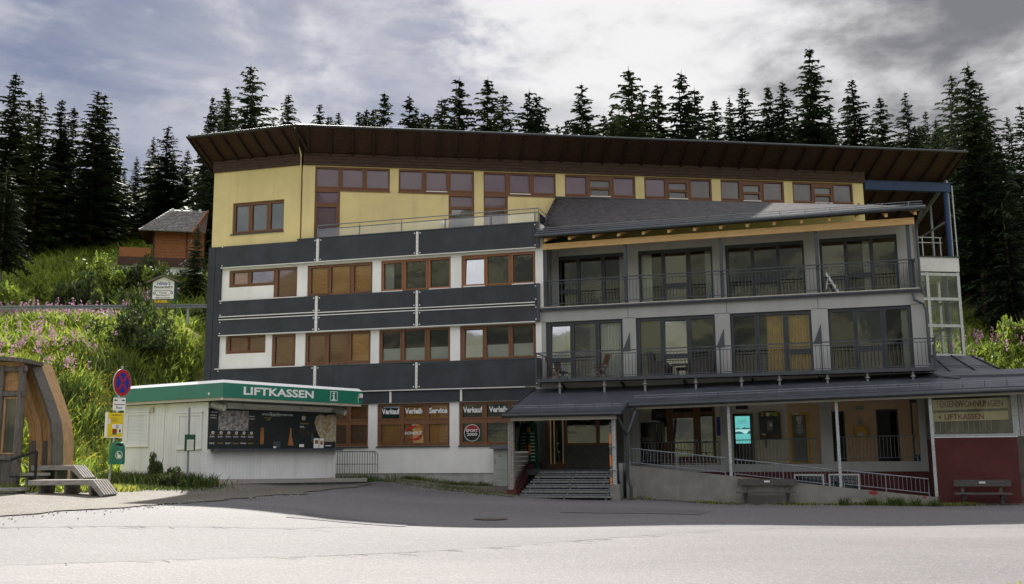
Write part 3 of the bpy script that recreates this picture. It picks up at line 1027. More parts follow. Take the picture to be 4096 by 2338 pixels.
    for sgn in (1, -1):
        prev = None
        for k in range(19):
            t = R(38 + 150 * k / 18)
            wdt = 0.085 * math.sin(math.pi * k / 18) + 0.004
            uc, zc = -5.14, 0.78
            ro = (0.34, 0.34); p = []
            for rr in (1.0, 1.0 - wdt / 0.30):
                p.append((uc + sgn * rr * ro[0] * math.cos(t) * 0.95, zc + sgn * (rr * 0.27 * math.sin(t) + 0.02)))
            if prev:
                mb.quad([fr.P(prev[0][0], -0.050, prev[0][1]), fr.P(p[0][0], -0.050, p[0][1]), fr.P(p[1][0], -0.050, p[1][1]), fr.P(prev[1][0], -0.050, prev[1][1])])
            prev = p
    mb.build('sign_emblem', 'sign_red', w1)
    mb = MB(); text(mb, fr, 'SCHERZ', -5.53, -4.77, 0.73, 0.84, -0.046, 0, 0.02, 0.25)
    mb.build('lettering', 'sign_white', w1)
    mb = MB()
    disc(mb, fr, -2.71, 0.76, 0.325, 0.325, -0.055, -0.050, 0)
    disc(mb, fr, -2.71, 0.76, 0.305, 0.305, -0.052, -0.047, 1)
    mb.prism(fr, [(-2.71 + .304 * math.cos(R(a)), .76 + .304 * math.sin(R(a))) for a in range(10, 171, 8)], -0.05, -0.0455, 2)
    text(mb, fr, 'SPORT', -2.95, -2.47, 0.79, 0.90, -0.043, 0, 0.015)
    text(mb, fr, '2000', -2.92, -2.50, 0.645, 0.755, -0.043, 0, 0.015)
    mb.build('round_sign', ['sign_white', 'black_paint', 'letter_red'], w2)
    # things seen inside the shop
    mb = MB()
    for k in range(3):
        mb.box(fr, -3.15, -0.6, -0.6, -0.35, 0.40 + k * .25, 0.42 + k * .25, 0)
    rnd = random.Random(5)
    for k in range(40):
        u = rnd.uniform(-3.1, -0.7); z = rnd.choice((0.42, 0.67, 0.92))
        mb.box(fr, u, u + rnd.uniform(.05, .2), -0.58, -0.40, z + .003, z + rnd.uniform(.06, .2), rnd.choice((1, 2, 3, 1)))
    mb.build('shop_shelf', ['trim_white', 'weathered_dark', 'bin_green', 'print_orange'], HOTEL)
    # rooms behind
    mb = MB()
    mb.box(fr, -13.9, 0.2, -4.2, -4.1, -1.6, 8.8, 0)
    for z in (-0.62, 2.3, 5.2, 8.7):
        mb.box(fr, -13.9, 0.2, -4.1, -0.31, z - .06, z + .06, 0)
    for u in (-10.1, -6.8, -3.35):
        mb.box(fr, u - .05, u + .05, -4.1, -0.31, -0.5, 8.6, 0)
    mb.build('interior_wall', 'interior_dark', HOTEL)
    # ceiling spots strung along the heads of the clear windows
    mb = MB()
    for u in (-6.2, -5.9, -5.35, -5.05, -4.78, -4.3, -4.05, -3.8, -1.85, -1.6, -1.35, -0.8, -0.55, -0.3):
        mb.box(fr, u, u + .03, -0.14, -0.12, 7.60, 7.65)
    mb.build('light_string', 'lamp_white', HOTEL)


build_wing_a()


def build_terrace():
    fr = A
    mb = MB()
    P = fr.P
    mb.quad([P(-10.4, .0, 8.905), P(0.12, .0, 8.905), P(0.9, -6, 8.905), P(-10.4, -6, 8.905)])
    mb.quad([P(-10.4, -6, 8.75), P(0.9, -6, 8.75), P(0.12, .0, 8.75), P(-10.4, .0, 8.75)])
    mb.build('terrace_floor', 'floor_tile', HOTEL)
    mb = MB(); mb.box(fr, -10.36, 0.06, -0.14, 0.17, 8.905, 8.945)
    mb.build('parapet_cap', 'anthracite', HOTEL)
    rail = MB()
    d = -0.06
    rail.tube([P(-9.50, d - 1.0, 9.50), P(-9.53, d, 9.50), P(0.06, d, 9.53), P(0.10, d - 2.3, 9.53)], .022, 6)
    rail.tube([P(-9.53, d - 1.0, 9.33), P(-9.53, d, 9.33), P(0.06, d, 9.37), P(0.10, d - 2.3, 9.37)], .022, 6)
    r = rail.build('terrace_railing', 'rail_steel', HOTEL)
    for u, dd in ((-9.53, d), (-7.62, d), (-5.74, d), (-3.84, d), (-1.9, d), (-.08, d), (.07, d), (.09, d - 1.1), (.10, d - 2.3), (-9.53, d - 1)):
        mb = MB(); mb.box(fr, u - .02, u + .02, dd - .02, dd + .02, 8.92, 9.40)
        mb.tube([P(u, dd, 9.38), P(u, dd, 9.52)], .010, 5)
        mb.build('post', 'rail_steel', r)
    for a, b in ((-9.5, -7.66), (-7.58, -5.78), (-5.70, -3.88), (-3.80, -1.94), (-1.86, -0.12)):
        mb = MB(); mb.box(fr, a, b, d - .008, d + .002, 8.955, 9.33)
        mb.build('glass_panel', 'rail_glass', r)
    mb = MB(); mb.box(fr, .092, .10, d - 2.25, d - .05, 8.955, 9.33)
    mb.build('glass_panel', 'rail_glass', r)
    # ball lamp on the terrace wall
    mb = MB()
    c = Vector(Cf.P(6.0, .16, 9.75))
    for i in range(6):
        for j in range(10):
            q = []
            for (a, b) in ((i, j), (i, j + 1), (i + 1, j + 1), (i + 1, j)):
                th, ph = math.pi * a / 6, 2 * math.pi * b / 10
                q.append(c + Vector((math.sin(th) * math.cos(ph), math.sin(th) * math.sin(ph), -math.cos(th))) * .12)
            mb.quad(q)
    mb.build('wall_lamp', 'lamp_white', HOTEL, smooth_=True)


build_terrace()


def build_top_floor():
    fr = Cf
    wins = []
    tops = 12.16; zb = 11.14
    L = [((0.52, 3.69), [(0.59, 1.49), (1.69, 2.52), (2.71, 3.62)], 'L'), ((4.07, 7.35), [(4.14, 5.08), (5.28, 6.13), (6.33, 7.27)], 'R'),
         ((7.76, 10.98), [(7.81, 8.73), (8.95, 9.80), (10.0, 10.92)], 'L'), ((11.39, 14.61), [(11.44, 12.36), (12.55, 13.43), (13.63, 14.53)], ''),
         ((15.02, 18.17), [(15.10, 15.98), (16.17, 16.99), (17.21, 18.10)], ''), ((18.59, 21.62), [(18.65, 19.48), (19.68, 20.46), (20.67, 21.54)], ''),
         ((22.03, 24.98), [(22.10, 22.96), (23.11, 23.91), (24.06, 24.92)], '')]
    holes = []
    for (a, b), p, k in L:
        holes.append((a, b, zb, tops))
        if k == 'L':
            holes.append((a, p[0][1] + .10, 8.92, zb))
        if k == 'R':
            holes.append((p[2][0] - .10, b, 8.92, zb))
    mb = MB(); mb.cell(fr, [(0, 25.49, 8.86, 12.2)], holes, -0.3, 0.0)
    mb.build('yellow_wall', 'yellow_plaster', HOTEL)
    st = {0: 'blind_mauve', 1: 'blind_mauve', 2: 'blind_mauve', 3: 'blind_mauve', 4: 'blind_mauve', 5: 'blind_olive', 6: 'blind_olive'}
    for i, ((a, b), p, k) in enumerate(L):
        outers = [(a, b, zb, tops)]
        panes = []
        sty = []
        for j, (x0, x1) in enumerate(p):
            if i >= 3 and j == 1:
                panes += [(x0, x1, 11.63, 11.93), (x0 + .03, x1 - .03, 11.25, 11.52)]
                sty += [('blind_grey', 'pane_sky'), ('blind_grey' if i < 5 else 'blind_olive', 'pane_glass')]
            else:
                panes.append((x0, x1, 11.29, 12.08))
                s = st[i]
                if i == 4 and j == 2:
                    s = 'blind_olive'
                if i == 3 and j == 2:
                    s = 'blind_mauve'
                sty.append((s, 'pane_glass' if (i * 3 + j) % 4 else 'pane_sky'))
        if k == 'L':
            outers.append((a, p[0][1] + .10, 8.92, zb))
            panes += [(p[0][0], p[0][1], 10.57, 11.05), (p[0][0] + .03, p[0][1] - .05, 9.05, 10.40)]
            sty += ['blind_mauve', 'blind_mauve' if i == 0 else ('blind_mauve', 'pane_sky')]
        if k == 'R':
            outers.append((p[2][0] - .10, b, 8.92, zb))
            panes += [(p[2][0], p[2][1], 10.57, 11.02), (p[2][0] + .04, p[2][1] - .03, 9.05, 10.45)]
            sty += ['blind_mauve', ('blind_olive', 'pane_dark')]
        sty = [(q, 'pane_top') if isinstance(q, str) else (q[0], 'pane_top' if q[1] in ('pane_glass', 'pane_sky') else q[1]) for q in sty]
        window(fr, outers, panes, -0.05, styles=sty)
        if i >= 1:
            mb = MB(); mb.box(fr, p[1][0] - .02, p[1][1] + .04, -.05, .03, 11.175, 11.215)
            mb.build('sill_trim', 'sign_white', HOTEL)
        mb = MB(); mb.box(fr, a - .02 if k != 'L' else p[0][1] + .10, b + .02 if k != 'R' else p[2][0] - .10, -.02, .05, zb - .05, zb - .004)
        mb.build('window_sill', 'frame_wood', HOTEL)
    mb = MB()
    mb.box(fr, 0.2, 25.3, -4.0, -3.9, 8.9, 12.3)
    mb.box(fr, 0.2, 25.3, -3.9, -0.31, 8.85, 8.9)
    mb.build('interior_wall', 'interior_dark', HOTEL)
    mb = MB(); mb.box(fr, 25.35, 25.49, -7.5, -0.3, 8.0, 12.2)
    mb.build('side_wall', 'yellow_plaster', HOTEL)


build_top_floor()


def build_main_roof():
    # board band at the wall head, board by board
    for fr, u0, u1, z0, z1, n in ((A, -14.55, -10.36, 12.19, 12.70, 4), (Cf, 0.02, 25.56, 12.19, 12.72, 4)):
        h = (z1 - z0) / n
        for k in range(n):
            mb = MB(); mb.box(fr, u0, u1, -0.3, 0.10 + (k % 2) * .008, z0 + k * h + .006, z0 + (k + 1) * h - .006)
            mb.build('fascia_board', 'fascia_wood', HOTEL)
    # roof surfaces: underside height over the wall line rises outwards
    sl = 0.50
    def under(fr, u, d):
        return 12.72 + sl * d
    DB = -9.5
    kink_b = (Cf.P(0, 0, 0)[0] + 0.9, Cf.P(0, 0, 0)[1] + 9.0)
    # eave corners
    E0 = A.P(-15.0, 1.4, under(A, 0, 1.4)); E1a = A.P(-9.93, 1.4, under(A, 0, 1.4)); E2 = Cf.P(29.9, 1.4, under(Cf, 0, 1.4))
    E1 = E1a
    kb = (kink_b[0], kink_b[1], under(Cf, 0, -9.0))
    b0 = A.P(-15.0, DB, under(A, 0, DB)); b2 = Cf.P(29.9, DB, under(Cf, 0, DB))
    t = 0.10
    up = lambda p: (p[0], p[1], p[2] + t)
    roof = MB()
    for quad in ((E0, E1, kb, b0), (E1, E2, b2, kb)):
        roof.quad([up(p) for p in quad], 0)
    for a, b in ((E0, E1), (E1, E2), (E2, b2), (b2, kb), (kb, b0), (b0, E0)):
        roof.quad([a, b, up(b), up(a)], 1)
    r = roof.build('roof', ['roof_metal', 'anthracite_dark'], HOTEL)
    # boarded soffit, one board after another across the overhang
    for fr, u0, u1, ub0, ub1 in ((A, -15.0, -9.93, -15.0, None), (Cf, -0.27, 29.9, None, 29.9)):
        nb = 10
        for k in range(nb):
            d1, d0 = 1.4 - k * .14 - .004, 1.4 - (k + 1) * .14 + .004
            mb = MB()
            def ends(d):
                f = (1.4 - d) / (1.4 + 9.0)
                a, b = u0, u1
                kx, ky = E1[0] + (kb[0] - E1[0]) * f, E1[1] + (kb[1] - E1[1]) * f
                uu = fr.inv(kx, ky)[0]
                return (a, uu) if fr is A else (uu, b)
            a1, b1 = ends(d1); a0, b0_ = ends(d0)
            z1, z0 = under(fr, 0, d1), under(fr, 0, d0)
            mb.quad([fr.P(a1, d1, z1), fr.P(a0, d0, z0), fr.P(b0_, d0, z0), fr.P(b1, d1, z1)])
            mb.build('soffit_board', 'soffit_wood', r)
    # soffit behind the wall line, seen at the open right end
    for k in range(26):
        d1, d0 = 0.0 - k * .26 - .006, 0.0 - (k + 1) * .26 + .006
        mb = MB()
        mb.quad([Cf.P(25.56, d1, under(Cf, 0, d1)), Cf.P(25.56, d0, under(Cf, 0, d0)), Cf.P(29.9, d0, under(Cf, 0, d0)), Cf.P(29.9, d1, under(Cf, 0, d1))])
        mb.build('soffit_board', 'soffit_wood', r)
    mb = MB()
    mb.quad([E0, b0, kb, E1]); mb.quad([E1, kb, b2, E2])
    mb.v = [(x, y, z + .03) for x, y, z in mb.v]
    mb.build('roof_deck', 'rafter_wood', r)
    # rafters
    for i in range(8):
        u = -14.75 + i * .69
        mb = MB(); mb.bar(A.P(u, 1.36, under(A, 0, 1.36) - .06), A.P(u, 0.05, under(A, 0, .05) - .06), .10, .14)
        mb.build('rafter', 'rafter_wood', r)
    for i in range(33):
        u = 0.25 + i * .915
        mb = MB(); mb.bar(Cf.P(u, 1.36, under(Cf, 0, 1.36) - .06), Cf.P(u, 0.05 if u < 25.4 else -6.0, under(Cf, 0, .05 if u < 25.4 else -6.0) - .06), .10, .14)
        mb.build('rafter', 'rafter_wood', r)
    mb = MB(); mb.bar(A.P(-9.93, 1.36, under(A, 0, 1.36) - .07), A.P(-10.34, .02, under(A, 0, .02) - .07), .14, .16)
    mb.build('rafter', 'rafter_wood', r)
    for fr, u in ((A, -15.0), (Cf, 29.9)):
        mb = MB(); mb.bar(fr.P(u, 1.42, under(fr, 0, 1.42) + .05), fr.P(u, -9.0, under(fr, 0, -9.0) + .0), .05, .24)
        mb.build('verge_board', 'rafter_wood', r)
    # edge gutter
    g = MB()
    g.tube([A.P(-15.05, 1.45, 13.44), A.P(-9.9, 1.47, 13.46)], .055, 8)
    g.tube([A.P(-9.9, 1.47, 13.46), Cf.P(29.95, 1.45, 13.42)], .055, 8)
    g.build('eave_edge', 'anthracite_dark', r)
    # thin downpipe at the bend
    mb = MB(); mb.tube([A.P(-9.95, 1.4, 13.4), A.P(-10.30, .12, 12.6), A.P(-10.33, .06, 12.2), A.P(-10.33, .06, 8.95)], .03, 6)
    mb.build('downpipe', 'yellow_plaster', HOTEL)


build_main_roof()


def build_open_end():
    """blue beam, column and glazed stair tower at the right end"""
    fr = Cf
    mb = MB(); mb.box(fr, 25.56, 29.85, -0.16, 0.05, 11.93, 12.30)
    mb.box(fr, 25.56, 29.85, -0.16, 0.08, 11.90, 11.93); mb.box(fr, 25.56, 29.85, -0.16, 0.08, 12.30, 12.33)
    mb.build('steel_beam', 'blue_steel', HOTEL)
    mb = MB(); mb.tube([fr.P(29.66, -.08, 8.80), fr.P(29.66, -.08, 11.9)], .12, 14); mb.build('steel_column', 'blue_steel', HOTEL, smooth_=False)
    mb = MB(); mb.tube([fr.P(29.55, -.5, 4.2), fr.P(29.55, -.5, 8.05)], .12, 14); mb.build('steel_column', 'blue_steel', HOTEL)
    t = thing('stair_tower', 'glazed white-framed stair tower at the hotel end beside the dark spruces', 'stair tower', fr.P(28.5, -1, 4))
    mb = MB()
    mb.box(fr, 26.3, 29.95, -3.2, 0.10, 8.08, 8.74, 0)
    mb.box(fr, 26.25, 29.99, -3.2, 0.14, 8.74, 8.79, 1)
    mb.build('parapet', ['tower_white', 'anthracite_dark'], t)
    fm = MB()
    for u in (26.4, 28.34, 29.88):
        fm.box(fr, u - .07, u + .07, -.06, .06, 4.15, 8.05)
    for z in (4.2, 5.56, 6.80, 7.95):
        fm.box(fr, 26.33, 29.95, -.055, .055, z - .065, z + .065)
    for dd in (-1.6, -3.1):
        fm.box(fr, 29.82, 29.94, dd - .06, dd + .06, 4.15, 8.05)
    for z in (4.2, 5.56, 6.80, 7.95):
        fm.box(fr, 29.83, 29.935, -3.1, -.06, z - .06, z + .06)
    fm.build('frame', 'galvanised', t)
    for a, b in ((26.47, 28.27), (28.41, 29.81)):
        for c, e in ((4.27, 5.49), (5.63, 6.73), (6.87, 7.88)):
            g = MB(); g.box(fr, a, b, -.006, .006, c, e); g.build('pane', 'rail_glass', t)
    # stairs and floors inside
    st = MB()
    st.bar(fr.P(26.4, -1.2, 7.4), fr.P(29.6, -1.2, 7.9), .1, .12); st.bar(fr.P(26.4, -2.6, 6.0), fr.P(29.6, -1.2, 6.6), .1, .14)
    st.bar(fr.P(26.4, -1.6, 5.0), fr.P(29.6, -1.2, 5.3), .1, .12); st.box(fr, 26.4, 29.8, -3.0, -.3, 4.1, 4.18)
    st.tube([fr.P(29.0, -1.0, 4.2), fr.P(29.0, -1.0, 8.0)], .04, 6)
    st.build('stair', 'grey_paint', t)
    rl = MB()
    for z in (5.05, 4.95):
        rl.tube([fr.P(28.4, -.4, z), fr.P(29.4, -.4, z + .12), fr.P(29.4, -1.6, z + .12)], .02, 5)
    for k in range(13):
        rl.box(fr, 28.45 + k * .075, 28.46 + k * .075, -.41, -.4, 4.25, 5.0)
    rl.build('railing', 'galvanised', t)
    # side glazing with a slanting head, up to the roof
    g = MB()
    z0 = 8.80
    top = lambda d: 12.60 + .5 * d
    for d in (-.1, -1.6, -3.2, -4.6):
        g.bar(fr.P(29.78, d, z0), fr.P(29.78, d, top(d) - .1), .09, .09)
    g.bar(fr.P(29.78, -.1, top(-.1) - .1), fr.P(29.78, -7.4, top(-7.4) - .1), .10, .16)
    g.bar(fr.P(29.78, -.1, 10.6), fr.P(29.78, -4.2, 10.1), .08, .08)
    g.build('gable_frame', 'galvanised', t)
    g = MB(); g.quad([fr.P(29.78, -.1, z0), fr.P(29.78, -7.0, z0), fr.P(29.78, -7.0, top(-7)), fr.P(29.78, -.1, top(-.1))])
    g.quad([fr.P(29.79, -.1, top(-.1)), fr.P(29.79, -7.0, top(-7)), fr.P(29.79, -7.0, z0), fr.P(29.79, -.1, z0)])
    g.build('gable_pane', 'rail_glass', t)
    rl = MB()
    for z in (9.75, 9.50):
        rl.tube([fr.P(26.3, -.25, z), fr.P(29.4, -.25, z)], .022, 6)
    for u in (26.4, 27.4, 28.4, 29.3):
        rl.box(fr, u - .02, u + .02, -.27, -.23, 8.79, 9.75)
    rl.build('top_railing', 'galvanised', t)
    mb = MB(); mb.tube([fr.P(29.92, .05, 12.2), fr.P(29.94, .05, 8.8)], .03, 6); mb.build('downpipe', 'galvanised', t)
    # seamed lean-to roof below the tower
    mb = MB()
    a0, a1 = fr.P(27.2, 0.2, 4.16), fr.P(30.1, 0.2, 4.16)
    b0, b1 = fr.P(26.2, 3.4, 2.55), fr.P(30.9, 3.4, 2.55)
    mb.quad([b0, b1, a1, a0]); mb.quad([(p[0], p[1], p[2] - .08) for p in (a0, a1, b1, b0)])
    for f in (0, .33, .66, 1):
        lo = Vector(b0).lerp(Vector(b1), f); hi = Vector(a0).lerp(Vector(a1), f)
        mb.bar(lo + Vector((0, 0, .03)), hi + Vector((0, 0, .03)), .04, .06)
    mb.bar(Vector(b0).lerp(Vector(a0), .62) + Vector((0, 0, .06)), Vector(b1).lerp(Vector(a1), .62) + Vector((0, 0, .06)), .03, .03)
    mb.build('lean_to_roof', 'roof_metal', HOTEL)
    mb = MB(); mb.box(fr, 26.2, 30.8, -3.0, 0.1, -1.8, 4.1); mb.build('tower_base_wall', 'grey_plaster', HOTEL)


build_open_end()

# ------------------------------------------------------------------ grey balcony wing
BAL = {}


def baluster(h, r=.008):
    key = (h, r)
    if key not in BAL:
        BAL[key] = box_mesh('baluster', 2 * r, 2 * r, h, 'anthracite')
    return BAL[key]


def build_wing_b():
    fr = B
    P = fr.P
    up = [(0.20, 3.14), (3.62, 6.49), (6.98, 9.88), (10.44, 13.15)]
    lo = [(0.17, 3.18), (3.68, 6.62), (7.16, 10.02), (10.59, 13.36)]
    ROT = -R(17.2)
    # lower storey wall
    mb = MB(); mb.cell(fr, [(0.0, 13.80, 2.2, 5.37)], [(a, b, 2.68, 4.955) for a, b in lo], -0.3, 0.0)
    mb.build('grey_wall', 'grey_plaster', HOTEL)
    # fine joint lines in the render
    mb = MB()
    for u in (3.40, 7.06, 10.27):
        mb.box(fr, u - .008, u + .008, -.01, .004, 4.98, 5.37)
    for a, b in ((0, .17), (3.18, 3.68), (6.62, 7.16), (10.02, 10.59), (13.36, 13.8)):
        mb.box(fr, a, b, -.01, .003, 4.965, 4.98)
    mb.build('wall_joint', 'anthracite_dark', HOTEL)
    # loggia: back wall, slab, end walls, ceiling
    mb = MB(); mb.cell(fr, [(-0.1, 13.80, 5.5, 8.25)], [(a, b, 5.54, 7.77) for a, b in up], -1.6, -1.3)
    mb.box(fr, 0.12, 0.40, -1.3, -1.2, 5.55, 8.1)
    mb.build('grey_wall', 'grey_plaster', HOTEL)
    mb = MB(); mb.box(fr, 0.0, 13.86, -1.3, 0.04, 5.37, 5.47, 0)
    mb.box(fr, -0.02, 13.88, -0.2, 0.09, 5.385, 5.50, 1)
    mb.box(fr, -0.02, 13.88, -0.2, 0.13, 5.44, 5.47, 1)
    mb.build('balcony_slab', ['grey_plaster', 'anthracite'], HOTEL)
    tile = box_mesh('edge_tile', .40, .30, .035, 'floor_tile')
    for k in range(33):
        p = P(0.26 + k * .413, -.07, 5.505)
        inst('edge_tile', tile, HOTEL, p, ROT)
    mb = MB(); mb.box(fr, 0, 13.8, -1.3, -.23, 5.47, 5.53); mb.build('balcony_floor', 'floor_tile', HOTEL)
    # inside and side
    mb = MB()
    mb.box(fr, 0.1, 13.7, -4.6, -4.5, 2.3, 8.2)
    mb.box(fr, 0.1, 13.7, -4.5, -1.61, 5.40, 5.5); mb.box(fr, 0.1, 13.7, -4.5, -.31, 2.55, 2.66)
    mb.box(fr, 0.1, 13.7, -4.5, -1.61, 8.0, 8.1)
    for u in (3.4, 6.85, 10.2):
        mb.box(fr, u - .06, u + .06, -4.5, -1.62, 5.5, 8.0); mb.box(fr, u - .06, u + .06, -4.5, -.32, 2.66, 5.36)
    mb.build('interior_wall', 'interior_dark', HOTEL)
    mb = MB(); mb.box(fr, 13.70, 13.805, -8, -0.3, -1.9, 5.37); mb.box(fr, 13.70, 13.80, -8, -1.3, 5.37, 8.2)
    mb.build('side_wall', 'grey_plaster', HOTEL)

    def door(a, b, z0, z1, d, panes_u, styles, rail_i, gm='pane_dark'):
        panes = []; sty = []
        for i, (x0, x1) in enumerate(panes_u):
            if i == rail_i:
                panes += [(x0, x1, z0 + .10, z0 + .72), (x0, x1, z0 + .88, z1 - .14)]
                sty += [styles[i]] * 2
            else:
                panes.append((x0, x1, z0 + .10, z1 - .12)); sty.append(styles[i])
        sty = [s if isinstance(s, tuple) else (s, gm) for s in sty]
        return window(fr, [(a, b, z0, z1)], panes, d, styles=sty, fm='anthracite_dark', name='balcony_door', depth=.12, bd=.13)
    pu = [[(.32, 1.12), (1.25, 2.12), (2.27, 3.06)], [(3.70, 4.52), (4.66, 5.47), (5.63, 6.42)], [(7.09, 7.92), (8.05, 8.87), (8.99, 9.80)], [(10.53, 11.29), (11.42, 12.19), (12.32, 13.07)]]
    door(.20, 3.14, 5.54, 7.77, -1.36, pu[0], ['x', 'x', ('curtR', 'pane_glass')], 0)
    door(3.62, 6.49, 5.54, 7.77, -1.36, pu[1], [('curtL', 'pane_glass'), ('x', 'pane_sky'), ('curtR', 'pane_glass')], 1)
    door(6.98, 9.88, 5.54, 7.77, -1.36, pu[2], ['x', 'x', 'x'], 1)
    door(10.44, 13.15, 5.54, 7.77, -1.36, pu[3], [('x', 'pane_sky'), ('curtR', 'pane_glass'), 'x'], 1)
    pl_ = [[(.36, 1.12), (1.28, 2.11), (2.27, 3.09)], [(3.83, 4.59), (4.75, 5.56), (5.73, 6.53)], [(7.28, 8.03), (8.20, 9.02), (9.20, 9.93)], [(10.68, 11.43), (11.57, 12.33), (12.52, 13.25)]]
    door(.17, 3.18, 2.68, 4.955, -.07, pl_[0], [('sheerL', 'pane_tilted'), ('curtR', 'pane_sky'), ('curt', 'pane_glass')], 0)
    door(3.68, 6.62, 2.68, 4.955, -.07, pl_[1], ['blind_grey', ('x', 'pane_tilted'), 'x'], 1)
    door(7.16, 10.02, 2.68, 4.955, -.07, pl_[2], [('x', 'pane_glass'), ('ochreR', 'pane_glass'), ('ochre', 'pane_glass')], 2)
    door(10.59, 13.36, 2.68, 4.955, -.07, pl_[3], ['x', ('x', 'pane_sky'), ('curtR', 'pane_glass')], 1)
    # lamps seen in the rooms
    mb = MB()
    for u, z in ((1.85, 6.35), (4.9, 6.25), (7.35, 6.15)):
        mb.box(fr, u - .13, u + .13, -2.3, -2.1, z - .13, z + .13)
    mb.build('lamp_shade', 'lamp_white', HOTEL)
    # steel posts of the loggia
    for u in (0.20, 3.34, 6.93, 10.33, 13.44):
        mb = MB(); mb.box(fr, u - .06, u + .06, -.14, -.02, 5.53, 7.82)
        mb.build('loggia_post', 'anthracite', HOTEL)
    # upper railing
    r = MB()
    r.box(fr, 0.14, 13.60, 0.0, .05, 6.535, 6.575); r.box(fr, 0.14, 13.60, .01, .04, 6.43, 6.455); r.box(fr, 0.14, 13.60, .01, .04, 5.635, 5.66)
    rr = r.build('balcony_railing', 'anthracite', HOTEL)
    bm = baluster(.78)
    for k in range(106):
        inst('baluster', bm, rr, P(0.22 + k * .126, .025, 5.655), ROT)
    mb = MB(); mb.box(fr, 13.52, 13.58, -1.25, -.06, 5.56, 6.45); mb.box(fr, 13.50, 13.60, -1.25, .05, 6.50, 6.57)
    mb.build('side_panel', 'anthracite_dark', rr)
    # lower balcony
    D = 1.0
    b = MB()
    b.box(fr, 0.02, 13.95, D - .08, D, 2.575, 2.70); b.box(fr, 0.02, 13.95, 0.0, D - .08, 2.60, 2.655)
    for u in (.9, 3.2, 5.5, 7.9, 10.2, 12.6):
        b.bar(P(u, .02, 2.42), P(u, D - .1, 2.56), .06, .10)
    bs = b.build('balcony_slab', 'anthracite', HOTEL)
    r = MB()
    r.box(fr, 0.02, 13.97, D - .05, D, 3.645, 3.685); r.box(fr, 0.02, 13.97, D - .04, D - .01, 3.535, 3.56); r.box(fr, 0.02, 13.97, D - .04, D - .01, 2.735, 2.76)
    for u in (0.05, 3.33, 6.85, 10.3, 13.93):
        r.box(fr, u - .025, u + .025, D - .05, D, 2.65, 3.68)
    for u in (0.045, 13.945):
        r.box(fr, u - .02, u + .02, 0.02, D, 3.645, 3.685); r.box(fr, u - .02, u + .02, 0.02, D, 2.735, 2.76)
    rr = r.build('balcony_railing', 'anthracite', HOTEL)
    for k in range(109):
        inst('baluster', bm, rr, P(0.16 + k * .126, D - .025, 2.755), ROT)
    for u in (0.045, 13.945):
        mb = MB(); mb.box(fr, u - .012, u + .012, 0.1, D - .06, 2.78, 3.52); mb.build('side_panel', 'anthracite', rr)
    # triangular screens between the flats
    for u in (3.42, 6.9, 10.3):
        mb = MB(); mb.prism(fr, [(u - .26, 3.72), (u + .04, 3.72), (u + .03, 4.42)], .004, .02); mb.build('screen_bracket', 'anthracite', HOTEL)
    # short posts through the canopy roof
    for u, zt in ((0.93, 1), (2.62, 1), (4.12, 1), (5.95, 1), (7.55, 1), (8.85, 1), (10.45, 1), (11.75, 1), (13.2, 1)):
        zc = 2.42 - .277 * (D - .1) - .02
        mb = MB(); mb.box(fr, u - .035, u + .035, D - .14, D - .07, zc - .1, 2.58)
        mb.tube([P(u, D - .105, zc + .24), P(u, D - .105, zc + .27), P(u, D - .105, zc + .31)], [.09, .08, .03], 8)
        mb.build('balcony_post', 'grey_paint', HOTEL)
    # ---- the roof over the loggia
    g = 0.52
    mb = MB()
    mb.box(fr, 0.12, 13.66, -.06, .10, 7.80, 8.035)
    bm_ = mb.build('larch_beam', 'larch', HOTEL)
    for k in range(15):
        u = 0.32 + k * .955
        mb = MB()
        s = .30
        mb.hexa([P(u - .05, .42, 8.05), P(u + .05, .42, 8.05), P(u + .05, -1.3, 8.05 + .52), P(u - .05, -1.3, 8.05 + .52),
                 P(u - .05, .42, 8.17), P(u + .05, .42, 8.17), P(u + .05, -1.3, 8.17 + .52), P(u - .05, -1.3, 8.17 + .52)])
        mb.build('rafter', 'larch', HOTEL)
    mb = MB(); mb.quad([P(0.05, .46, 8.185), P(0.05, -1.4, 8.74), P(13.85, -1.4, 8.74), P(13.85, .46, 8.185)])
    mb.build('soffit', 'larch', HOTEL)
    mb = MB(); mb.tube([P(-0.08, .56, 8.27), P(14.02, .56, 8.27)], .075, 10)
    mb.tube([P(13.9, .52, 8.22), P(13.82, .35, 8.0), P(13.72, .06, 7.6), P(13.72, .06, 5.7), P(13.80, .10, 5.3)], .045, 8)
    mb.tube([P(13.45, .10, 5.36), P(13.47, .12, 5.12), P(13.76, .13, 4.95), P(13.83, .13, 4.7), P(13.83, .13, 2.9)], .045, 8)
    gt = mb.build('gutter', 'anthracite', HOTEL)
    # shingle roof between eave and top floor wall, laid course by course
    e0, e1 = Vector(P(-0.04, .52, 8.33)), Vector(P(13.98, .52, 8.33))
    t0, t1 = Vector(Cf.P(10.95, .02, 11.07)), Vector(Cf.P(25.45, .02, 11.07))
    rows, cols = 30, 78
    rnd = random.Random(9)
    mb = MB()
    nrm = Vector((-.1, -.6, .8)).normalized()
    for i in range(rows):
        v0, v1 = i / rows, (i + 1.06) / rows
        for j in range(cols):
            a, bb = (j + (i % 2) * .5 + .02) / cols, (j + (i % 2) * .5 + .98) / cols
            a, bb = min(a, 1), min(bb, 1)
            if bb - a < .001:
                continue
            lift = .028 + rnd.uniform(-.006, .008)
            q = lambda u, v, l: tuple(e0.lerp(e1, u).lerp(t0.lerp(t1, u), min(v, 1)) + nrm * l)
            dv = rnd.uniform(-.12, .05) / rows
            p0, p1, p2, p3 = q(a, v0 + dv, lift), q(bb, v0 + dv, lift), q(bb, v1, .004), q(a, v1, .004)
            mb.quad([p0, p1, p2, p3])
            mb.quad([q(a, v0 + dv, 0), q(bb, v0 + dv, 0), p1, p0])
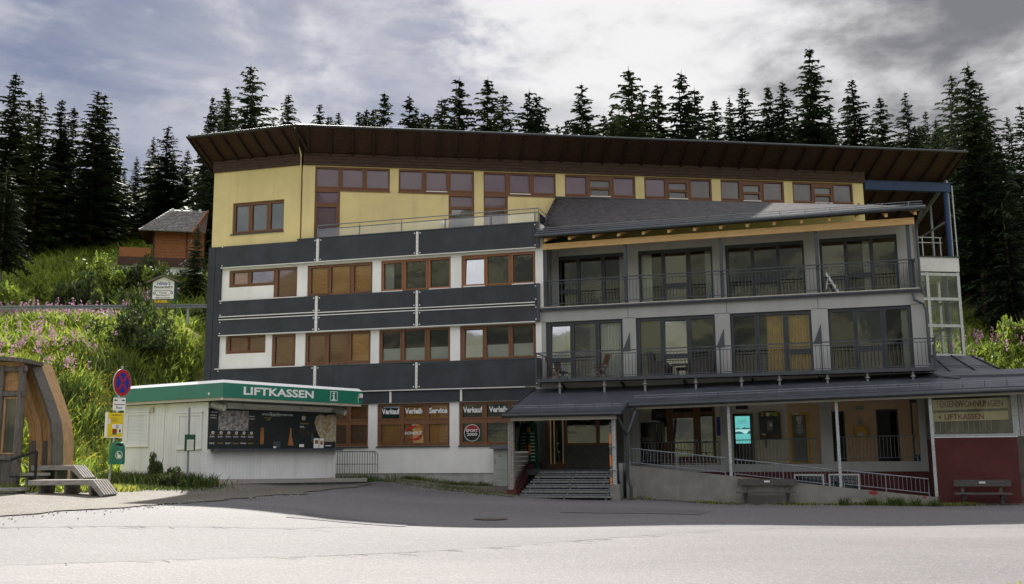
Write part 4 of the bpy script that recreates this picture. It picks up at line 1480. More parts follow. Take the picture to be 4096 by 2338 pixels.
    mb.build('shingle', 'shingle', HOTEL, kind='stuff')
    mb = MB()
    mb.quad([e0, e1, t1, t0]); mb.quad([t0, t1, e1, e0])
    mb.v = [(x, y, z - .015) for x, y, z in mb.v]
    # dark cheek under the left verge
    low0, low1 = Vector(e0), Vector(t0)
    mb.quad([low0 - Vector((0, 0, .05)), low0, low1, (low1.x, low1.y, 8.7)])
    mb.quad([(low1.x, low1.y, 8.7), low1, low0, low0 - Vector((0, 0, .05))])
    mb.build('shingle_roof_deck', 'shingle', HOTEL)
    mb = MB(); mb.bar(t0 + Vector((0, -.03, .02)), t1 + Vector((0, -.03, .02)), .10, .05); mb.build('roof_flashing', 'roof_metal', HOTEL)
    mb = MB()
    for k in range(32):
        u = (k + .5) / 32
        c = e0.lerp(e1, u).lerp(t0.lerp(t1, u), .80)
        if u > .02:
            mb.hexa([c + Vector(x) for x in ((-.09, -.05, .02), (.09, -.05, .02), (.05, .08, .05), (-.05, .08, .05), (-.03, -.05, .13), (.03, -.05, .13), (.03, .06, .10), (-.03, .06, .10))])
    mb.build('snow_hook', 'anthracite_dark', HOTEL, kind='stuff')
    # snow rail along the eave
    mb = MB()
    s0, s1 = e0 + (t0 - e0).normalized() * .22, e1 + (t1 - e1).normalized() * .22
    for h in (.09, .17):
        mb.tube([s0 + Vector((0, 0, h)), s1 + Vector((0, 0, h))], .011, 5)
    for k in range(16):
        c = s0.lerp(s1, (k + .5) / 16); mb.bar(c + Vector((0, .12, .0)), c + Vector((0, 0, .18)), .02, .02)
    mb.build('snow_rail', 'rail_steel', HOTEL)
    mb = MB(); q0, q1 = e0 + Vector((0, -.02, .045)), e1 + Vector((0, -.02, .045))
    mb.quad([q0, q1, s1 + Vector((0, 0, .05)), s0 + Vector((0, 0, .05))])
    mb.build('eave_sheet', 'anthracite', HOTEL)


build_wing_b()


def build_canopy():
    fr = B; P = fr.P
    sl = .277
    top = 2.40

    def z(u, d):
        return top - sl * d + .018 * max(0, u - 3.8) * 1.0
    # two roof sheets: deep over the stairs, shallower over the ramp
    mb = MB()
    def slab(p, th=.07):
        n = len(p)
        mb.quad(p); mb.quad([(x, y, zz - th) for x, y, zz in reversed(p)])
        for k in range(n):
            a, b = p[k], p[(k + 1) % n]
            mb.quad([(a[0], a[1], a[2] - th), (b[0], b[1], b[2] - th), b, a])
    slab([P(-.28, 4.05, z(0, 4.05)), P(3.86, 4.05, z(0, 4.05)), P(3.86, 0, z(0, 0)), P(-.28, 0, z(0, 0))])
    slab([P(3.86, 2.98, z(3.86, 2.98)), P(17.6, 2.98, z(17.6, 2.98)), P(17.6, .0, z(17.6, 0) + .0), P(3.86, 0, z(3.86, 0))])
    mb.build('canopy_roof', 'roof_metal', HOTEL)
    mb = MB(); mb.box(fr, 13.8, 17.4, -4, 0, -1.8, 2.35); mb.build('grey_wall', 'grey_plaster', HOTEL)
    # flashings, gutters
    mb = MB()
    mb.tube([P(-.30, 4.12, z(0, 4.05) - .04), P(3.86, 4.12, z(0, 4.05) - .04)], .065, 8)
    mb.tube([P(3.80, 3.05, z(3.86, 2.98) - .04), P(17.6, 3.05, z(17.6, 2.98) - .04)], .065, 8)
    mb.bar(P(3.86, 4.1, z(0, 4.05)), P(3.86, 2.95, z(0, 2.98) + .04), .06, .12)
    mb.bar(P(-.28, 4.05, z(0, 4.05)), P(-.28, 0, z(0, 0)), .05, .10)
    # downpipe joining both gutters
    mb.tube([P(3.72, 4.05, 1.18), P(3.72, 3.98, 1.08), P(3.86, 3.80, .72), P(3.92, 3.62, .52), P(3.92, 3.62, -.95), P(4.02, 3.62, -1.15), P(4.02, 3.62, -1.66)], .055, 8)
    mb.tube([P(4.12, 3.05, 1.5), P(4.12, 3.10, 1.32), P(4.05, 3.3, 1.0), P(3.93, 3.62, .60)], .055, 8)
    mb.build('gutter', 'anthracite_dark', HOTEL)
    mb = MB()
    for a, b, d in ((-.05, 3.75, 3.98), ):
        mb.box(fr, a, b, d - .06, d, z(0, d) - .235, z(0, d) - .085)
    mb.hexa([P(3.95, 2.84, z(3.9, 2.9) - .19), P(3.95, 2.90, z(3.9, 2.9) - .19), P(17.4, 2.90, z(17.4, 2.9) - .19), P(17.4, 2.84, z(17.4, 2.9) - .19),
             P(3.95, 2.84, z(3.9, 2.9) - .08), P(3.95, 2.90, z(3.9, 2.9) - .08), P(17.4, 2.90, z(17.4, 2.9) - .08), P(17.4, 2.84, z(17.4, 2.9) - .08)])
    mb.build('fascia', 'kiosk_soffit', HOTEL)
    # seams and snow rails
    mb = MB()
    for u0, u1, d, n in ((-.1, 3.75, 3.55, 6), (4.0, 17.4, 2.45, 21)):
        for h in (.10, .17):
            mb.tube([P(u0, d, z(u0, d) + h), P(u1, d, z(u1, d) + h)], .011, 5)
        for k in range(n):
            u = u0 + (u1 - u0) * (k + .5) / n
            mb.bar(P(u, d - .1, z(u, d - .1)), P(u, d + .02, z(u, d) + .20), .022, .022)
    mb.build('snow_rail', 'rail_steel', HOTEL)
    mb = MB()
    for d in (3.75, 3.9):
        mb.bar(P(-.26, d, z(0, d) + .01), P(3.84, d, z(0, d) + .01), .03, .018)
    mb.bar(P(3.9, 2.7, z(3.9, 2.7) + .01), P(17.5, 2.7, z(17.5, 2.7) + .01), .03, .018)
    mb.tube([P(13.9, .75, 2.42), P(14.6, 1.2, 2.28)], .05, 8)
    mb.bar(P(14.0, .9, z(14, .9) + .03), P(17.5, 1.25, z(17.5, 1.25) + .03), .05, .07)
    mb.build('roof_seam', 'anthracite', HOTEL)
    # columns
    for u, zb in ((7.215, -.86), (10.66, -1.2), (13.49, -1.48)):
        mb = MB(); mb.box(fr, u - .045, u + .045, 2.66, 2.75, zb, z(u, 2.7) - .09); mb.build('canopy_post', 'galvanised', HOTEL)
    mb = MB(); mb.box(fr, 3.43, 3.56, 3.62, 3.75, -1.2, 1.06); mb.build('canopy_post', 'galvanised', HOTEL)
    mb = MB(); mb.box(fr, 3.36, 3.66, 3.55, 3.85, -1.75, -1.08); mb.build('post_footing', 'concrete', HOTEL)
    mb = MB()
    for k in range(3):
        mb.box(fr, -.20 + k * .065, -.142 + k * .065, 3.62, 3.80 + (k % 2) * .008, -1.28, 1.10)
    mb.build('canopy_post', 'weathered_wood', HOTEL)
    mb = MB(); mb.box(fr, -.24, .02, 3.55, 3.86, -1.75, -1.26); mb.build('post_footing', 'red_plaster', HOTEL)
    # boarded side of the porch with poster glass above
    for k in range(9):
        z0 = -1.4 + k * .155
        mb = MB(); mb.box(fr, -.17, -.12 - (k % 2) * .006, .35, 3.6, z0 + .006, z0 + .15); mb.build('side_board', 'weathered_wood', HOTEL)
    mb = MB(); mb.box(fr, -.16, -.14, .4, 3.55, .02, 1.3); mb.build('side_pane', 'pane_dark', HOTEL)
    mb = MB(); mb.box(fr, -.18, -.175, .9, 1.9, .05, 1.25); mb.build('poster', 'print_grey', HOTEL)


build_canopy()


def build_ground_floor():
    fr = B; P = fr.P
    ROT = -R(17.2)
    FZ = -.50
    # arcade: piers, parapets, header
    ar = [(3.70, 13.80, -1.9, 2.3)]
    op = [(3.70, 6.66, -.50, 1.60), (7.09, 10.11, -.49, 1.63), (10.51, 13.34, -.42, 1.68)]
    mb = MB()
    mb.cell(fr, [(3.16, 13.80, -.76, 2.3)], op, -.3, 0.0)
    mb.build('arcade_wall', 'grey_plaster', HOTEL)
    bw = [(9.19, 10.09, -1.30, -.90), (10.35, 11.26, -1.40, -.89)]
    mb = MB(); mb.cell(fr, [(3.7, 13.80, -1.9, -.76)], bw, -.3, -.012); mb.build('base_wall', 'red_plaster', HOTEL)
    for a, b, c, e in bw:
        mb = MB(); mb.cell(fr, [(a - .055, b + .055, c - .05, e + .055)], [(a, b, c, e)], -.012, .03)
        w = mb.build('basement_window', 'sign_white', HOTEL)
        g = MB(); g.box(fr, a, b, -.2, -.18, c, e); g.build('pane', 'pane_glass', w)
        hang(fr, a, b, c, e, -.21, 'frosted_blue', w)
        wv = MB()
        n = 11
        for k in range(n):
            u0 = a + (b - a) * (k + .5) / n
            pts = [P(u0 + .028 * math.sin(t * 1.05), -.05, c + (e - c) * t / 12) for t in range(13)]
            wv.tube(pts, .007, 4)
        wv.build('window_grille', 'anthracite', w)
    # gallery floor, ceiling and rear wall
    mb = MB(); mb.box(fr, -.1, 13.7, -1.7, -.001, -.62, -.51); mb.build('gallery_floor', 'concrete', HOTEL)
    mb = MB(); mb.box(fr, 3.2, 13.7, -1.7, -.3, 2.15, 2.25); mb.build('gallery_ceiling', 'cream_plaster', HOTEL)
    mb = MB()
    mb.cell(fr, [(3.2, 8.96, -.5, 2.2)], [(3.89, 6.31, -.46, 1.66)], -1.9, -1.7, 0)
    mb.cell(fr, [(8.96, 13.7, -.5, 2.2)], [(9.02, 9.72, -.48, 1.36), (10.50, 10.97, -.48, 1.38), (12.05, 12.80, -.48, 1.42)], -1.9, -1.7, 1)
    mb.build('gallery_wall', ['cream_plaster', 'peach_plaster'], HOTEL)
    mb = MB(); mb.box(fr, 3.2, 13.7, -4.2, -4.1, -.6, 2.2); mb.box(fr, 3.2, 13.7, -4.1, -1.91, -.62, -.5); mb.box(fr, 3.2, 13.7, -4.1, -1.91, 2.16, 2.2)
    mb.build('interior_wall', 'interior_shop', HOTEL)
    mb = MB(); mb.box(fr, 3.16, 3.26, -1.7, 0, -.5, 2.2); mb.box(fr, 13.6, 13.7, -1.7, -.3, -.5, 2.2); mb.build('gallery_end_wall', 'cream_plaster', HOTEL)
    # brown entrance with two glazed leaves
    w = window(fr, [(3.89, 6.31, -.46, 1.66)],
               [(4.02, 4.45, 1.46, 1.60), (4.72, 5.49, 1.46, 1.60), (5.75, 6.20, 1.46, 1.60), (4.02, 4.45, .30, 1.30), (4.70, 5.48, -.22, 1.24), (5.74, 6.20, -.22, 1.36)], -1.72,
               styles=[('x', 'pane_dark'), ('x', 'pane_dark'), ('x', 'pane_dark'), ('x', 'pane_dark'), ('x', 'pane_sky'), ('x', 'pane_sky')], name='entrance_door')
    mb = MB(); mb.box(fr, 5.56, 5.62, -1.70, -1.62, .35, .42); mb.tube([P(5.50, -1.66, .39), P(5.60, -1.66, .39)], .015, 6); mb.build('handle', 'galvanised', w)
    mb = MB()
    rnd = random.Random(3)
    for k in range(7):
        u = rnd.uniform(4.72, 5.2); z0 = rnd.uniform(.1, .9)
        mb.box(fr, u, u + .16, -1.80, -1.795, z0, z0 + .2, k % 3)
    mb.box(fr, 5.86, 6.12, -1.80, -1.795, .62, .84, 2)
    mb.build('notice', ['sign_white', 'print_orange', 'banner_cream'], w)
    # yellow door with grey leaf
    d = MB(); d.cell(fr, [(9.02, 9.72, -.48, 1.36)], [(9.11, 9.61, -.44, 1.27)], -1.82, -1.70)
    do = d.build('yellow_door', 'ochre_paint', HOTEL)
    mb = MB(); mb.box(fr, 9.11, 9.61, -1.80, -1.75, -.44, 1.27); mb.build('door_leaf', 'grey_paint', do)
    mb = MB()
    for a, b, c, e in ((9.27, 9.47, 1.06, 1.22), (9.31, 9.43, .93, 1.05), (9.28, 9.48, .60, .90), (9.14, 9.34, 1.29, 1.34), (9.645, 9.69, .80, .90)):
        mb.box(fr, a, b, -1.75, -1.69, c, e)
    mb.build('notice', 'paper', do)
    mb = MB()
    for c, e in ((.63, .70), (.72, .79), (.81, .87)):
        for a in (9.30, 9.395):
            mb.box(fr, a, a + .065, -1.689, -1.687, c, e)
    mb.build('print', 'grey_paint', do, kind='stuff')
    mb = MB(); mb.tube([P(9.52, -1.70, .38), P(9.62, -1.70, .38)], .014, 6); mb.build('handle', 'galvanised', do)
    for a, b, e in ((10.50, 10.97, 1.38), (12.05, 12.80, 1.42)):
        mb = MB(); mb.cell(fr, [(a, b, -.48, e)], [(a + .06, b - .06, -.46, e - .06)], -1.82, -1.70)
        dd = mb.build('dark_door', 'anthracite_dark', HOTEL)
        g = MB(); g.box(fr, a + .06, (a + b) / 2 + .12, -1.84, -1.80, -.46, e - .06); g.build('door_leaf', 'black_paint', dd)
    mb = MB(); mb.cell(fr, [(13.16, 13.5, -.45, 1.76)], [(13.22, 13.44, -.2, 1.6)], -.85, -.75); mb.build('side_door', 'anthracite_dark', HOTEL)
    # porch: floor, back wall with shop entrance
    mb = MB(); mb.box(fr, -.12, 3.42, .3, 2.5, -.80, -.63); mb.build('porch_floor', 'deck_dark', HOTEL)
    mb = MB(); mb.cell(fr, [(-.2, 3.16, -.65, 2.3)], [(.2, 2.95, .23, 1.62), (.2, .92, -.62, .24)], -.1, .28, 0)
    mb.build('porch_wall', 'porch_shaded_paint', HOTEL)
    mb = MB(); mb.box(fr, -.2, 3.16, -3.1, -3.0, -.65, 2.3); mb.box(fr, -.2, 3.2, -3.0, -.11, -.7, -.62); mb.build('interior_wall', 'interior_shop', HOTEL)
    w = window(fr, [(.92, 2.95, .23, 1.62)], [(1.0, 2.12, .32, 1.55), (2.24, 2.88, .32, 1.55)], .26, styles=[('x', 'pane_dark'), ('x', 'pane_sky')], name='shop_window')
    mb = MB()
    text(mb, fr, 'Verkauf', 1.45, 1.95, 1.14, 1.26, .205, 0, .015); text(mb, fr, 'Verleih', 1.28, 1.72, .90, 1.02, .205, 0, .015); text(mb, fr, 'Service', 1.05, 1.4, .66, .78, .205, 0, .015)
    mb.build('lettering', 'print_grey', w)
    w = window(fr, [(.2, .92, -.62, 1.62)], [(.40, .50, -.35, 1.5), (.56, .84, -.35, 1.5)], .24, styles=[('x', 'pane_glass'), ('x', 'pane_glass')], name='entrance_door')
    mb = MB()
    for u in (.38, .52, .86):
        mb.box(fr, u - .02, u + .02, .24, .30, -.45, 1.5)
    mb.build('door_edge', 'banner_cream', w)
    mb = MB(); mb.tube([P(.60, .28, .32), P(.72, .28, .32)], .015, 6); mb.build('handle', 'galvanised', w)
    mb = MB(); mb.box(fr, 3.42, 3.55, .0, 2.6, -1.8, -.4); mb.box(fr, 3.16, 3.4, -.1, .25, -.6, 2.2); mb.build('porch_side_wall', 'grey_plaster', HOTEL)
    # red wing to the right with glazing above
    mb = MB(); mb.box(fr, 13.56, 16.02, 1.6, 2.0, -2.0, .34); mb.box(fr, 13.56, 16.02, .02, 1.6, -2.0, .30); mb.build('red_wall', 'red_plaster', HOTEL)
    mb = MB(); mb.box(fr, 13.56, 16.04, 1.6, 2.03, .34, .37); mb.build('window_sill', 'sign_white', HOTEL)
    w = window(fr, [(13.56, 16.14, .37, 1.80)], [(13.64, 15.95, .45, 1.70)], 1.9, styles=[('x', 'rail_glass')], fm='galvanised', name='corner_window')
    mb = MB(); mb.box(fr, 16.16, 16.95, 1.75, 1.9, .37, 1.75); mb.build('side_pane', 'print_grey', HOTEL)
    mb = MB(); mb.box(fr, 13.56, 17, -.3, .01, -1.9, 2.3); mb.build('interior_wall', 'interior_shop', HOTEL)
    mb = MB()
    for k in range(22):
        mb.box(fr, 13.72 + k * .085, 13.735 + k * .085, 1.2, 1.215, .55, .90, k % 2)
    mb.box(fr, 13.7, 15.7, 1.19, 1.22, .53, .55, 1); mb.box(fr, 13.7, 15.0, .9, .95, 1.62, 1.64, 1)
    mb.build('ski_rack', ['banner_cream', 'grey_paint'], HOTEL)


build_ground_floor()

# ------------------------------------------------------------------ ticket kiosk


def build_kiosk():
    fr = K; P = fr.P
    t = thing('ticket_kiosk', 'white ticket kiosk with green roof band reading LIFTKASSEN', 'kiosk', P(0, 0, -.85))
    ZB, ZT = -.88, 1.70
    L, F = 4.45, 5.85
    mb = MB()
    # left face is the plane u=0, front face the plane d=0
    mb.box(fr, 0.0, F, -L, 0.0, ZB, ZT)
    mb.build('wall', 'kiosk_white', t)
    # corner profiles and panel ribs
    mb = MB()
    mb.box(fr, -.012, -.001, -L + .02, -L + .14, ZB, ZT)
    mb.box(fr, F - .12, F + .01, .001, .022, ZB, ZT)
    mb.box(fr, -.02, -.001, -2.24, -2.18, ZB, ZT)
    mb.box(fr, .15, F - .13, .001, .014, -.86, -.76)
    mb.build('corner_profile', 'kiosk_white', t)
    mb = MB()
    for k in range(38):
        u = .2 + k * .148
        mb.box(fr, u, u + .07, .001, .007, -.75, .10)
    for k in range(29):
        d = -L + .1 + k * .148
        mb.box(fr, -.007, -.001, d, d + .07, ZB + .1, ZT - .1)
    mb.build('wall_rib', 'kiosk_white', t, kind='stuff')
    KLs = [(-4.22, -2.98, .33, 1.46), (-1.46, -.24, .22, 1.36)]
    # frame for the left face: its own frame with u along the face
    fl = Fr(*P(0, 0, 0)[:2], 34)
    for a, b, c, e in KLs:
        mb = MB(); mb.cell(fl, [(a, b, c, e)], [(a + .09, b - .09, c + .08, e - .09)], .001, .05); mb.box(fl, a - .03, b + .03, .001, .08, e, e + .04); mb.box(fl, a - .02, b + .02, .001, .06, c - .04, c)
        w = mb.build('shutter_window', 'kiosk_white', t)
        n = 20; h = (e - c - .17) / n
        for k in range(n):
            z0 = c + .08 + k * h
            s = MB(); s.hexa([fl.P(a + .09, .032, z0 + .006), fl.P(b - .09, .032, z0 + .006), fl.P(b - .09, .002, z0 + .006), fl.P(a + .09, .002, z0 + .006),
                              fl.P(a + .09, .020, z0 + h), fl.P(b - .09, .020, z0 + h), fl.P(b - .09, .002, z0 + h), fl.P(a + .09, .002, z0 + h)])
            s.build('shutter_slat', 'kiosk_white', w)
    mb = MB(); mb.box(fl, -2.96, -2.76, .001, .05, 1.44, 1.60); mb.build('vent', 'kiosk_soffit', t)
    # roof slab, green band, white cap, soffit
    d1, d0, u0, u1 = 1.02, -L - .15, -.28, F + .32
    mb = MB(); mb.box(fr, u0 + .03, u1 - .03, d0 + .03, d1 - .03, ZT + .03, ZT + .10); mb.build('soffit', 'kiosk_soffit', t)
    mb = MB()
    mb.box(fr, u0, u1, d1 - .04, d1, 1.80, 2.26); mb.box(fr, u0, u0 + .04, d0, d1 - .04, 1.80, 2.26); mb.box(fr, u1 - .04, u1, d0, d1 - .04, 1.80, 2.26)
    mb.build('fascia', 'kiosk_green', t)
    mb = MB()
    mb.hexa([P(u0 - .005, d1 + .005, 2.26), P(u1 + .005, d1 + .005, 2.26), P(u1 + .005, d0, 2.26), P(u0 - .005, d0, 2.26),
             P(u0 + .10, d1 - .10, 2.36), P(u1 - .10, d1 - .10, 2.36), P(u1 - .10, d0, 2.36), P(u0 + .10, d0, 2.36)])
    mb.box(fr, u0 + .02, u1 - .02, d1 - .10, d1 - .045, 1.715, 1.797); mb.box(fr, u0 + .045, u0 + .10, d0, d1 - .11, 1.715, 1.797)
    mb.build('roof_cap', 'sign_white', t)
    mb = MB(); text(mb, fr, 'LIFTKASSEN', .55, 3.68, 1.91, 2.175, d1 + .006, 0, 0.03)
    mb.build('lettering', 'sign_white', t)
    mb = MB()
    a, b, c, e = 4.50, 4.86, 1.86, 2.20
    mb.cell(fr, [(a, b, c, e)], [(a + .022, b - .022, c + .02, e - .02)], d1 + .001, d1 + .008)
    m_ = (a + b) / 2
    disc(mb, fr, m_, 2.125, .05, .035, d1 + .001, d1 + .008, 0, 14)
    mb.box(fr, m_ - .075, m_ + .03, d1 + .001, d1 + .008, 2.035, 2.065); mb.box(fr, m_ - .035, m_ + .035, d1 + .001, d1 + .007, 1.915, 2.035); mb.box(fr, m_ - .085, m_ + .085, d1 + .001, d1 + .008, 1.888, 1.915)
    mb.build('info_symbol', 'sign_white', t)
    mb = MB(); mb.box(fr, F + .12, F + .24, d1 + .001, d1 + .09, 2.02, 2.17); mb.box(fr, F + .08, F + .095, d1 + .001, d1 + .02, 1.84, 2.06); mb.build('flood_lamp', 'lamp_white', t)
    mb = MB(); disc(mb, fl, -.55 + .9, 1.93, .045, .05, .285, .288, 0, 9); mb.build('sticker', 'sign_white', t)
    # tube lamps and round spotlights under the roof
    for a, b in ((1.35, 3.0), (3.95, 5.5)):
        mb = MB(); mb.box(fr, a, b, .10, .20, 1.60, 1.66); mb.tube([P(a + .05, .15, 1.57), P(b - .05, .15, 1.57)], .025, 8); mb.build('tube_lamp', 'lamp_white', t)
    for u in (.22, F - .05):
        mb = MB(); mb.tube([P(u - .12, .10, 1.62), P(u + .06, .48, 1.50)], [.13, .14], 14, 0, False)
        mb.quad([P(u - .12 + .13 * math.cos(x * math.pi / 7), .10, 1.62 + .13 * math.sin(x * math.pi / 7)) for x in range(14)])
        mb.quad([P(u + .03 + .12 * math.cos(x * math.pi / 7) * .8, .42 + .05 * math.cos(x * math.pi / 7), 1.51 + .12 * math.sin(x * math.pi / 7)) for x in range(14)], 1)
        mb.build('spotlight', ['galvanised', 'lamp_white'], t)
    # counter shelf
    mb = MB(); mb.box(fr, .16, F + .06, .001, .34, .115, .19); mb.build('counter', 'anthracite', t)
    # information board with its print
    bd = MB(); bd.box(fr, .02, F - .01, .002, .035, .195, 1.50); board = bd.build('info_board', 'board_black', t)
    e4 = lambda x: .02 + (x - 135) / (2235 - 135)          # rough share along the board
    def U(f):                                               # foreshortened position -> metres
        return F * (f / (1.158 - .158 * f)) if f < 1 else F
    pr = MB()
    D = .040
    def r(x0, x1, z0, z1, m, dd=D):
        pr.box(fr, U((x0 - 135) / 2100), U((x1 - 135) / 2100), .0355, dd, z0, z1, m)
    r(300, 795, .79, 1.44, 0)
    rnd = random.Random(2)
    for i, x in enumerate((215, 350, 478, 605, 728, 850)):
        uc = U((x - 135) / 2100)
        disc(pr, fr, uc, .715, .055, .045, .0355, .042, 1, 12)
        disc(pr, fr, uc, .715, .028, .022, .042, .045, 3, 8)
        a, b = x - 52, x + 42
        text_bars(pr, fr, U((a - 135) / 2100), U((b - 135) / 2100), .64, 1, 4, rnd, .020)
        text_bars(pr, fr, U((a - 135) / 2100), U((b - 135) / 2100), .595, 3, 1, rnd, .008)
        text_bars(pr, fr, U((a - 135) / 2100), U((b - 135) / 2100), .53, 5, 5, rnd, .008)
        text_bars(pr, fr, U((a - 135) / 2100), U((b - 135) / 2100), .385, 3, 4 if i % 2 else 1, rnd, .009)
    for x0, x1 in ((165, 285), (808, 905)):
        text_bars(pr, fr, U((x0 - 135) / 2100), U((x1 - 135) / 2100), 1.26, 1, 1, rnd, .02)
        text_bars(pr, fr, U((x0 - 135) / 2100), U((x1 - 135) / 2100), 1.20, 3, 1, rnd, .008)
        text_bars(pr, fr, U((x0 - 135) / 2100), U((x1 - 135) / 2100), 1.12, 7, 5, rnd, .010)
    text(pr, fr, 'AKTUELLE', U(880 / 2100), U(998 / 2100), 1.325, 1.385, .041, 1, .02)
    text(pr, fr, 'PlannerAlm', U(1005 / 2100), U(1185 / 2100), 1.30, 1.43, .041, 1, .01, .3)
    text(pr, fr, 'INFORMATIONEN', U(1192 / 2100), U(1385 / 2100), 1.325, 1.385, .041, 1, .02)
    text(pr, fr, 'PlannerAlm', U(38 / 2100), U(145 / 2100), 1.345, 1.40, .041, 1, .01, .3)
    text_bars(pr, fr, U(915 / 2100), U(1060 / 2100), 1.225, 1, 4, rnd, .022)
    text_bars(pr, fr, U(950 / 2100), U(1030 / 2100), 1.165, 1, 4, rnd, .022)
    # pin symbol, text and gold relief map at the right
    disc(pr, fr, U(1565 / 2100), 1.27, .085, .075, .0355, .042, 1, 16); disc(pr, fr, U(1565 / 2100), 1.27, .06, .052, .042, .045, 3, 14); disc(pr, fr, U(1565 / 2100), 1.27, .03, .03, .045, .048, 1, 10)
    text_bars(pr, fr, U(1507 / 2100), U(1685 / 2100), 1.06, 1, 4, rnd, .022)
    text_bars(pr, fr, U(1507 / 2100), U(1585 / 2100), .98, 4, 1, rnd, .009)
    text_bars(pr, fr, U(1507 / 2100), U(1580 / 2100), .88, 10, 5, rnd, .011)
    text_bars(pr, fr, U(1600 / 2100), U(1675 / 2100), .86, 10, 5, rnd, .011)
    r(1640, 1715, .25, .345, 1); r(2065, 2158, .28, .31, 1)
    mp = [(1880, 1.10), (1905, 1.34), (1960, 1.42), (2010, 1.40), (2055, 1.36), (2110, 1.41), (2230, 1.43), (2230, .44), (2055, .44), (1965, .62), (1925, .80)]
    pr.prism(fr, [(U((x - 135) / 2100), z) for x, z in reversed(mp)], .0355, .041, 6)
    # two upright animal shapes kept as plain painted figures
    r(1000, 1055, .34, .80, 7); r(1005, 1050, .80, .90, 7)
    pr.prism(fr, [(U((x - 135) / 2100), z) for x, z in ((1448, .30), (1548, .30), (1528, .46), (1508, .72), (1508, .90), (1482, .90), (1480, .72), (1462, .46))], .0355, .041, 7)
    r(1210, 1330, .21, .44, 8); r(1215, 1260, .215, .27, 1, .043)
    r(1872, 1955, .21, .56, 1, .043); r(1965, 2035, .21, .56, 1, .043); r(1890, 1945, .36, .50, 7, .046); r(1980, 2020, .33, .47, 7, .046)
    r(1832, 1858, .42, .72, 8)
    pr.build('print', ['map_relief', 'sign_white', 'print_grey', 'letter_red', 'print_gold', 'print_brown', 'map_gold', 'print_orange', 'anthracite'], board, kind='stuff')
    # steps-height dark platform in front
    p = thing('kiosk_platform', 'low dark platform with wooden edge in front of the ticket counter', 'platform', P(2.5, .6, -.9))
    mb = MB()
    q = [(.0, .02), (F + .9, .02), (F + .9, .75), (F + .5, 1.1), (.35, 1.1), (-.15, .65)]
    for (a, b), (c, e) in zip(q, q[1:] + q[:1]):
        pass
    zt = lambda u: -.80 - .018 * u
    n = len(q)
    topv = [P(u, d, zt(u)) for u, d in q]; botv = [P(u, d, zt(u) - .22) for u, d in q]
    mb.quad(list(reversed(topv))[::-1]); mb.quad(list(reversed(botv)))
    for k in range(n):
        k2 = (k + 1) % n
        mb.quad([botv[k], botv[k2], topv[k2], topv[k]])
    mb.build('platform_top', 'deck_dark', p)
    mb = MB()
    for k in (2, 3, 4):
        a, b = Vector(topv[k]), Vector(topv[(k + 1) % n]); mb.bar(a + Vector((0, 0, -.03)), b + Vector((0, 0, -.03)), .06, .14)
    mb.build('edge_board', 'weathered_wood', p)


def text_bars(mb, fr, u0, u1, z, n, m, rnd, h):
    """small print: rows of word-length dashes"""
    for k in range(n):
        zz = z - k * h * 2.0
        u = u0; end = u1 - rnd.uniform(0, .25) * (u1 - u0)
        while u < end:
            w = rnd.uniform(.12, .3) * (u1 - u0)
            e = min(u + w, end)
            mb.quad([fr.P(u, .0405, zz), fr.P(e, .0405, zz), fr.P(e, .0405, zz + h), fr.P(u, .0405, zz + h)], m)
            u = e + .018


build_kiosk()


# ------------------------------------------------------------------ poles, bins, barriers, cabinet


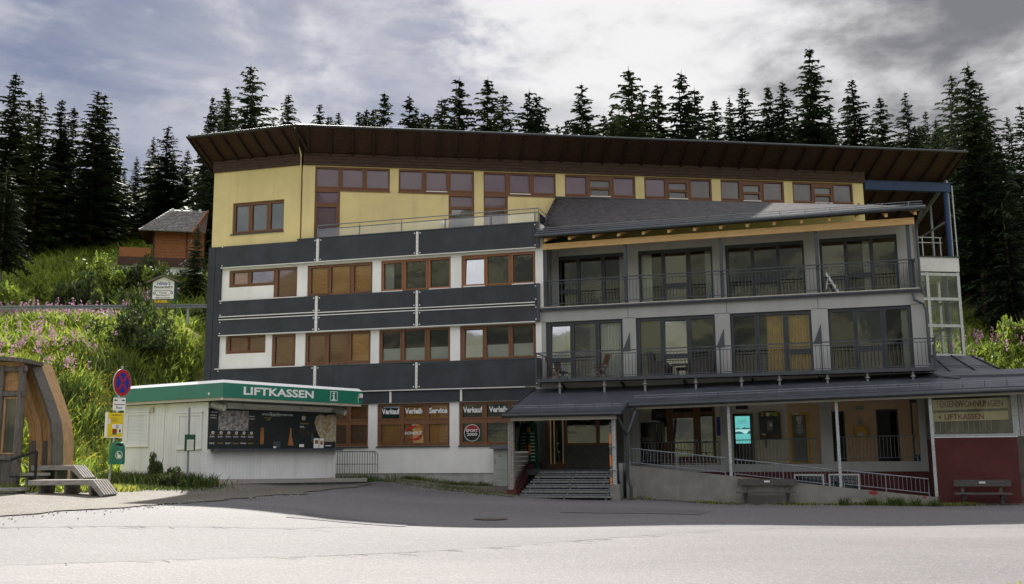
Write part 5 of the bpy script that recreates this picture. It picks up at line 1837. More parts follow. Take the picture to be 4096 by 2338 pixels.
def build_street():
    # leaning sign pole
    b = Vector((-11.95, 30.0, -.95)); tp = Vector((-11.72, 30.0, 2.66))
    t = thing('sign_pole', 'leaning galvanised pole with round no-stopping sign beside the kiosk', 'sign post', b)
    at = lambda z: b.lerp(tp, (z - b.z) / (tp.z - b.z))
    mb = MB(); mb.tube([b, tp], .035, 8); mb.build('pole', 'galvanised', t)
    q = at(2.15); fs = Fr(q.x + .05, q.y - .04, -74)
    mb = MB(); disc(mb, fs, 0, 2.15, .41, .41, 0, .03, 0, 32)
    s = mb.build('round_sign', 'galvanised', t)
    mb = MB()
    disc(mb, fs, 0, 2.15, .395, .395, .03, .034, 0, 32)
    disc(mb, fs, 0, 2.15, .30, .30, .034, .037, 1, 32)
    for sg in (1, -1):
        c, e = math.cos(R(52)), math.sin(R(52))
        w = .036
        mb.prism(fs, [(x * sg, z) for x, z in ((-.30 * c - w * e, 2.15 - .30 * e + w * c), (-.30 * c + w * e, 2.15 - .30 * e - w * c), (.30 * c + w * e, 2.15 + .30 * e - w * c), (.30 * c - w * e, 2.15 + .30 * e + w * c))][::sg], .036, .040, 0)
    mb.build('sign_face', ['sign_red', 'sign_blue'], s)
    q = at(1.52); f2 = Fr(q.x + .05, q.y - .04, -40)
    mb = MB(); mb.box(f2, -.18, .18, 0, .02, 1.33, 1.71)
    pl = mb.build('sign_plate', 'sign_white', t)
    mb = MB()
    text(mb, f2, 'Ausgenommen', -.16, .16, 1.47, 1.54, .022, 0, .015); text(mb, f2, 'Busse', -.09, .09, 1.38, 1.45, .022, 0, .015)
    for sg in (1, -1):
        mb.prism(f2, [(sg * .17, 1.63), (sg * .11, 1.66), (sg * .11, 1.60)][::-sg], .02, .023, 0); mb.box(f2, min(sg * .06, sg * .115), max(sg * .06, sg * .115), .02, .023, 1.617, 1.643)
    mb.build('lettering', 'black_paint', pl)
    q = at(.95); f3 = Fr(q.x - .03, q.y - .05, -58)
    y = thing('timetable_board', 'yellow bus timetable board fixed to the leaning sign pole', 'notice board', f3.P(0, 0, .5))
    mb = MB(); mb.box(f3, -.27, .27, .0, .05, .55, 1.26); mb.build('board', 'sign_yellow', y)
    mb = MB(); mb.box(f3, -.30, -.272, -.02, .07, .53, 1.28); mb.box(f3, -.30, .28, .0, .055, .525, .548); mb.build('board_edge', 'sign_white', y)
    mb = MB()
    rnd = random.Random(8)
    mb2 = mb
    text(mb, f3, 'FAHRPLAN', -.14, .20, 1.17, 1.215, .052, 0, .01)
    for k in range(4):
        mb.box(f3, -.16, .05 + .05 * (k % 2), .05, .053, 1.10 - k * .035, 1.107 - k * .035, 0)
    mb.box(f3, -.24, -.17, .05, .054, .93, 1.07, 1); mb.box(f3, -.1, .24, .05, .054, .80, .92, 1); mb.box(f3, .02, .13, .054, .057, .81, .90, 2)
    mb.box(f3, -.08, .06, .05, .054, .62, .78, 3); mb.box(f3, -.08, .06, .054, .056, .62, .66, 4); mb.box(f3, .10, .24, .05, .054, .66, .80, 1); mb.box(f3, .14, .20, .054, .057, .68, .77, 0)
    mb.build('print', ['black_paint', 'sign_white', 'print_grey', 'letter_red', 'bin_green'], y, kind='stuff')
    # green litter bin
    q = at(.1); f4 = Fr(q.x + .20, q.y - .16, -20)
    n = thing('litter_bin', 'green plastic litter bin with white symbol hung on the leaning sign pole', 'litter bin', f4.P(0, 0, -.25))
    mb = MB()
    seg = 24; zs = [(-.25, .225, .17), (-.23, .23, .175), (.22, .215, .165), (.30, .20, .155), (.37, .16, .13), (.41, .09, .08), (.42, 0.01, .01)]
    prev = None
    for z, ru, rd in zs:
        ring = [f4.P(ru * math.cos(2 * math.pi * k / seg), rd * math.sin(2 * math.pi * k / seg), z) for k in range(seg)]
        if prev:
            for k in range(seg):
                mb.quad([prev[k], ring[k], ring[(k + 1) % seg], prev[(k + 1) % seg]])
        else:
            mb.quad(ring[::-1])
        prev = ring
    for f in range(len(mb.f)):
        mb.f[f] = mb.f[f][::-1]
    mb.build('body', 'bin_green', n, smooth_=True)
    mb = MB()
    for k in range(14):
        pass
    ring = [f4.P(.11 * math.cos(2 * math.pi * k / 16) + .05, .155 + .0 + .05 * math.sin(2 * math.pi * k / 16) * .2, .315 + .045 * math.sin(2 * math.pi * k / 16)) for k in range(16)]
    mb.quad(ring); mb.build('opening', 'black_paint', n)
    mb = MB(); disc(mb, f4, .06, .02, .10, .12, .176, .184, 0, 20); disc(mb, f4, .06, .02, .085, .105, .184, .186, 1, 20)
    mb.box(f4, .04, .11, .186, .189, -.06, .03, 0); disc(mb, f4, .03, .07, .02, .02, .186, .189, 0, 8); mb.box(f4, .015, .04, .186, .189, -.05, .05, 0)
    mb.build('symbol', ['sign_white', 'bin_green'], n)
    mb = MB(); mb.tube([f4.P(.24 * math.cos(2 * math.pi * k / 20), .185 * math.sin(2 * math.pi * k / 20), -.235) for k in range(21)], .012, 5); mb.build('rim', 'bin_green', n)
    # second pole with a small green timetable box
    b = Vector((-9.57, 29.84, -.95))
    t = thing('stop_pole', 'thin grey pole with small dark green timetable box before the kiosk corner', 'sign post', b)
    mb = MB(); mb.tube([b, (-9.60, 29.84, 1.40)], .032, 8); mb.build('pole', 'rail_steel', t)
    f5 = Fr(-9.58, 29.79, -12)
    mb = MB(); mb.box(f5, -.10, .20, 0, .05, .12, .60); mb.build('box', 'sign_green', t)
    mb = MB(); mb.box(f5, -.03, .16, .05, .054, .14, .45)
    mb.build('paper', 'paper', t)
    mb = MB()
    for k in range(12):
        mb.box(f5, -.01, .10 + .03 * (k % 3), .054, .056, .42 - k * .022, .426 - k * .022)
    mb.build('print', 'print_grey', t, kind='stuff')
    # two crowd barriers against the shop wall
    lab = ['grey metal crowd barrier standing next to the white shop wall', 'rear grey metal crowd barrier leaning on the white shop wall, almost hidden by another']
    for k, (dx, dy) in enumerate(((0, 0), (-.15, .35))):
        fb = Fr(-7.35 + dx, 39.55 + dy, 25)
        z0 = -1.02
        t = thing('crowd_barrier', lab[k], 'barrier', fb.P(1.2, 0, z0), 'crowd barriers by the shop wall')
        mb = MB()
        mb.tube([fb.P(0, 0, z0 + .14), fb.P(0, 0, z0 + 1.0), fb.P(.12, 0, z0 + 1.1), fb.P(2.30, 0, z0 + 1.1), fb.P(2.42, 0, z0 + 1.0), fb.P(2.42, 0, z0 + .14), fb.P(0, 0, z0 + .14)], .022, 6)
        mb.tube([fb.P(0, 0, z0 + .62), fb.P(2.42, 0, z0 + .62)], .012, 5)
        mb.build('frame', 'rail_steel', t)
        me = box_mesh('bar', .016, .016, .96, 'rail_steel')
        for j in range(20):
            inst('bar', me, t, fb.P(.115 * (j + 1), 0, z0 + .14), -R(25))
        for u in (.35, 2.1):
            mb = MB(); mb.tube([fb.P(u, -.3, z0), fb.P(u, 0, z0 + .18), fb.P(u, .3, z0)], .018, 6); mb.build('foot', 'rail_steel', t)
    # electric cabinet
    fc = Fr(-.76, 38.35, 9)
    t = thing('electric_cabinet', 'pale grey electric cabinet with warning triangle beside the porch', 'cabinet', fc.P(.25, -.2, -1.3))
    mb = MB(); mb.box(fc, 0, .55, -.35, 0, -1.35, .13); mb.build('body', 'cabinet_grey', t)
    mb = MB(); mb.box(fc, .02, .53, .001, .018, -.64, .11); mb.build('door', 'cabinet_grey', t)
    mb = MB(); mb.box(fc, .02, .53, .001, .012, -.88, -.66); mb.box(fc, .02, .53, .001, .012, -1.13, -.90); mb.box(fc, .02, .53, .001, .012, -1.33, -1.15); mb.build('panel', 'cabinet_grey', t)
    mb = MB(); mb.box(fc, .06, .085, .018, .04, -.42, -.24); mb.box(fc, .08, .46, .012, .016, -.985, -.975); mb.build('handle', 'rail_steel', t)
    mb = MB(); mb.hexa([fc.P(-.15, .18, .13), fc.P(.72, .18, .13), fc.P(.72, -.4, .16), fc.P(-.15, -.4, .16), fc.P(-.08, .05, .24), fc.P(.65, .05, .24), fc.P(.65, -.4, .27), fc.P(-.08, -.4, .27)]); mb.build('cover', 'roof_metal', t)
    mb = MB(); mb.prism(fc, [(.22, -.165), (.32, -.165), (.27, -.075)], .018, .022, 0); mb.prism(fc, [(.237, -.155), (.303, -.155), (.27, -.095)], .022, .024, 1); mb.box(fc, .265, .277, .024, .026, -.148, -.108, 0)
    mb.build('warning_sign', ['black_paint', 'letter_yellow'], t)
    # entrance steps made of open metal treads
    fr = B; P = fr.P
    t = thing('entrance_steps', 'open grey metal steps under the porch roof', 'steps', P(1.8, 3.4, -1.65))
    tz = [-1.49, -1.335, -1.175, -1.02, -.86, -.71]
    te = [(.16, 3.42), (.24, 3.42), (.32, 3.42), (.40, 3.18), (.48, 3.18), (.56, 3.18)]
    for k in range(6):
        d = 3.95 - k * .27
        a, b = te[k]
        mid = (a + b) / 2
        for x0, x1 in ((a, mid - .01), (mid + .01, b)):
            mb = MB(); mb.box(fr, x0, x1, d - .28, d, tz[k] - .03, tz[k] + .03); mb.box(fr, x0, x1, d - .29, d - .25, tz[k] - .03, tz[k] + .035)
            mb.build('tread', 'step_metal', t)
        mb = MB(); mb.box(fr, a, b, d - .285, d - .265, tz[k] + .05, tz[k] + .085); mb.build('riser_bar', 'rail_steel', t)
        for u in (a + .12, mid, b - .2):
            mb = MB(); mb.box(fr, u - .03, u + .03, d - .1, d - .04, tz[k] - .14, tz[k] - .031); mb.build('bracket', 'step_metal', t)
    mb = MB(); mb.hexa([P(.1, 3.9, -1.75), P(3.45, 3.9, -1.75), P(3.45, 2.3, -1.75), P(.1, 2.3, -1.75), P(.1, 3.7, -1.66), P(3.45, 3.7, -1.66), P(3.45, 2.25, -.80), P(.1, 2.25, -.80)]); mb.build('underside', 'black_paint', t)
    mb = MB(); mb.hexa([P(-.02, 3.85, -1.75), P(.10, 3.85, -1.75), P(.10, 2.0, -1.75), P(-.02, 2.0, -1.75), P(-.02, 3.85, -1.25), P(.10, 3.85, -1.25), P(.10, 2.3, -.42), P(-.02, 2.3, -.42)])
    mb.box(fr, -.02, .10, .5, 2.3, -1.0, -.40); mb.build('stringer', 'red_plaster', t)
    mb = MB(); mb.bar(P(.115, 3.86, -1.22), P(.115, 2.3, -.38), .05, .05); mb.bar(P(.115, 2.3, -.38), P(.115, .6, -.38), .05, .05); mb.build('edge_rail', 'black_paint', t)
    # dark bin on the steps, menu column, marker pole
    mb = MB(); mb.tube([P(3.28, 2.85, -1.03), P(3.28, 2.85, -.58)], .115, 16); o = mb.build('waste_bin', 'black_paint')
    tag(o, 'black cylindrical waste bin on the steps beside the porch post', 'waste bin')
    mb = MB(); mb.tube([P(3.28, 2.85, -.60), P(3.28, 2.85, -.57)], .12, 16); mb.build('rim', 'galvanised', o)
    t = thing('menu_board', 'tall dark green advertising board with ice lollies on the porch', 'advertising board', P(.05, 1.6, -.62))
    mb = MB(); fm = Fr(*P(.02, 1.5, 0)[:2], 30)
    mb.hexa([fm.P(-.08, .15, -.62), fm.P(.30, .15, -.62), fm.P(.30, .05, -.62), fm.P(-.08, .05, -.62), fm.P(-.24, -.05, 1.05), fm.P(.14, -.05, 1.05), fm.P(.14, -.12, 1.05), fm.P(-.24, -.12, 1.05)])
    mb.build('board', 'sign_green', t)
    mb = MB()
    for k in range(9):
        z = -.3 + k * .12; f = (z + .62) / 1.67
        mb.quad([fm.P(.03 - .16 * f, .153 - .2 * f, z), fm.P(.2 - .16 * f, .153 - .2 * f, z), fm.P(.2 - .16 * f, .153 - .2 * f, z + .03), fm.P(.03 - .16 * f, .153 - .2 * f, z + .03)], 0)
    for z0, z1, m_ in ((.72, .90, 1), (-.1, .28, 1)):
        f = (z0 + .62) / 1.67; f1 = (z1 + .62) / 1.67
        mb.quad([fm.P(-.06 - .16 * f, .154 - .2 * f, z0), fm.P(.03 - .16 * f, .154 - .2 * f, z0), fm.P(.03 - .16 * f1, .154 - .2 * f1, z1), fm.P(-.06 - .16 * f1, .154 - .2 * f1, z1)], m_)
    mb.build('print', ['sign_white', 'orange_paint'], t, kind='stuff')
    mb = MB(); mb.box(fm, -.12, .34, -.02, .2, -.63, -.60); mb.build('foot', 'rail_steel', t)
    t = thing('marker_pole', 'orange and dark snow marker pole strapped to the porch post', 'marker pole', P(3.40, 3.80, -1.2))
    for k in range(6):
        mb = MB(); z0 = -1.2 + k * .36; mb.box(fr, 3.36, 3.415, 3.76, 3.81, z0, z0 + .358); mb.build('section', ['orange_paint', 'weathered_dark'][k % 2], t)
    mb = MB()
    for z in (-.62, .16):
        mb.box(fr, 3.34, 3.60, 3.755, 3.82, z, z + .02)
    mb.build('clamp', 'galvanised', t)
    # ramp with its retaining wall
    t = thing('access_ramp', 'concrete access ramp with sloping rendered wall in front of the arcade', 'ramp', P(8.6, 2.6, -1.7))
    top = lambda u: -.47 - .106 * (u - 3.75)
    mb = MB(); mb.prism(fr, [(3.70, -2.1), (13.52, -2.1), (13.52, top(13.52)), (3.70, top(3.70))], 2.58, 2.78); mb.build('ramp_wall', 'concrete', t)
    mb = MB(); mb.prism(fr, [(3.70, -2.1), (13.5, -2.1), (13.5, top(13.5) - .12), (3.70, top(3.7) - .12)], .02, 2.57); mb.build('ramp_deck', 'grey_paint', t)
    for (u, z, ru, rz) in ((11.62, -1.37, .13, .07), (13.12, -1.50, .07, .03)):
        mb = MB()
        rr = random.Random(int(u * 10))
        pts = [(u + ru * math.cos(a) * rr.uniform(.7, 1.2), z + rz * math.sin(a) * rr.uniform(.7, 1.2)) for a in [2 * math.pi * k / 12 for k in range(12)]]
        mb.prism(fr, pts, 2.78, 2.783)
        mb.build('paint_patch', 'letter_red', t)

    def railing(label, u0, u1, zt0, zt1, zb0, zb1, d, n, posts, drop):
        t = thing('railing', label, 'railing', P(u0, d, zb0), 'galvanised railings of the arcade and ramp')
        mb = MB()
        mb.tube([P(u0, d, zb0 - drop), P(u0, d, zt0), P(u1, d, zt1), P(u1, d, zb1 - drop)], .021, 6)
        mb.tube([P(u0, d, zb0), P(u1, d, zb1)], .014, 5)
        mb.build('frame', 'rail_steel', t)
        for f in posts:
            mb = MB(); u = u0 + (u1 - u0) * f; mb.tube([P(u, d, zb0 + (zb1 - zb0) * f - drop), P(u, d, zt0 + (zt1 - zt0) * f)], .02, 6); mb.build('post', 'rail_steel', t)
        me = box_mesh('baluster', .013, .013, zt0 - zb0, 'rail_steel')
        for k in range(1, n):
            f = k / n
            inst('baluster', me, t, P(u0 + (u1 - u0) * f, d, zb0 + (zb1 - zb0) * f), -R(17.2))
    railing('sloping railing on the high end of the ramp wall, nearest the downpipe', 3.83, 7.03, .10, -.25, -.37, -.72, 2.68, 27, (.5,), .11)
    railing('sloping railing on the ramp wall behind the bench, between two canopy posts', 7.33, 10.44, -.29, -.65, -.77, -1.12, 2.68, 26, (.5,), .11)
    railing('sloping railing on the low end of the ramp wall, nearest the red wall', 10.76, 13.28, -.67, -.94, -1.10, -1.38, 2.68, 20, (.5,), .11)
    railing('level railing in the arcade opening before the brown entrance door', 3.76, 6.58, .31, .32, -.36, -.36, -.10, 23, (), .14)
    railing('level railing in the arcade opening before the lit screen and yellow door', 7.18, 10.02, .36, .39, -.36, -.33, -.10, 24, (.5,), .14)
    railing('level railing in the arcade opening before the yellow letterbox', 10.62, 13.24, .42, .46, -.32, -.28, -.10, 22, (.5,), .12)

    # benches
    def bench(label, u0, u1, d, zg):
        t = thing('bench', label, 'bench', P((u0 + u1) / 2, d, zg), 'dark wooden benches in front of the hotel')
        mb = MB(); mb.box(fr, u0, u1, d - .18, d - .13, zg + .62, zg + .82); mb.build('backrest', 'bench_wood', t)
        for k in range(2):
            mb = MB(); mb.box(fr, u0 - .03, u1 - .03, d - .10 + k * .21, d + .10 + k * .21, zg + .385, zg + .43); mb.build('seat_plank', 'bench_wood', t)
        for u in (u0 + .25, u1 - .3):
            mb = MB(); mb.bar(P(u, d - .17, zg + .38), P(u, d - .235, zg + .80), .09, .05); mb.build('back_post', 'bench_wood', t)
            mb = MB(); mb.box(fr, u - .06, u + .06, d - .12, d + .22, zg + .28, zg + .384); mb.box(fr, u - .05, u + .05, d - .06, d + .06, zg - .1, zg + .28); mb.build('leg', 'bench_wood', t)
        mb = MB(); m_ = (u0 + u1) / 2; mb.box(fr, m_ - .09, m_ + .09, d - .13, d - .125, zg + .71, zg + .77); mb.build('name_plate', 'paper', t)
    bench('weathered wooden bench in front of the concrete ramp wall', 7.43, 9.31, 3.08, -1.75)
    bench('weathered wooden bench in front of the dark red wall', 14.05, 15.69, 2.45, -1.80)


build_street()


def build_arcade_things():
    fr = B; P = fr.P
    t = thing('drinks_cabinet', 'tall black drinks cabinet in the arcade beside the brown door', 'drinks cabinet', P(3.85, -1.2, -.5))
    mb = MB(); mb.box(fr, 3.46, 4.24, -1.68, -1.05, -.5, 1.08); mb.build('body', 'board_black', t)
    mb = MB(); mb.box(fr, 3.45, 4.25, -1.68, -1.03, 1.08, 1.14); mb.build('cap', 'cabinet_grey', t)
    mb = MB(); mb.box(fr, 3.56, 4.14, -1.05, -1.03, -.40, .98); mb.build('door', 'screen_black', t)
    mb = MB(); text(mb, fr, 'Schnee', 3.62, 4.02, .38, .52, -1.02, 0, .01, .3); mb.build('lettering', 'print_grey', t)
    mb = MB()
    for u, w in ((3.505, 'KEYG'), (4.19, 'BETU')):
        for i, ch in enumerate(w):
            text(mb, fr, ch, u - .018, u + .018, .96 - i * .08, 1.01 - i * .08, -1.02, 0, .02)
    mb.build('lettering', 'sign_white', t)
    mb = MB()
    c = P(4.2, -1.3, 1.25); mb.tube([P(4.05, -1.3, 1.22), P(4.1, -1.3, 1.32), P(4.2, -1.3, 1.36), P(4.35, -1.3, 1.31), P(4.38, -1.3, 1.2)], [.05, .11, .13, .10, .04], 8)
    o = mb.build('ski_helmet', 'anthracite', smooth_=True); tag(o, 'dark ski helmet lying on top of the black drinks cabinet', 'helmet')
    t = thing('info_screen', 'upright black terminal with glowing turquoise screen in the arcade', 'screen', P(7.35, -1.6, -.5))
    mb = MB(); mb.box(fr, 6.99, 7.71, -1.69, -1.52, -.5, 1.35); mb.build('body', 'screen_black', t)
    mb = MB()
    mb.box(fr, 7.06, 7.60, -1.52, -1.515, .25, 1.26, 0)
    mb.prism(fr, [(7.06, .62), (7.60, .62), (7.60, .85), (7.45, .80), (7.3, .84), (7.18, .78), (7.06, .82)], -1.515, -1.511, 1)
    mb.prism(fr, [(7.06, .60), (7.38, .60), (7.32, .66), (7.2, .70), (7.06, .68)], -1.511, -1.508, 2); mb.prism(fr, [(7.46, .60), (7.60, .60), (7.60, .74), (7.54, .70)], -1.511, -1.508, 2)
    mb.prism(fr, [(7.06, .77), (7.6, .77), (7.6, .84), (7.5, .82), (7.4, .85), (7.25, .80), (7.15, .83), (7.06, .80)], -1.511, -1.508, 2)
    text(mb, fr, 'SCHLADMING', 7.15, 7.50, 1.12, 1.17, -1.512, 3, .02); text(mb, fr, 'DACHSTEIN', 7.18, 7.48, 1.05, 1.10, -1.512, 2, .02); text(mb, fr, 'Wir sind für Dich da.', 7.15, 7.50, .985, 1.02, -1.512, 2, .01)
    text(mb, fr, 'Wir arbeiten für Dich', 7.12, 7.56, .45, .475, -1.512, 2, .0)
    mb.build('screen', ['screen_cyan', 'screen_pale', 'screen_dark', 'screen_green'], t)
    mb = MB(); mb.box(fr, 7.1, 7.55, -1.69, -1.62, 1.52, 1.66); mb.box(fr, 7.29, 7.36, -1.62, -1.615, 1.56, 1.64); o = mb.build('exit_lamp', 'board_black'); tag(o, 'small black sign box on the wall above the turquoise screen', 'sign box')
    t = thing('vending_machine', 'wall-mounted black vending machine with lime green top', 'vending machine', P(8.3, -1.6, .4))
    mb = MB(); mb.prism(fr, [(7.94, .40), (8.70, .40), (8.70, 1.36), (8.5, 1.43), (8.14, 1.43), (7.94, 1.36)], -1.69, -1.50); mb.build('body', 'board_black', t)
    mb = MB()
    mb.prism(fr, [(8.02, 1.22), (8.20, 1.27), (8.44, 1.27), (8.62, 1.22), (8.62, 1.38), (8.02, 1.38)], -1.50, -1.49, 0)
    mb.box(fr, 8.10, 8.20, -1.49, -1.487, 1.25, 1.37, 1); mb.box(fr, 8.20, 8.31, -1.49, -1.486, 1.24, 1.38, 2); mb.box(fr, 8.22, 8.42, -1.50, -1.48, .72, 1.08, 3); mb.box(fr, 8.32, 8.40, -1.48, -1.475, .86, .97, 2)
    for u in (8.06, 8.11, 8.46, 8.51, 8.57):
        mb.box(fr, u, u + .03, -1.50, -1.485, .44, .56, 4)
    mb.box(fr, 8.02, 8.17, -1.50, -1.48, .56, .60, 2)
    mb.build('front', ['lime', 'letter_red', 'sign_white', 'rail_steel', 'print_orange'], t)
    mb = MB(); mb.tube([P(8.15, -1.6, .4), P(8.15, -1.66, .1)], .03, 6); mb.build('cable', 'board_black', t)
    mb = MB(); mb.box(fr, 6.36, 6.56, -1.69, -1.66, .55, 1.25); o = mb.build('poster', 'sign_blue'); tag(o, 'narrow dark blue poster right of the brown entrance door', 'poster')
    t = thing('letterbox', 'yellow letterbox on the peach wall between two dark doors', 'letterbox', P(11.5, -1.6, .43))
    mb = MB(); mb.prism(fr, [(11.30, .42), (11.70, .42), (11.70, .76), (11.64, .80), (11.36, .80), (11.30, .76)], -1.69, -1.45); mb.build('body', 'letter_yellow', t)
    mb = MB(); mb.box(fr, 11.29, 11.71, -1.70, -1.43, .69, .715); mb.build('flap', 'letter_yellow', t)
    mb = MB(); mb.box(fr, 11.40, 11.56, -1.45, -1.445, .47, .61); mb.build('label', 'paper', t)
    mb = MB(); mb.box(fr, 11.45, 11.56, -1.69, -1.60, .86, 1.12); o = mb.build('intercom', 'rail_steel'); tag(o, 'small grey device on the wall above the yellow letterbox', 'intercom')
    t = thing('toilet_sign', 'small green sign reading Wand. WC high on the peach wall', 'sign', P(11.5, -1.68, 1.43))
    mb = MB(); mb.box(fr, 11.38, 11.64, -1.69, -1.67, 1.43, 1.55); mb.build('plate', 'bin_green', t)
    mb = MB(); text(mb, fr, 'Wand. WC', 11.41, 11.61, 1.465, 1.52, -1.668, 0, .01); mb.build('lettering', 'sign_white', t)
    # banners behind the corner glazing
    d = 1.72
    for lab, z0, z1, s, a, b, c, e in (('cream banner reading FERIENWOHNUNGEN at the top of the corner window', 1.22, 1.60, 'FERIENWOHNUNGEN', 13.79, 15.75, 1.31, 1.53),
                                       ('cream banner reading LIFTKASSEN low in the corner window', .86, 1.18, '', 0, 0, 0, 0)):
        u1 = 15.88
        t = thing('banner', lab, 'banner', P(14.6, d, z0), 'banners in the corner window')
        mb = MB(); mb.hexa([P(13.62, d, z0), P(u1, d, z0 + .04), P(u1, d - .02, z0 + .04), P(13.62, d - .02, z0), P(13.62, d, z1 - .04), P(u1, d, z1), P(u1, d - .02, z1), P(13.62, d - .02, z1 - .04)])
        mb.build('cloth', 'banner_cream', t)
        mb = MB()
        if s:
            text(mb, fr, s, a, b, c, e, d + .004, 0, .03)
        else:
            text(mb, fr, 'LIFTKASSEN', 13.99, 15.16, .92, 1.10, d + .004, 0, .03)
            mb.prism(fr, [(13.80, 1.0), (13.88, .92), (13.88, 1.09)], d, d + .005)
        mb.build('lettering', 'letter_red', t)
    mb = MB(); mb.box(fr, 16.25, 16.9, 1.92, 1.94, .5, 1.7); o = mb.build('ski_school_sign', 'print_grey'); tag(o, 'grey sign with red mark at the right edge beyond the corner window', 'sign')
    mb = MB(); mb.prism(fr, [(16.42, 1.25), (16.8, 1.25), (16.62, 1.6)], 1.94, 1.945); mb.build('emblem', 'letter_red', o)


build_arcade_things()


def build_balcony_things():
    fr = B; P = fr.P

    def chair(label, u, d, face, z0):
        fc = Fr(*P(u, d, 0)[:2], 17.2 + face)
        Q = fc.P
        t = thing('folding_chair', label, 'chair', Q(0, 0, z0), 'wooden folding chairs on the lower balcony')
        for s in (-.19, .19):
            mb = MB(); mb.bar(Q(-.22, s, z0), Q(.24, s, z0 + .46), .03, .035); mb.build('leg', 'teak', t)
            mb = MB(); mb.bar(Q(.22, s * .9, z0), Q(-.16, s * .9, z0 + .44), .03, .035); mb.bar(Q(-.16, s * .9, z0 + .44), Q(-.32, s * .9, z0 + .92), .03, .035); mb.build('leg', 'teak', t)
        for k in range(5):
            mb = MB(); mb.box(fc, -.16 + k * .088, -.16 + k * .088 + .07, -.2, .2, z0 + .44, z0 + .46); mb.build('seat_slat', 'teak', t)
        for k in range(7):
            s = -.15 + k * .05
            mb = MB(); mb.bar(Q(-.20, s, z0 + .56), Q(-.31, s, z0 + .90), .035, .015); mb.build('back_slat', 'teak', t)
        for a, b in (((-.195, .54), (-.20, .57)), ((-.305, .88), (-.32, .93))):
            mb = MB(); mb.bar(Q(a[0], -.2, z0 + a[1]), Q(a[0], .2, z0 + a[1]), .03, .05); mb.build('back_rail', 'teak', t)
    z0 = 2.662
    chair('brown wooden folding chair at the left end of the lower balcony', .62, .52, -25, z0)
    chair('brown wooden folding chair in the middle of the first lower balcony bay', 2.42, .50, 180 + 20, z0)

    def wicker(label, u, d, face):
        fc = Fr(*P(u, d, 0)[:2], 17.2 + face)
        t = thing('wicker_armchair', label, 'armchair', fc.P(0, 0, z0), 'dark wicker armchairs on the lower balcony')
        mb = MB(); mb.box(fc, -.3, .3, -.3, .3, z0 + .05, z0 + .36); mb.build('seat', 'wicker', t)
        mb = MB(); mb.hexa([fc.P(-.32, .3, z0 + .05), fc.P(-.2, .3, z0 + .05), fc.P(-.2, -.3, z0 + .05), fc.P(-.32, -.3, z0 + .05), fc.P(-.40, .27, z0 + .95), fc.P(-.33, .27, z0 + .95), fc.P(-.33, -.27, z0 + .95), fc.P(-.40, -.27, z0 + .95)]); mb.build('backrest', 'wicker', t)
        for s in (-.32, .25):
            mb = MB()
            mb.prism(fc, [(-.3, z0 + .02), (.3, z0 + .02), (.3, z0 + .45), (.22, z0 + .56), (-.3, z0 + .60)], s, s + .08); mb.build('armrest', 'wicker', t)
    wicker('dark wicker armchair on the lower balcony, beside the open glass door', 4.60, .45, 10)
    wicker('dark wicker armchair on the lower balcony, right of the small table', 6.15, .45, 190)
    t = thing('side_table', 'small dark table between the wicker armchairs', 'table', P(5.35, .5, z0))
    mb = MB(); mb.box(fr, 5.05, 5.65, .2, .7, z0 + .42, z0 + .46); mb.build('tabletop', 'wicker', t)
    for u in (5.08, 5.58):
        for d in (.22, .64):
            mb = MB(); mb.box(fr, u, u + .04, d, d + .04, z0, z0 + .42); mb.build('leg', 'wicker', t)
    zz = 5.535
    t = thing('step_ladder', 'white step ladder leaning open on the upper balcony', 'ladder', P(10.9, -.7, zz))
    for d in (-.9, -.55):
        mb = MB(); mb.bar(P(11.05, d, zz), P(10.62, d, zz + .82), .04, .05); mb.build('rail', 'sign_white', t)
    for k in range(4):
        f = .2 + k * .2
        mb = MB(); mb.box(fr, 11.05 - .43 * f - .05, 11.05 - .43 * f + .05, -.9, -.55, zz + .82 * f, zz + .82 * f + .02); mb.build('tread', 'sign_white', t)
    mb = MB(); mb.bar(P(10.60, -.73, zz + .25), P(10.66, -.73, zz + .62), .03, .03); mb.bar(P(10.60, -.73, zz + .42), P(10.8, -.73, zz + .45), .02, .02); mb.build('prop', 'sign_white', t)


build_balcony_things()


# ------------------------------------------------------------------ timber shelter, loungers, roadside sign, guard rail, chalet


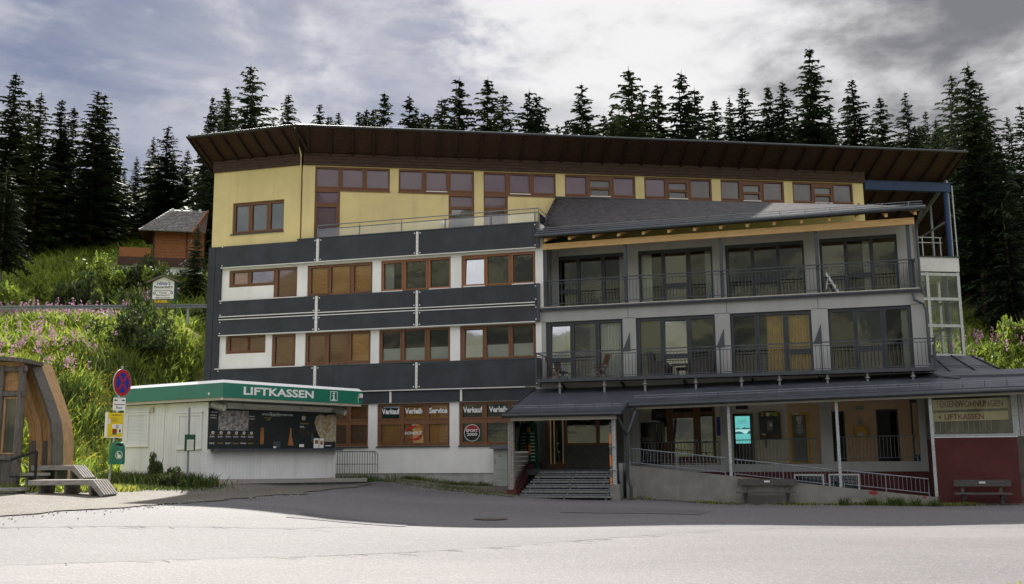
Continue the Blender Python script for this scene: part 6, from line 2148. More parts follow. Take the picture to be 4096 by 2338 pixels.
def build_left():
    # shelter, cut by the picture edge
    t = thing('timber_shelter', 'weathered timber shelter with glazed front and curved plank arch', 'shelter', (-13.4, 26.6, -.9))
    f = Fr(-12.72, 26.1, 6)
    P = f.P
    for u in (-.10, -.62, -1.6, -2.6):
        mb = MB(); mb.box(f, u - .05, u + .05, -.12, .06, -1.0, 2.36); mb.build('post', 'weathered_dark', t)
    for z in (-.02, 1.62, 2.26):
        mb = MB(); mb.box(f, -3.4, -.0, -.10, .035, z - .06, z + .06); mb.build('rail', 'weathered_dark', t)
    for k in range(5):
        mb = MB(); z0 = -.98 + k * .185
        mb.box(f, -3.4, -.63, -.09, -.02 + (k % 2) * .02, z0, z0 + .17); mb.build('plank', 'weathered_dark', t)
    mb = MB(); mb.box(f, -.57, -.15, -.09, -.02, -.98, -.09); mb.build('plank', 'weathered_dark', t)
    for a, b in ((-.56, -.16), (-1.54, -.68), (-2.54, -1.66)):
        mb = MB(); mb.cell(f, [(a, b, .06, 1.54)], [(a + .05, b - .05, .10, 1.49)], -.08, -.02)
        w = mb.build('window', 'arch_wood_pale', t)
        g = MB(); g.box(f, a + .05, b - .05, -.06, -.055, .10, 1.49); g.build('pane', 'pane_dark', w)
        hang(f, a + .05, b - .05, .10, 1.49, -.3, 'blind_grey', w)
    for k in range(4):
        mb = MB(); mb.box(f, -3.4, -.16, -.085, -.04 - (k % 2) * .012, 1.70 + k * .13, 1.70 + k * .13 + .125); mb.build('plank', 'arch_wood', t)
    mb = MB(); mb.box(f, -3.5, -.95, -1.6, -1.5, -1, 2.3); mb.build('rear_wall', 'weathered_dark', t)
    mb = MB()
    mb.hexa([P(-3.6, .25, 2.74), P(.06, .25, 2.42), P(-.42, -1.5, 2.46), P(-3.6, -1.5, 2.74), P(-3.6, .25, 2.84), P(.06, .25, 2.52), P(-.42, -1.5, 2.56), P(-3.6, -1.5, 2.84)])
    mb.build('roof', 'weathered_dark', t)
    mb = MB(); mb.box(f, -3.4, -.08, -.05, .02, 2.33, 2.45); mb.build('roof_board', 'arch_wood', t)
    # the plank arch: path in (u,z) of outer and inner edge, several planks deep
    fo = Fr(-12.72, 27.3, 6)
    outer = [(-.80, 2.60), (-.40, 2.58), (.08, 1.57), (.34, .93), (.42, .42), (.50, -1.1)]
    inner = [(-.90, 2.36), (-.80, 2.30), (-.62, 1.36), (-.38, .86), (-.31, .42), (-.25, -1.1)]
    n = 5
    dep = [(-.30, .20), (-.95, .06), (-.95, -.02), (-.95, .05), (-.95, .12)]
    mats = ['weathered_dark', 'arch_wood_pale', 'arch_wood', 'arch_wood_pale', 'arch_wood']
    shares = [0, .10, .33, .58, .80, 1.0]
    for j in range(n):
        s0, s1 = shares[j], shares[j + 1] - .012
        for i in range(5):
            q = []
            for (k, s) in ((i, s0), (i, s1), (i + 1, s1), (i + 1, s0)):
                q.append((outer[k][0] + (inner[k][0] - outer[k][0]) * s, outer[k][1] + (inner[k][1] - outer[k][1]) * s))
            mb = MB(); mb.prism(fo, q, dep[j][0], dep[j][1])
            mb.build('arch_plank', 'weathered_dark' if (i == 4 and j % 2 == 0) else mats[j], t)
    # slatted loungers
    def lounger(label, x, y, ang, L, hs, nsl, sp, z0, m):
        fl = Fr(x, y, ang)
        Q = fl.P
        t = thing('slatted_lounger', label, 'bench', Q(L / 2, -.4, z0), 'grey slatted wooden loungers by the shelter')
        th = .12
        for k in range(nsl):
            d1 = -k * sp; d0 = d1 - sp * .62
            mb = MB()
            prof = [(0, hs), (L, hs), (L + .30, z0 + .02)]
            a = [(0, hs - th), (0, hs), (L, hs), (L + .30, z0 + .06), (L + .22, z0), (L - .07, hs - th)]
            mb.prism(fl, a[::-1], d0, d1)
            mb.build('slat', m, t)
        for u in (.25, L * .55, L - .1):
            mb = MB(); mb.box(fl, u, u + .05, -nsl * sp + .04, -.04, z0 - .12, hs - th); mb.build('leg', 'weathered_dark', t)
    lounger('low grey slatted lounger with its end bent down to the ground', -11.75, 24.6, 4, 1.62, -.57, 6, .13, -.98, 'weathered_wood')
    lounger('higher grey slatted lounger behind the low one at the arch foot', -12.70, 26.7, 4, 1.16, -.24, 5, .13, -.62, 'weathered_wood')
    for lab, x, y, L, z in (('short weathered bench board against the shelter front at the picture edge', -13.6, 24.6, 1.75, -.75), ('short bench board between the shelter and the low lounger', -12.6, 26.0, .55, -.42)):
        fl = Fr(x, y, 4)
        t = thing('bench', lab, 'bench', fl.P(L / 2, 0, -.95))
        mb = MB(); mb.box(fl, 0, L, -.4, 0, z - .07, z); mb.build('seat_plank', 'weathered_wood', t)
        for u in (.1, L - .15):
            mb = MB(); mb.box(fl, u, u + .06, -.36, -.04, -1.05, z - .07); mb.build('leg', 'weathered_dark', t)
    fl = Fr(-12.70, 25.7, 4)
    t = thing('handrail', 'dark metal handrail frame beside the shelter corner', 'railing', fl.P(.3, 0, -.95))
    mb = MB()
    mb.bar(fl.P(.62, 0, -1.0), fl.P(.62, 0, .12), .05, .05); mb.bar(fl.P(-.05, 0, -.08), fl.P(.62, 0, .12), .05, .06); mb.bar(fl.P(-.05, 0, -.92), fl.P(.62, 0, -.95), .05, .05); mb.bar(fl.P(-.05, 0, -.50), fl.P(.62, 0, -.52), .04, .04)
    mb.build('frame', 'black_paint', t)
    # guard rail along the upper road
    t = thing('guard_rail', 'grey steel guard rail along the road above the flower bank', 'guard rail', (-24, 50.6, 7))
    zt = lambda x: 7.62 + .0 * x
    xs = [-46.6 + 2 * k for k in range(17)]
    mb = MB()
    for a, b in zip(xs[:-1], xs[1:]):
        for dz in (-.03, -.15):
            mb.bar((a, 50.6, zt(a) + dz), (b, 50.6, zt(b) + dz), .05, .07)
        mb.bar((a, 50.63, zt(a) - .09), (b, 50.63, zt(b) - .09), .03, .16)
    mb.build('beam', 'rail_steel', t)
    for x in xs:
        mb = MB(); mb.box(W0, x - .05, x + .05, -50.75, -50.65, max(ground(x, 50.6) - .3, 6.6), zt(x) + .02); mb.build('post', 'galvanised', t)
    # inn sign
    x0, y0 = -19.1, 54.0
    fs = Fr(x0, y0, 4); g = ground(x0, y0)
    t = thing('inn_sign', 'white inn sign with little dark roof on the bank above the road', 'sign', (x0, y0, g))
    for u in (-.66, .72):
        mb = MB(); mb.box(fs, u - .05, u + .05, -.09, .0, g - .2, 9.55); mb.build('post', 'sign_green', t)
    mb = MB(); mb.prism(fs, [(-.60, 8.40), (.66, 8.40), (.66, 9.38), (.03, 9.66), (-.60, 9.38)], -.03, .03); pn = mb.build('panel', 'sign_white', t)
    mb = MB(); mb.cell(fs, [(-.62, .68, 8.38, 9.42)], [(-.57, .63, 8.43, 9.42)], -.02, .036); mb.build('panel_edge', 'anthracite', t)
    mb = MB()
    for a, b in (((-.86, 9.36), (.03, 9.72)), ((.03, 9.72), (.94, 9.36))):
        mb.bar(fs.P(a[0], .0, a[1]), fs.P(b[0], .0, b[1]), .34, .09)
    mb.build('roof', 'weathered_dark', t)
    mb = MB()
    text(mb, fs, "Hilde's", -.36, .42, 9.20, 9.40, .034, 0, .02, .3); text(mb, fs, "Plannerstub'n", -.50, .56, 9.04, 9.17, .034, 1, .03)
    text(mb, fs, 'Hausmannskost', -.45, .50, 8.86, 8.95, .034, 1, .01); text(mb, fs, 'Pizzen', -.18, .24, 8.73, 8.82, .034, 1, .01); text(mb, fs, 'Mehlspeisen', -.36, .42, 8.59, 8.69, .034, 1, .01); text(mb, fs, 'Billard-Darts', -.38, .42, 8.46, 8.55, .034, 1, .01)
    mb.box(fs, -.5, .56, .03, .034, 8.99, 9.0, 1)
    for u in (-.46, .50):
        disc(mb, fs, u, 8.77, .075, .09, .03, .034, 0, 12); disc(mb, fs, u, 8.77, .045, .05, .034, .037, 2, 10)
    mb.build('lettering', ['sign_blue', 'black_paint', 'paper'], pn)
    t = thing('flower_box', 'wooden flower box with yellow blossoms below the inn sign', 'flower box', fs.P(0, .2, 8.0))
    mb = MB(); mb.box(fs, -.42, .42, .05, .32, 7.98, 8.18); mb.build('box', 'weathered_dark', t)
    mb = MB(); rnd = random.Random(4)
    for k in range(160):
        c = Vector(fs.P(rnd.uniform(-.33, .33), rnd.uniform(.06, .32), 8.2 + rnd.uniform(-.02, .12))); s = .035
        a = Vector((rnd.uniform(-1, 1), rnd.uniform(-1, 1), rnd.uniform(-1, 1))).normalized(); b = a.orthogonal().normalized()
        mb.quad([c + a * s, c + b * s, c - a * s, c - b * s])
    mb.build('blossoms', 'flower_yellow', t, kind='stuff')
    # chalet
    cx, cy = -25.55, 70.0
    fh = Fr(cx, cy, -14)
    t = thing('chalet', 'brown timber chalet with grey shingled roof among the spruces', 'house', (cx, cy, 10))
    zg = 10.5; z1 = 13.25
    mb = MB(); mb.box(fh, -3.2, 5.0, -6, .5, z1 - 1.6, z1 - .55); mb.build('base_wall', 'white_plaster', t)
    mb = MB(); mb.box(fh, -3.1, 4.9, -6, .4, zg - 6, z1 - 1.6); mb.build('plinth', 'weathered_dark', t)
    mb = MB(); mb.box(fh, -3.4, 5.0, -.2, .9, z1 - .55, z1 + .05); mb.build('balcony_edge', 'chalet_dark', t)
    mb = MB(); mb.box(fh, -3.3, -.2, .82, .9, z1 + .05, z1 + .75); mb.build('balcony_boards', 'chalet_wood', t)
    for k in range(12):
        mb = MB(); z0 = z1 - .3 + k * .225; mb.box(fh, -.1, 5.0, -6, .0 + (k % 2) * .012, z0 + .008, z0 + .22); mb.build('log', 'chalet_wood', t)
    for u in (-.1, 3.2):
        mb = MB(); mb.box(fh, u, u + .16, -.05, .06, z1 - .3, z1 + 2.4); mb.build('corner_post', 'chalet_dark', t)
    mb = MB(); mb.box(fh, -2.4, -1.0, .5, .54, z1 - 1.4, z1 - .7); mb.build('window', 'anthracite_dark', t)
    # roof with a clipped end: rows of shingles
    e0, e1 = Vector(fh.P(-1.5, 1.1, z1 + 2.05)), Vector(fh.P(3.9, 1.1, z1 + 2.05))
    r0, r1 = Vector(fh.P(1.3, -2.4, z1 + 4.3)), Vector(fh.P(5.2, -2.4, z1 + 4.3))
    rnd = random.Random(6)
    for k in range(14):
        v0, v1 = k / 14, (k + 1.1) / 14
        mb = MB()
        n = 16
        for j in range(n):
            a, b = j / n + .003, (j + 1) / n - .003
            q = lambda u, v, l: e0.lerp(e1, u).lerp(r0.lerp(r1, u), min(1, v)) + Vector((0, -.05, .08)) * l
            l = rnd.uniform(.8, 1.3)
            mb.quad([q(a, v0, l), q(b, v0, l), q(b, v1, .1), q(a, v1, .1)])
            mb.quad([q(a, v0, 0), q(b, v0, 0), q(b, v0, l), q(a, v0, l)])
        mb.build('shingle_row', 'slate_grey', t)
    mb = MB()
    mb.quad([e0, e1, r1, r0]); b0 = Vector(fh.P(-1.5, -6, z1 + 2.05)); b1 = Vector(fh.P(5.2, -6, z1 + 2.05))
    mb.quad([e0, r0, b0]); mb.quad([r0, r1, b1, b0])
    mb.v = [(x, y, z - .03) for x, y, z in mb.v]
    mb.quad([e1, Vector(fh.P(5.2, 1.1, z1 + 2.0)), r1]); mb.build('roof', 'chalet_dark', t)
    mb = MB(); mb.bar(e1, r1, .12, .25); mb.build('verge_board', 'chalet_wood', t)
    mb = MB()
    for k in range(4):
        c = r0.lerp(r1, .15 + k * .23).lerp(e0.lerp(e1, .15 + k * .23), .12); mb.bar(c, c + Vector((0, -.2, .25)), .25, .12)
    mb.build('roof_vent', 'paper', t)
    t.scale = (.68, .68, .95); t.location.z = 10.7


build_left()

# ------------------------------------------------------------------ trees


def mesh_np(name, v, f, mats, mi=None, smooth_=False):
    me = bpy.data.meshes.new(name)
    v = np.asarray(v, np.float32); f = np.asarray(f, np.int32)
    k = f.shape[1]
    me.vertices.add(len(v)); me.vertices.foreach_set('co', v.ravel())
    me.loops.add(f.size); me.loops.foreach_set('vertex_index', f.ravel())
    me.polygons.add(len(f))
    me.polygons.foreach_set('loop_start', np.arange(0, f.size, k, dtype=np.int32))
    me.polygons.foreach_set('loop_total', np.full(len(f), k, np.int32))
    for m_ in mats:
        me.materials.append(M[m_])
    if mi is not None:
        me.polygons.foreach_set('material_index', np.asarray(mi, np.int32))
    me.update(calc_edges=True)
    return me


def spruce_crown(seed, width, layers=46, bare=0.05, mat_='needles', droop=.55, taper=.84):
    """crown of a spruce one unit high: whorls of drooping branches carrying sprays of twigs"""
    rg = np.random.default_rng(seed)
    V = []; F = []
    n = 0
    layers = int(layers * 1.45)
    for i in range(layers):
        t = (i + rg.uniform(-.35, .35)) / layers
        t = min(max(t, 0), .995)
        z = bare + (1 - bare) * t
        r = width * (1 - t) ** taper * (0.55 + .45 * min(1, t / .12)) + .006
        nb = 4 + int(3 * (1 - t)) + rg.integers(0, 2)
        a0 = rg.uniform(0, 6.28)
        for b in range(nb):
            if rg.random() < .10:
                continue
            L = r * rg.uniform(.38, 1.25)
            z = bare + (1 - bare) * min(.99, max(0, t + rg.uniform(-1.1, 1.1) / layers))
            az = a0 + b * 6.283 / nb + rg.uniform(-.35, .35)
            ca, sa = np.cos(az), np.sin(az)
            lift = (.16 + .55 * t) * rg.uniform(.7, 1.3)
            ns = max(3, int(3 + L * 40))
            for k in range(ns):
                s = (k + .6) / ns
                rad = L * s
                h = z + L * (lift * s - droop * s * s) * 1.0
                for side in (-1, 1):
                    tl = (.30 * L * (1 - .62 * s) + .008) * rg.uniform(.6, 1.3)
                    ang = az + side * rg.uniform(.5, 1.15)
                    ex, ey = np.cos(ang) * tl, np.sin(ang) * tl
                    hz = -tl * rg.uniform(.15, .75)
                    w = .0055 + .012 * (1 - t) * rg.uniform(.6, 1.2)
                    bx, by = ca * rad, sa * rad
                    V += [(bx - ca * w, by - sa * w, h), (bx + ca * w, by + sa * w, h), (bx + ex, by + ey, h + hz)]
                    F.append((n, n + 1, n + 2)); n += 3
            # branch tip and the branch itself
            w = .006
            V += [(0, 0, z - .004), (0, 0, z + .004), (ca * L * 1.06, sa * L * 1.06, z + L * (lift - droop))]
            F.append((n, n + 1, n + 2)); n += 3
            V += [(ca * L * .8 - sa * w, sa * L * .8 + ca * w, z + L * .8 * (lift - droop * .8)), (ca * L * .8 + sa * w, sa * L * .8 - ca * w, z + L * .8 * (lift - droop * .8)), (ca * L * 1.1, sa * L * 1.1, z + L * 1.1 * (lift - droop * 1.1) + .004)]
            F.append((n, n + 1, n + 2)); n += 3
    for a in (0, 2.1, 4.2):
        V += [(.003 * np.cos(a), .003 * np.sin(a), .95), (.003 * np.cos(a + 2.5), .003 * np.sin(a + 2.5), .95), (0, 0, 1.02)]
        F.append((n, n + 1, n + 2)); n += 3
    return mesh_np('crown', V, F, [mat_])


def spruce_trunk(seed, r, mat_='bark'):
    mb = MB()
    rg = random.Random(seed)
    mb.tube([(0, 0, -.06), (0, 0, .02), (rg.uniform(-.004, .004), 0, .3), (0, rg.uniform(-.004, .004), .65), (0, 0, .97)], [r * 1.3, r, r * .8, r * .45, r * .08], 7)
    me = bpy.data.meshes.new('trunk'); me.from_pydata(mb.v, [], mb.f); me.materials.append(M[mat_]); me.update()
    return me


CROWNS = {'slim': [spruce_crown(1, .115), spruce_crown(2, .125, 50), spruce_crown(3, .13, 44, .05, 'needles_pale')],
          'mid': [spruce_crown(4, .165), spruce_crown(5, .175, 48, .06, 'needles_pale'), spruce_crown(6, .16, 42)],
          'wide': [spruce_crown(7, .21, 44, .05), spruce_crown(8, .225, 46, .08), spruce_crown(9, .235, 40, .05, 'needles_pale')],
          'bare': [spruce_crown(10, .20, 44, .22)]}
TRUNK = spruce_trunk(1, .013)
TRUNK_G = spruce_trunk(2, .016, 'bark_grey')
rt = random.Random(21)


def spruce(x, y, ztop, kind, label, group, idx=None, trunk=None, wscale=1.0):
    g = ground(x, y)
    H = max(2.0, ztop - g)
    t = thing_fast('spruce_tree', label, 'tree', (x, y, g - .1), group)
    me = CROWNS[kind][(idx if idx is not None else rt.randrange(9)) % len(CROWNS[kind])]
    lean = rt.uniform(-.015, .015)
    for nm, mesh in (('trunk', trunk or TRUNK), ('crown', me)):
        o = bpy.data.objects.new(nm, mesh); col.objects.link(o); o.parent = t
        o.scale = (H * wscale, H * wscale, H + .1) if nm == 'crown' else (H, H, H + .1)
        o.rotation_euler = (lean, lean * .6, rt.uniform(0, 6.28))
    return t


def thing_fast(name, label, cat, loc, group=None):
    o = bpy.data.objects.new(name, None)
    o.empty_display_size = .3; o.location = loc; col.objects.link(o)
    o['label'] = label; o['category'] = cat
    if group:
        o['group'] = group
    return o


def plan_trees():
    """(sideways tangent of the view angle, height tangent of the tip, distance, shape)"""
    def D(x, y):
        v = _fwd + _r2 * ((x / .6228 - 2048) / 4000) + _u2 * ((1169 - y / .6228) / 4000)
        return v.x / v.y, v.z / v.y
    ordn = ['first', 'second', 'third', 'fourth', 'fifth', 'sixth', 'seventh', 'eighth', 'ninth', 'tenth', 'eleventh', 'twelfth', 'thirteenth', 'fourteenth',
            'fifteenth', 'sixteenth', 'seventeenth', 'eighteenth', 'nineteenth', 'twentieth', 'twenty-first', 'twenty-second', 'twenty-third', 'twenty-fourth',
            'twenty-fifth', 'twenty-sixth', 'twenty-seventh', 'twenty-eighth', 'twenty-ninth', 'thirtieth', 'thirty-first', 'thirty-second', 'thirty-third', 'thirty-fourth',
            'thirty-fifth', 'thirty-sixth', 'thirty-seventh', 'thirty-eighth']
    left = [(36, 186, 80, 'mid'), (74, 248, 84, 'slim'), (105, 228, 78, 'slim'), (157, 252, 82, 'mid'), (186, 268, 86, 'slim'), (246, 226, 80, 'mid'), (266, 240, 83, 'mid'), (290, 330, 88, 'slim'),
            (341, 390, 92, 'slim'), (419, 314, 84, 'wide'), (468, 376, 88, 'mid'), (310, 428, 96, 'slim')]
    shapes = {'slim': 'slim', 'mid': 'full', 'wide': 'broad', 'bare': 'bare-stemmed'}
    for k, (x, y, d, s) in enumerate(left):
        a, b = D(x, y)
        spruce(a * d, d, b * d, s, '%s dark spruce left of the hotel, %s tip from the left' % (shapes[s], ordn[k]), 'tall spruces left of the hotel', k, wscale=1.55)
    sky = [(528, 240, 86, 'slim'), (568, 220, 84, 'mid'), (633, 165, 80, 'wide'), (682, 298, 100, 'slim'), (716, 234, 92, 'mid'), (796, 259, 96, 'mid'), (824, 292, 104, 'mid'), (843, 282, 100, 'mid'), (902, 282, 98, 'wide'), (918, 290, 102, 'mid'),
           (957, 234, 92, 'mid'), (1022, 241, 92, 'mid'), (1040, 270, 98, 'slim'), (1062, 282, 100, 'wide'), (1103, 246, 92, 'wide'), (1142, 197, 86, 'wide'), (1216, 199, 86, 'mid'), (1250, 238, 90, 'wide'), (1320, 230, 90, 'wide'), (1337, 240, 92, 'wide'),
           (1386, 314, 106, 'mid'), (1452, 212, 88, 'wide'), (1500, 288, 100, 'mid'), (1570, 173, 82, 'wide'), (1600, 232, 86, 'mid'), (1642, 210, 86, 'mid'), (1693, 184, 84, 'mid'), (1726, 222, 86, 'wide'), (1780, 252, 92, 'mid'), (1818, 242, 92, 'slim'),
           (1853, 218, 88, 'mid'), (1915, 216, 86, 'mid'), (1947, 206, 86, 'mid'), (2016, 124, 80, 'mid'), (2066, 258, 94, 'slim'), (2106, 236, 88, 'slim'), (2127, 200, 86, 'mid'), (2192, 243, 90, 'mid')]
    for k, (x, y, d, s) in enumerate(sky):
        a, b = D(x, y)
        spruce(a * d, d, b * d, s, '%s spruce above the long dark roof, %s tip from the left' % (shapes[s], ordn[k]), 'spruces on the skyline behind the roof', k, wscale=1.5 if s != 'slim' else 1.35)
    right = [(2256, 231, 84, 'wide'), (2306, 278, 90, 'slim'), (2368, 190, 70, 'wide'), (2406, 163, 64, 'bare'), (2440, 215, 72, 'wide'), (2511, 290, 84, 'mid'), (2548, 262, 70, 'wide'), (2590, 240, 66, 'wide')]
    for k, (x, y, d, s) in enumerate(right):
        a, b = D(x, y)
        spruce(a * d, d, b * d, s, '%s dark spruce right of the hotel, %s tip from the left' % (shapes[s], ordn[k]), 'tall spruces right of the hotel', k, wscale=1.1)
    # lower trees that close the wood
    r = random.Random(31)
    n = 0
    fill = []
    for k in range(34):
        fill.append((r.uniform(-52, -14) if k % 5 else r.uniform(-26, -17), r.uniform(76, 100), r.uniform(5.5, 10.5)))
    for k in range(26):
        fill.append((r.uniform(-12, 30), r.uniform(90, 112), r.uniform(4, 7.5)))
    for k in range(30):
        fill.append((r.uniform(28, 50), r.uniform(60, 92), r.uniform(7, 13)))
    for x, y, h in fill:
        if abs(x + 24) < 7 and y < 84:
            continue
        spruce(x, y, ground(x, y) + h, r.choice(['mid', 'wide', 'wide']), 'dark spruce inside the wood behind the taller front trees', 'spruces inside the wood', n, wscale=1.2); n += 1
    # small tips just clearing the roof line
    r2 = random.Random(77)
    for k in range(80):
        a = r2.uniform(-.16, .46) if k % 2 else r2.uniform(.05, .46)
        v = D((a * 4000 * 1.02 + 2048) * .6228, 312 + (a + .215) / .665 * 72)
        roofl = v[1]
        b = roofl + r2.uniform(.004, .020) * (1.0 if a < .1 else 1.6)
        d = r2.uniform(92, 108)
        spruce(a * d, d, b * d, r2.choice(['mid', 'wide', 'slim']), 'dark spruce inside the wood behind the taller front trees', 'spruces inside the wood', k, wscale=1.5)
    # the tall grey stem in the front of the left wood
    a, b = D(40, 330)
    d = 66
    spruce(a * d - .4, d, .30 * d, 'bare', 'spruce with a pale bare grey stem at the front of the left wood', 'tall spruces left of the hotel', 0, TRUNK_G, 1.15)
    a, b = D(478, 440)
    spruce(-22.6, 76, 28.5, 'wide', 'broad spruce standing close to the hotel corner beside the chalet', 'tall spruces left of the hotel', 1, None, 1.0)
    spruce(-20.6, 64, 15.0, 'wide', 'young spruce in front of the chalet, left of the inn sign roof', 'tall spruces left of the hotel', 2, None, 1.1)
    spruce(-20.4, 73, 24.0, 'wide', 'dense dark spruce between the inn sign and the hotel corner', 'tall spruces left of the hotel', 0, None, 1.3)


plan_trees()


# ------------------------------------------------------------------ shrubs, meadow, flowers


def leaf_cloud(seed, n, rx, ry, rz, size, mats, clumps=9, upright=0.0):
    rg = np.random.default_rng(seed)
    cc = rg.normal(0, .42, (clumps, 3)); cc[:, 2] = np.abs(cc[:, 2]) * .8 + .15
    which = rg.integers(0, clumps, n)
    rad = rg.uniform(.18, .40, clumps)[which]
    d = rg.normal(0, 1, (n, 3)); d /= np.linalg.norm(d, axis=1)[:, None]
    p = cc[which] + d * rad[:, None] * (rg.uniform(0, 1, n) ** .4)[:, None]
    p = np.clip(p, -1.15, 1.25) * [rx, ry, rz]
    p[:, 2] = np.maximum(p[:, 2], .02)
    a = rg.normal(0, 1, (n, 3)); a[:, 2] += upright; a /= np.linalg.norm(a, axis=1)[:, None]
    b = np.cross(a, rg.normal(0, 1, (n, 3))); b /= np.linalg.norm(b, axis=1)[:, None] + 1e-9
    s = rg.uniform(.6, 1.3, n)[:, None] * size
    V = np.stack([p - a * s, p + b * s * .45, p + a * s, p - b * s * .45], 1).reshape(-1, 3)
    F = np.arange(4 * n).reshape(-1, 4)
    mi = (rg.random(n) < .35).astype(int) if len(mats) > 1 else None
    return mesh_np('foliage', V, F, mats, mi)


SHR = {'bright': leaf_cloud(1, 2600, 1, 1, 1, .085, ['leaf_bright', 'leaf_mid'], 12, .6),
       'mid': leaf_cloud(2, 2400, 1, 1, 1, .080, ['leaf_mid', 'leaf_bright'], 11, .4),
       'dark': leaf_cloud(3, 3400, 1, 1, 1, .075, ['needles_pale', 'leaf_mid'], 14, .8),
       'pine': leaf_cloud(4, 4200, 1, 1, 1, .062, ['needles_pale', 'leaf_mid'], 40, 1.6)}


def shrub(name, label, cat, x, y, sx, sz, kind, group=None, rot=0.0):
    g = ground(x, y)
    t = thing_fast(name, label, cat, (x, y, g - .05), group)
    o = bpy.data.objects.new('foliage', SHR[kind]); col.objects.link(o); o.parent = t
    o.scale = (sx, sx, sz); o.rotation_euler = (0, 0, rot)
    mb = MB(); rr = random.Random(int(abs(x * 13 + y * 7)))
    for k in range(5):
        a = rr.uniform(0, 6.28); mb.tube([(0, 0, -.1), (math.cos(a) * sx * .2, math.sin(a) * sx * .2, sz * .4), (math.cos(a) * sx * .5, math.sin(a) * sx * .5, sz * .85)], [.035, .022, .008], 5)
    me = bpy.data.meshes.new('stem'); me.from_pydata(mb.v, [], mb.f); me.materials.append(M['bark']); me.update()
    o = bpy.data.objects.new('stem', me); col.objects.link(o); o.parent = t


def plan_shrubs():
    shrub('leafy_shrub', 'large bright green leafy shrub above the guard rail, left of the chalet', 'shrub', -31.6, 61, 2.4, 3.3, 'bright')
    shrub('leafy_shrub', 'bright green shrub at the far left edge above the flower bank', 'shrub', -33.5, 57.5, 2.0, 3.0, 'mid')
    shrub('leafy_shrub', 'low yellow-green shrub between the grey spruce stem and the big leafy shrub', 'shrub', -29.6, 58.5, 1.3, 2.0, 'bright')
    shrub('leafy_shrub', 'dark rounded shrub right of the big leafy shrub', 'shrub', -26.3, 61, 1.7, 2.9, 'dark')
    shrub('leafy_shrub', 'green shrub below the chalet balcony', 'shrub', -26.4, 64.5, 1.9, 2.9, 'mid')
    shrub('leafy_shrub', 'pale green shrub left of the inn sign', 'shrub', -21.6, 56.8, 1.1, 1.7, 'bright')
    shrub('leafy_shrub', 'dark green shrub behind the right post of the inn sign', 'shrub', -17.2, 57, 1.8, 2.4, 'dark')
    shrub('leafy_shrub', 'shrub at the chalet corner under the spruce', 'shrub', -22.6, 65, 1.5, 2.2, 'mid')
    shrub('leafy_shrub', 'dark shrub hiding the lower wall of the chalet', 'shrub', -24.6, 66.3, 1.8, 2.6, 'dark')
    shrub('mountain_pine', 'spreading dark mountain pine on the bank below the guard rail', 'shrub', -17.4, 46.2, 1.9, 1.9, 'pine')
    shrub('mountain_pine', 'smaller upright mountain pine crossing the guard rail', 'shrub', -18.4, 49.2, .9, 1.9, 'pine', None, 1.0)
    # right bank
    r = random.Random(17)
    for k, (x, y, s, h, kd) in enumerate([(24.0, 49, 1.4, 1.7, 'bright'), (26.6, 51.5, 1.6, 2.6, 'bright'), (22.4, 46.5, 1.0, 1.2, 'mid'), (29.0, 55, 1.8, 2.2, 'mid'), (27.6, 47.5, 1.2, 1.5, 'bright'), (23.8, 44, 1.1, 1.2, 'bright'), (25.6, 45.0, 1.2, 1.4, 'mid')]):
        lab = ['bright shrub on the sunny bank just right of the stair tower', 'tall bright shrub with upright shoots on the sunny right bank', 'low green shrub at the foot of the stair tower frame', 'broad green shrub below the bare stem of the right wood',
               'bright shrub above the canopy end at the right edge', 'low bright shrub just above the seamed lean-to roof', 'green shrub between the lean-to roof and the right edge'][k]
        shrub('leafy_shrub', lab, 'shrub', x, y, s, h, kd, None, k)
    for k, (x, y) in enumerate([(-8.75, 28.8), (-9.2, 29.9), (-10.2, 31.2)]):
        lab = ['tall dark weeds growing in front of the kiosk side wall', 'dark weeds beside the thin grey pole', 'dark weeds at the middle of the kiosk side wall'][k]
        shrub('weed_clump', lab, 'plant', x - .8, y, .42, [.62, .55, .95][k], 'dark', None, k)


plan_shrubs()


def blades(name, pts, hmin, hmax, w, mats, seed, weights=None, lean=.35):
    rg = np.random.default_rng(seed)
    pts = np.asarray(pts); n = len(pts)
    z = ground_np(pts[:, 0], pts[:, 1])
    h = rg.uniform(hmin, hmax, n)
    a = rg.uniform(0, 6.283, n)
    dx, dy = np.cos(a), np.sin(a)
    lx, ly = rg.normal(0, lean * 1.35, n) * h, rg.normal(0, lean * 1.35, n) * h
    ww = w * rg.uniform(.6, 1.4, n)
    base = np.stack([pts[:, 0], pts[:, 1], z - .03], 1)
    side = np.stack([dx * ww, dy * ww, np.zeros(n)], 1)
    mid = base + np.stack([lx * .4, ly * .4, h * .6], 1)
    tip = base + np.stack([lx, ly, h], 1)
    V = np.stack([base - side, base + side, mid + side * .7, mid - side * .7, tip], 1).reshape(-1, 3)
    i = np.arange(n)[:, None] * 5
    F = np.concatenate([i + [[0, 1, 2]], i + [[0, 2, 3]], i + [[3, 2, 4]]], 0)
    mi = np.tile((rg.random(n) < (weights if weights is not None else 0.3)).astype(int), 3) if len(mats) > 1 else None
    me = mesh_np(name, V, F, mats, mi)
    o = bpy.data.objects.new(name, me); col.objects.link(o); o['kind'] = 'stuff'
    return o


def clumped(rg, n, x0, x1, y0, y1, k, sp):
    c = np.stack([rg.uniform(x0, x1, k), rg.uniform(y0, y1, k)], 1)
    p = c[rg.integers(0, k, n)] + rg.normal(0, sp, (n, 2))
    return p


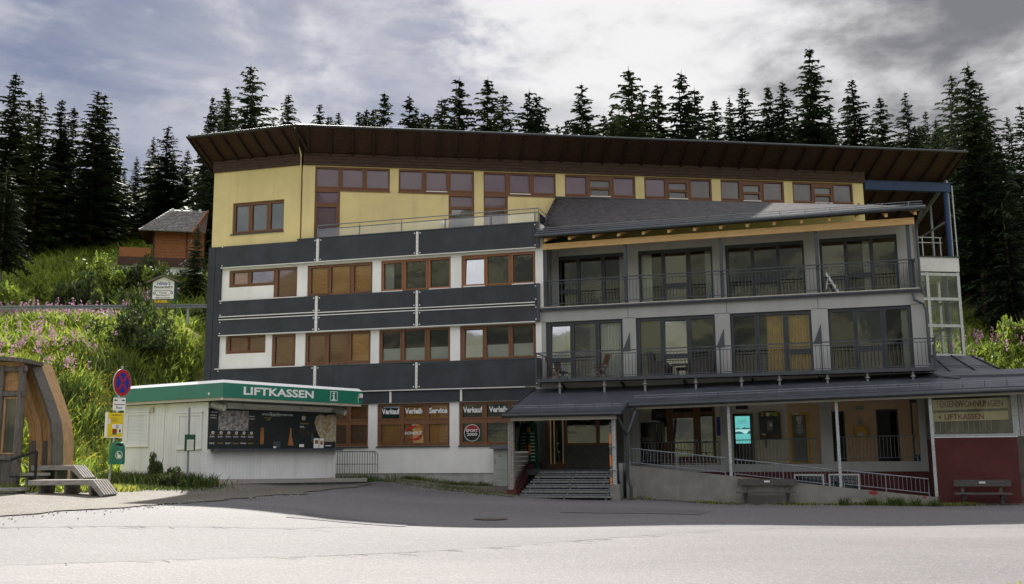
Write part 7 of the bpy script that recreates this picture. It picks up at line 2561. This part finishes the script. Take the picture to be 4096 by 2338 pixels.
def plan_meadow():
    rg = np.random.default_rng(41)

    def bank(p):
        ys = 31.5 + 5.5 * sst(-18, -13.5, p[:, 0]) + 9 * sst(-14.8, -12.5, p[:, 0]) - 11 * sst(15.5, 19, p[:, 0])
        return p[:, 1] > ys - 2.5
    # left bank
    p = np.stack([rg.uniform(-30, -12.6, 30000), rg.uniform(29.5, 51, 30000)], 1)
    keep = bank(p) & ~((p[:, 0] > -14.9) & (p[:, 1] > 41.5)) & (p[:, 0] > -p[:, 1] * .545) & (p[:, 0] < -p[:, 1] * .27)
    u, d = K.inv(p[:, 0], p[:, 1])
    keep &= ~((u > -.3) & (u < 6.2) & (d < .3) & (d > -5.4))
    p = p[keep]
    blades('meadow_grass', p, .10, .32, .030, ['grass_blade', 'leaf_bright'], 5, .25, .75)
    q = clumped(rg, 9000, -28, -13, 33, 51, 130, .42)
    q = q[bank(q) & ~((q[:, 0] > -14.9) & (q[:, 1] > 41.5)) & (q[:, 0] < -q[:, 1] * .27)]
    u, d = K.inv(q[:, 0], q[:, 1]); q = q[~((u > -.5) & (u < 6.2) & (d < .3) & (d > -5.6))]
    blades('tall_herbs', q, .3, .8, .05, ['leaf_mid', 'leaf_bright'], 6, .8, .5)
    q = clumped(rg, 9000, -22, -13.5, 37, 48, 26, .7)
    q = q[~((q[:, 0] > -14.9) & (q[:, 1] > 41.5))]
    u, d = K.inv(q[:, 0], q[:, 1]); q = q[~((u > -.6) & (u < 6.4) & (d < .4) & (d > -5.8))]
    blades('dark_herbs', q[:2600], .4, .9, .05, ['leaf_mid', 'grass_dark'], 7, .6, .25)
    # above the road
    p = np.stack([rg.uniform(-48, -14.9, 30000), rg.uniform(52.5, 88, 30000)], 1)
    p = p[(p[:, 0] > -p[:, 1] * .56)]
    blades('slope_grass', p, .3, .9, .07, ['leaf_bright', 'leaf_mid'], 8, .35, .6)
    # right bank
    p = np.stack([rg.uniform(17.5, 40, 18000), rg.uniform(38, 66, 18000)], 1)
    p = p[(p[:, 0] < p[:, 1] * .56) & (p[:, 0] > p[:, 1] * .41)]
    blades('bank_grass', p, .3, .8, .06, ['leaf_bright', 'leaf_mid'], 9, .4, .6)
    # verges: strip before the shop wall, kiosk side, ramp foot, gravel edge
    def strip(name, poly, n, hmin, hmax, w, mats, seed, k=20, sp=.18, wt=.4):
        c = []
        for _ in range(k):
            i = rg.integers(0, len(poly) - 1); t = rg.random()
            c.append(np.array(poly[i]) * (1 - t) + np.array(poly[i + 1]) * t)
        c = np.array(c)
        blades(name, c[rg.integers(0, k, n)] + rg.normal(0, sp, (n, 2)), hmin, hmax, w, mats, seed, wt)
    strip('verge_grass', [(-4.9, 38.6), (-3.0, 37.6), (-1.3, 35.4), (-.45, 33.6)], 2600, .03, .13, .012, ['grass_dark', 'leaf_mid'], 10, 22, .42, .25)
    strip('verge_grass', [(-5.4, 39.9), (-3.2, 39.3), (-.8, 38.4)], 1500, .06, .26, .012, ['grass_dark', 'leaf_mid'], 11, 22, .18)
    strip('verge_grass', [(-9.1, 29.3), (-9.9, 30.3), (-11.3, 31.4), (-13.2, 33.0)], 3200, .12, .45, .016, ['grass_dark', 'grass_dark'], 12, 40, .40)  # tall weeds; the shade beside the kiosk is also put into their dark colour
    strip('verge_grass', [(-8.7, 28.6), (-9.6, 28.2), (-10.6, 28.2), (-11.6, 28.6), (-12.2, 29.4)], 4200, .04, .16, .014, ['grass_dark', 'leaf_mid'], 13, 40, .45, .3)  # mostly dark blades, carrying the kiosk-side shade in their colour
    strip('verge_grass', [(-10.2, 26.9), (-11.0, 26.7), (-11.9, 26.6)], 2600, .06, .24, .014, ['grass_blade', 'grass_dark'], 14, 22, .25)
    strip('weeds', [(-14.2, 25.7), (-12.4, 25.9), (-11.4, 25.8), (-10.9, 25.9)], 2200, .05, .26, .022, ['leaf_mid', 'grass_blade'], 15, 22, .22)
    strip('weeds', [(4.2, 34.2), (6.0, 33.4), (8.8, 32.5), (11.0, 31.8), (13.2, 31.2), (14.2, 31.5)], 2600, .04, .16, .012, ['grass_dark', 'grass_blade'], 16, 30, .16)
    strip('weeds', [(10.2, 31.7), (11.6, 31.25), (12.8, 30.9)], 700, .12, .35, .012, ['grass_dark', 'grass_dark'], 17, 7, .10)
    strip('weeds', [(6.0, 12.6), (7.5, 13.6), (9.2, 14.8)], 900, .03, .09, .008, ['grass_blade', 'grass_dark'], 18, 22, .06)
    strip('weeds', [(-7.3, 36.9), (-6.2, 37.6), (-5.4, 38.2)], 1200, .08, .3, .014, ['grass_dark', 'leaf_mid'], 19, 16, .2)
    # flowers
    def spikes(name, pts, mat_, h0, h1, seed, per=12, size=.045, tail=.35):
        r = np.random.default_rng(seed)
        pts = np.asarray(pts); n = len(pts)
        z = ground_np(pts[:, 0], pts[:, 1]); h = r.uniform(h0, h1, n)
        V = []; 
        idx = np.repeat(np.arange(n), per)
        f = r.uniform(0, 1, n * per)
        zz = z[idx] + h[idx] * (1 - tail * f)
        rad = .03 + .05 * f
        ang = r.uniform(0, 6.283, n * per)
        c = np.stack([pts[idx, 0] + rad * np.cos(ang), pts[idx, 1] + rad * np.sin(ang), zz], 1)
        a = r.normal(0, 1, (n * per, 3)); a /= np.linalg.norm(a, axis=1)[:, None]
        b = np.cross(a, r.normal(0, 1, (n * per, 3))); b /= np.linalg.norm(b, axis=1)[:, None]
        s = size * r.uniform(.6, 1.2, n * per)[:, None]
        V = np.stack([c - a * s, c + b * s, c + a * s, c - b * s], 1).reshape(-1, 3)
        me = mesh_np(name, V, np.arange(len(V)).reshape(-1, 4), [mat_])
        o = bpy.data.objects.new(name, me); col.objects.link(o); o['kind'] = 'stuff'
    def inview(p):
        return p[(p[:, 0] > -p[:, 1] * .54) & (p[:, 0] < -p[:, 1] * .29)]
    a = inview(np.concatenate([clumped(rg, 200, -30, -22.5, 52.5, 56, 30, .7), clumped(rg, 80, -26, -21.5, 55, 59, 14, .7), clumped(rg, 60, -24, -21, 57, 64, 8, .7)]))
    spikes('pink_fireweed', a, 'flower_pink', 1.0, 1.6, 1, 11, .045)
    b = inview(np.concatenate([clumped(rg, 110, -25.5, -20.0, 41, 47.5, 26, .8), clumped(rg, 50, -22, -18, 38, 45, 10, .6)]))
    spikes('pink_fireweed', b, 'flower_pink', .9, 1.4, 2, 10, .042)
    spikes('pink_fireweed', clumped(rg, 90, 19, 27, 46, 54, 16, .8), 'flower_pink', .9, 1.6, 3, 12, .05)
    y = np.stack([rg.uniform(-22, -12.6, 900), rg.uniform(31, 44, 900)], 1)
    y = y[bank(y) & (y[:, 0] < -y[:, 1] * .29)]
    u, d = K.inv(y[:, 0], y[:, 1]); y = y[~((u > -.4) & (u < 6.2) & (d < .3) & (d > -5.4))]
    spikes('yellow_flowers', y, 'flower_yellow', .4, .75, 4, 3, .022, .1)


plan_meadow()


def plan_pebbles():
    r = np.random.default_rng(61)
    seg = [((-14, 18.5), (-9.7, 19.3), 160, .5), ((-9.7, 19.3), (-8.1, 21.4), 160, .5), ((-8.1, 21.4), (-5.9, 28.5), 500, .5), ((-12.5, 25.6), (-9.6, 27.5), 500, .5),
           ((-5.0, 38.0), (-.3, 33.2), 700, .5), ((4.1, 34.1), (8.9, 32.5), 450, .28), ((8.9, 32.5), (13.4, 31.2), 500, .28), ((13.4, 31.3), (22, 31.5), 400, .4)]
    pts = []
    for a, b, n, sp in seg:
        t = r.random((n, 1))
        pts.append(np.array(a) * (1 - t) + np.array(b) * t + r.normal(0, sp, (n, 2)))
    p = np.concatenate(pts); n = len(p)
    z = ground_np(p[:, 0], p[:, 1]) + .015
    s = r.uniform(.008, .024, n)
    c = np.stack([p[:, 0], p[:, 1], z], 1)
    d = np.array([(1, 0, 0), (0, 1, 0), (-1, 0, 0), (0, -1, 0), (0, 0, .8), (0, 0, -.6)])
    V = c[:, None, :] + d[None] * s[:, None, None] * r.uniform(.6, 1.4, (n, 6, 1))
    F0 = np.array([(0, 1, 4), (1, 2, 4), (2, 3, 4), (3, 0, 4), (1, 0, 5), (2, 1, 5), (3, 2, 5), (0, 3, 5)])
    F = (np.arange(n)[:, None, None] * 6 + F0[None]).reshape(-1, 3)
    me = mesh_np('gravel_stones', V.reshape(-1, 3), F, ['pebble'])
    o = bpy.data.objects.new('gravel_stones', me); col.objects.link(o); o['kind'] = 'stuff'


plan_pebbles()
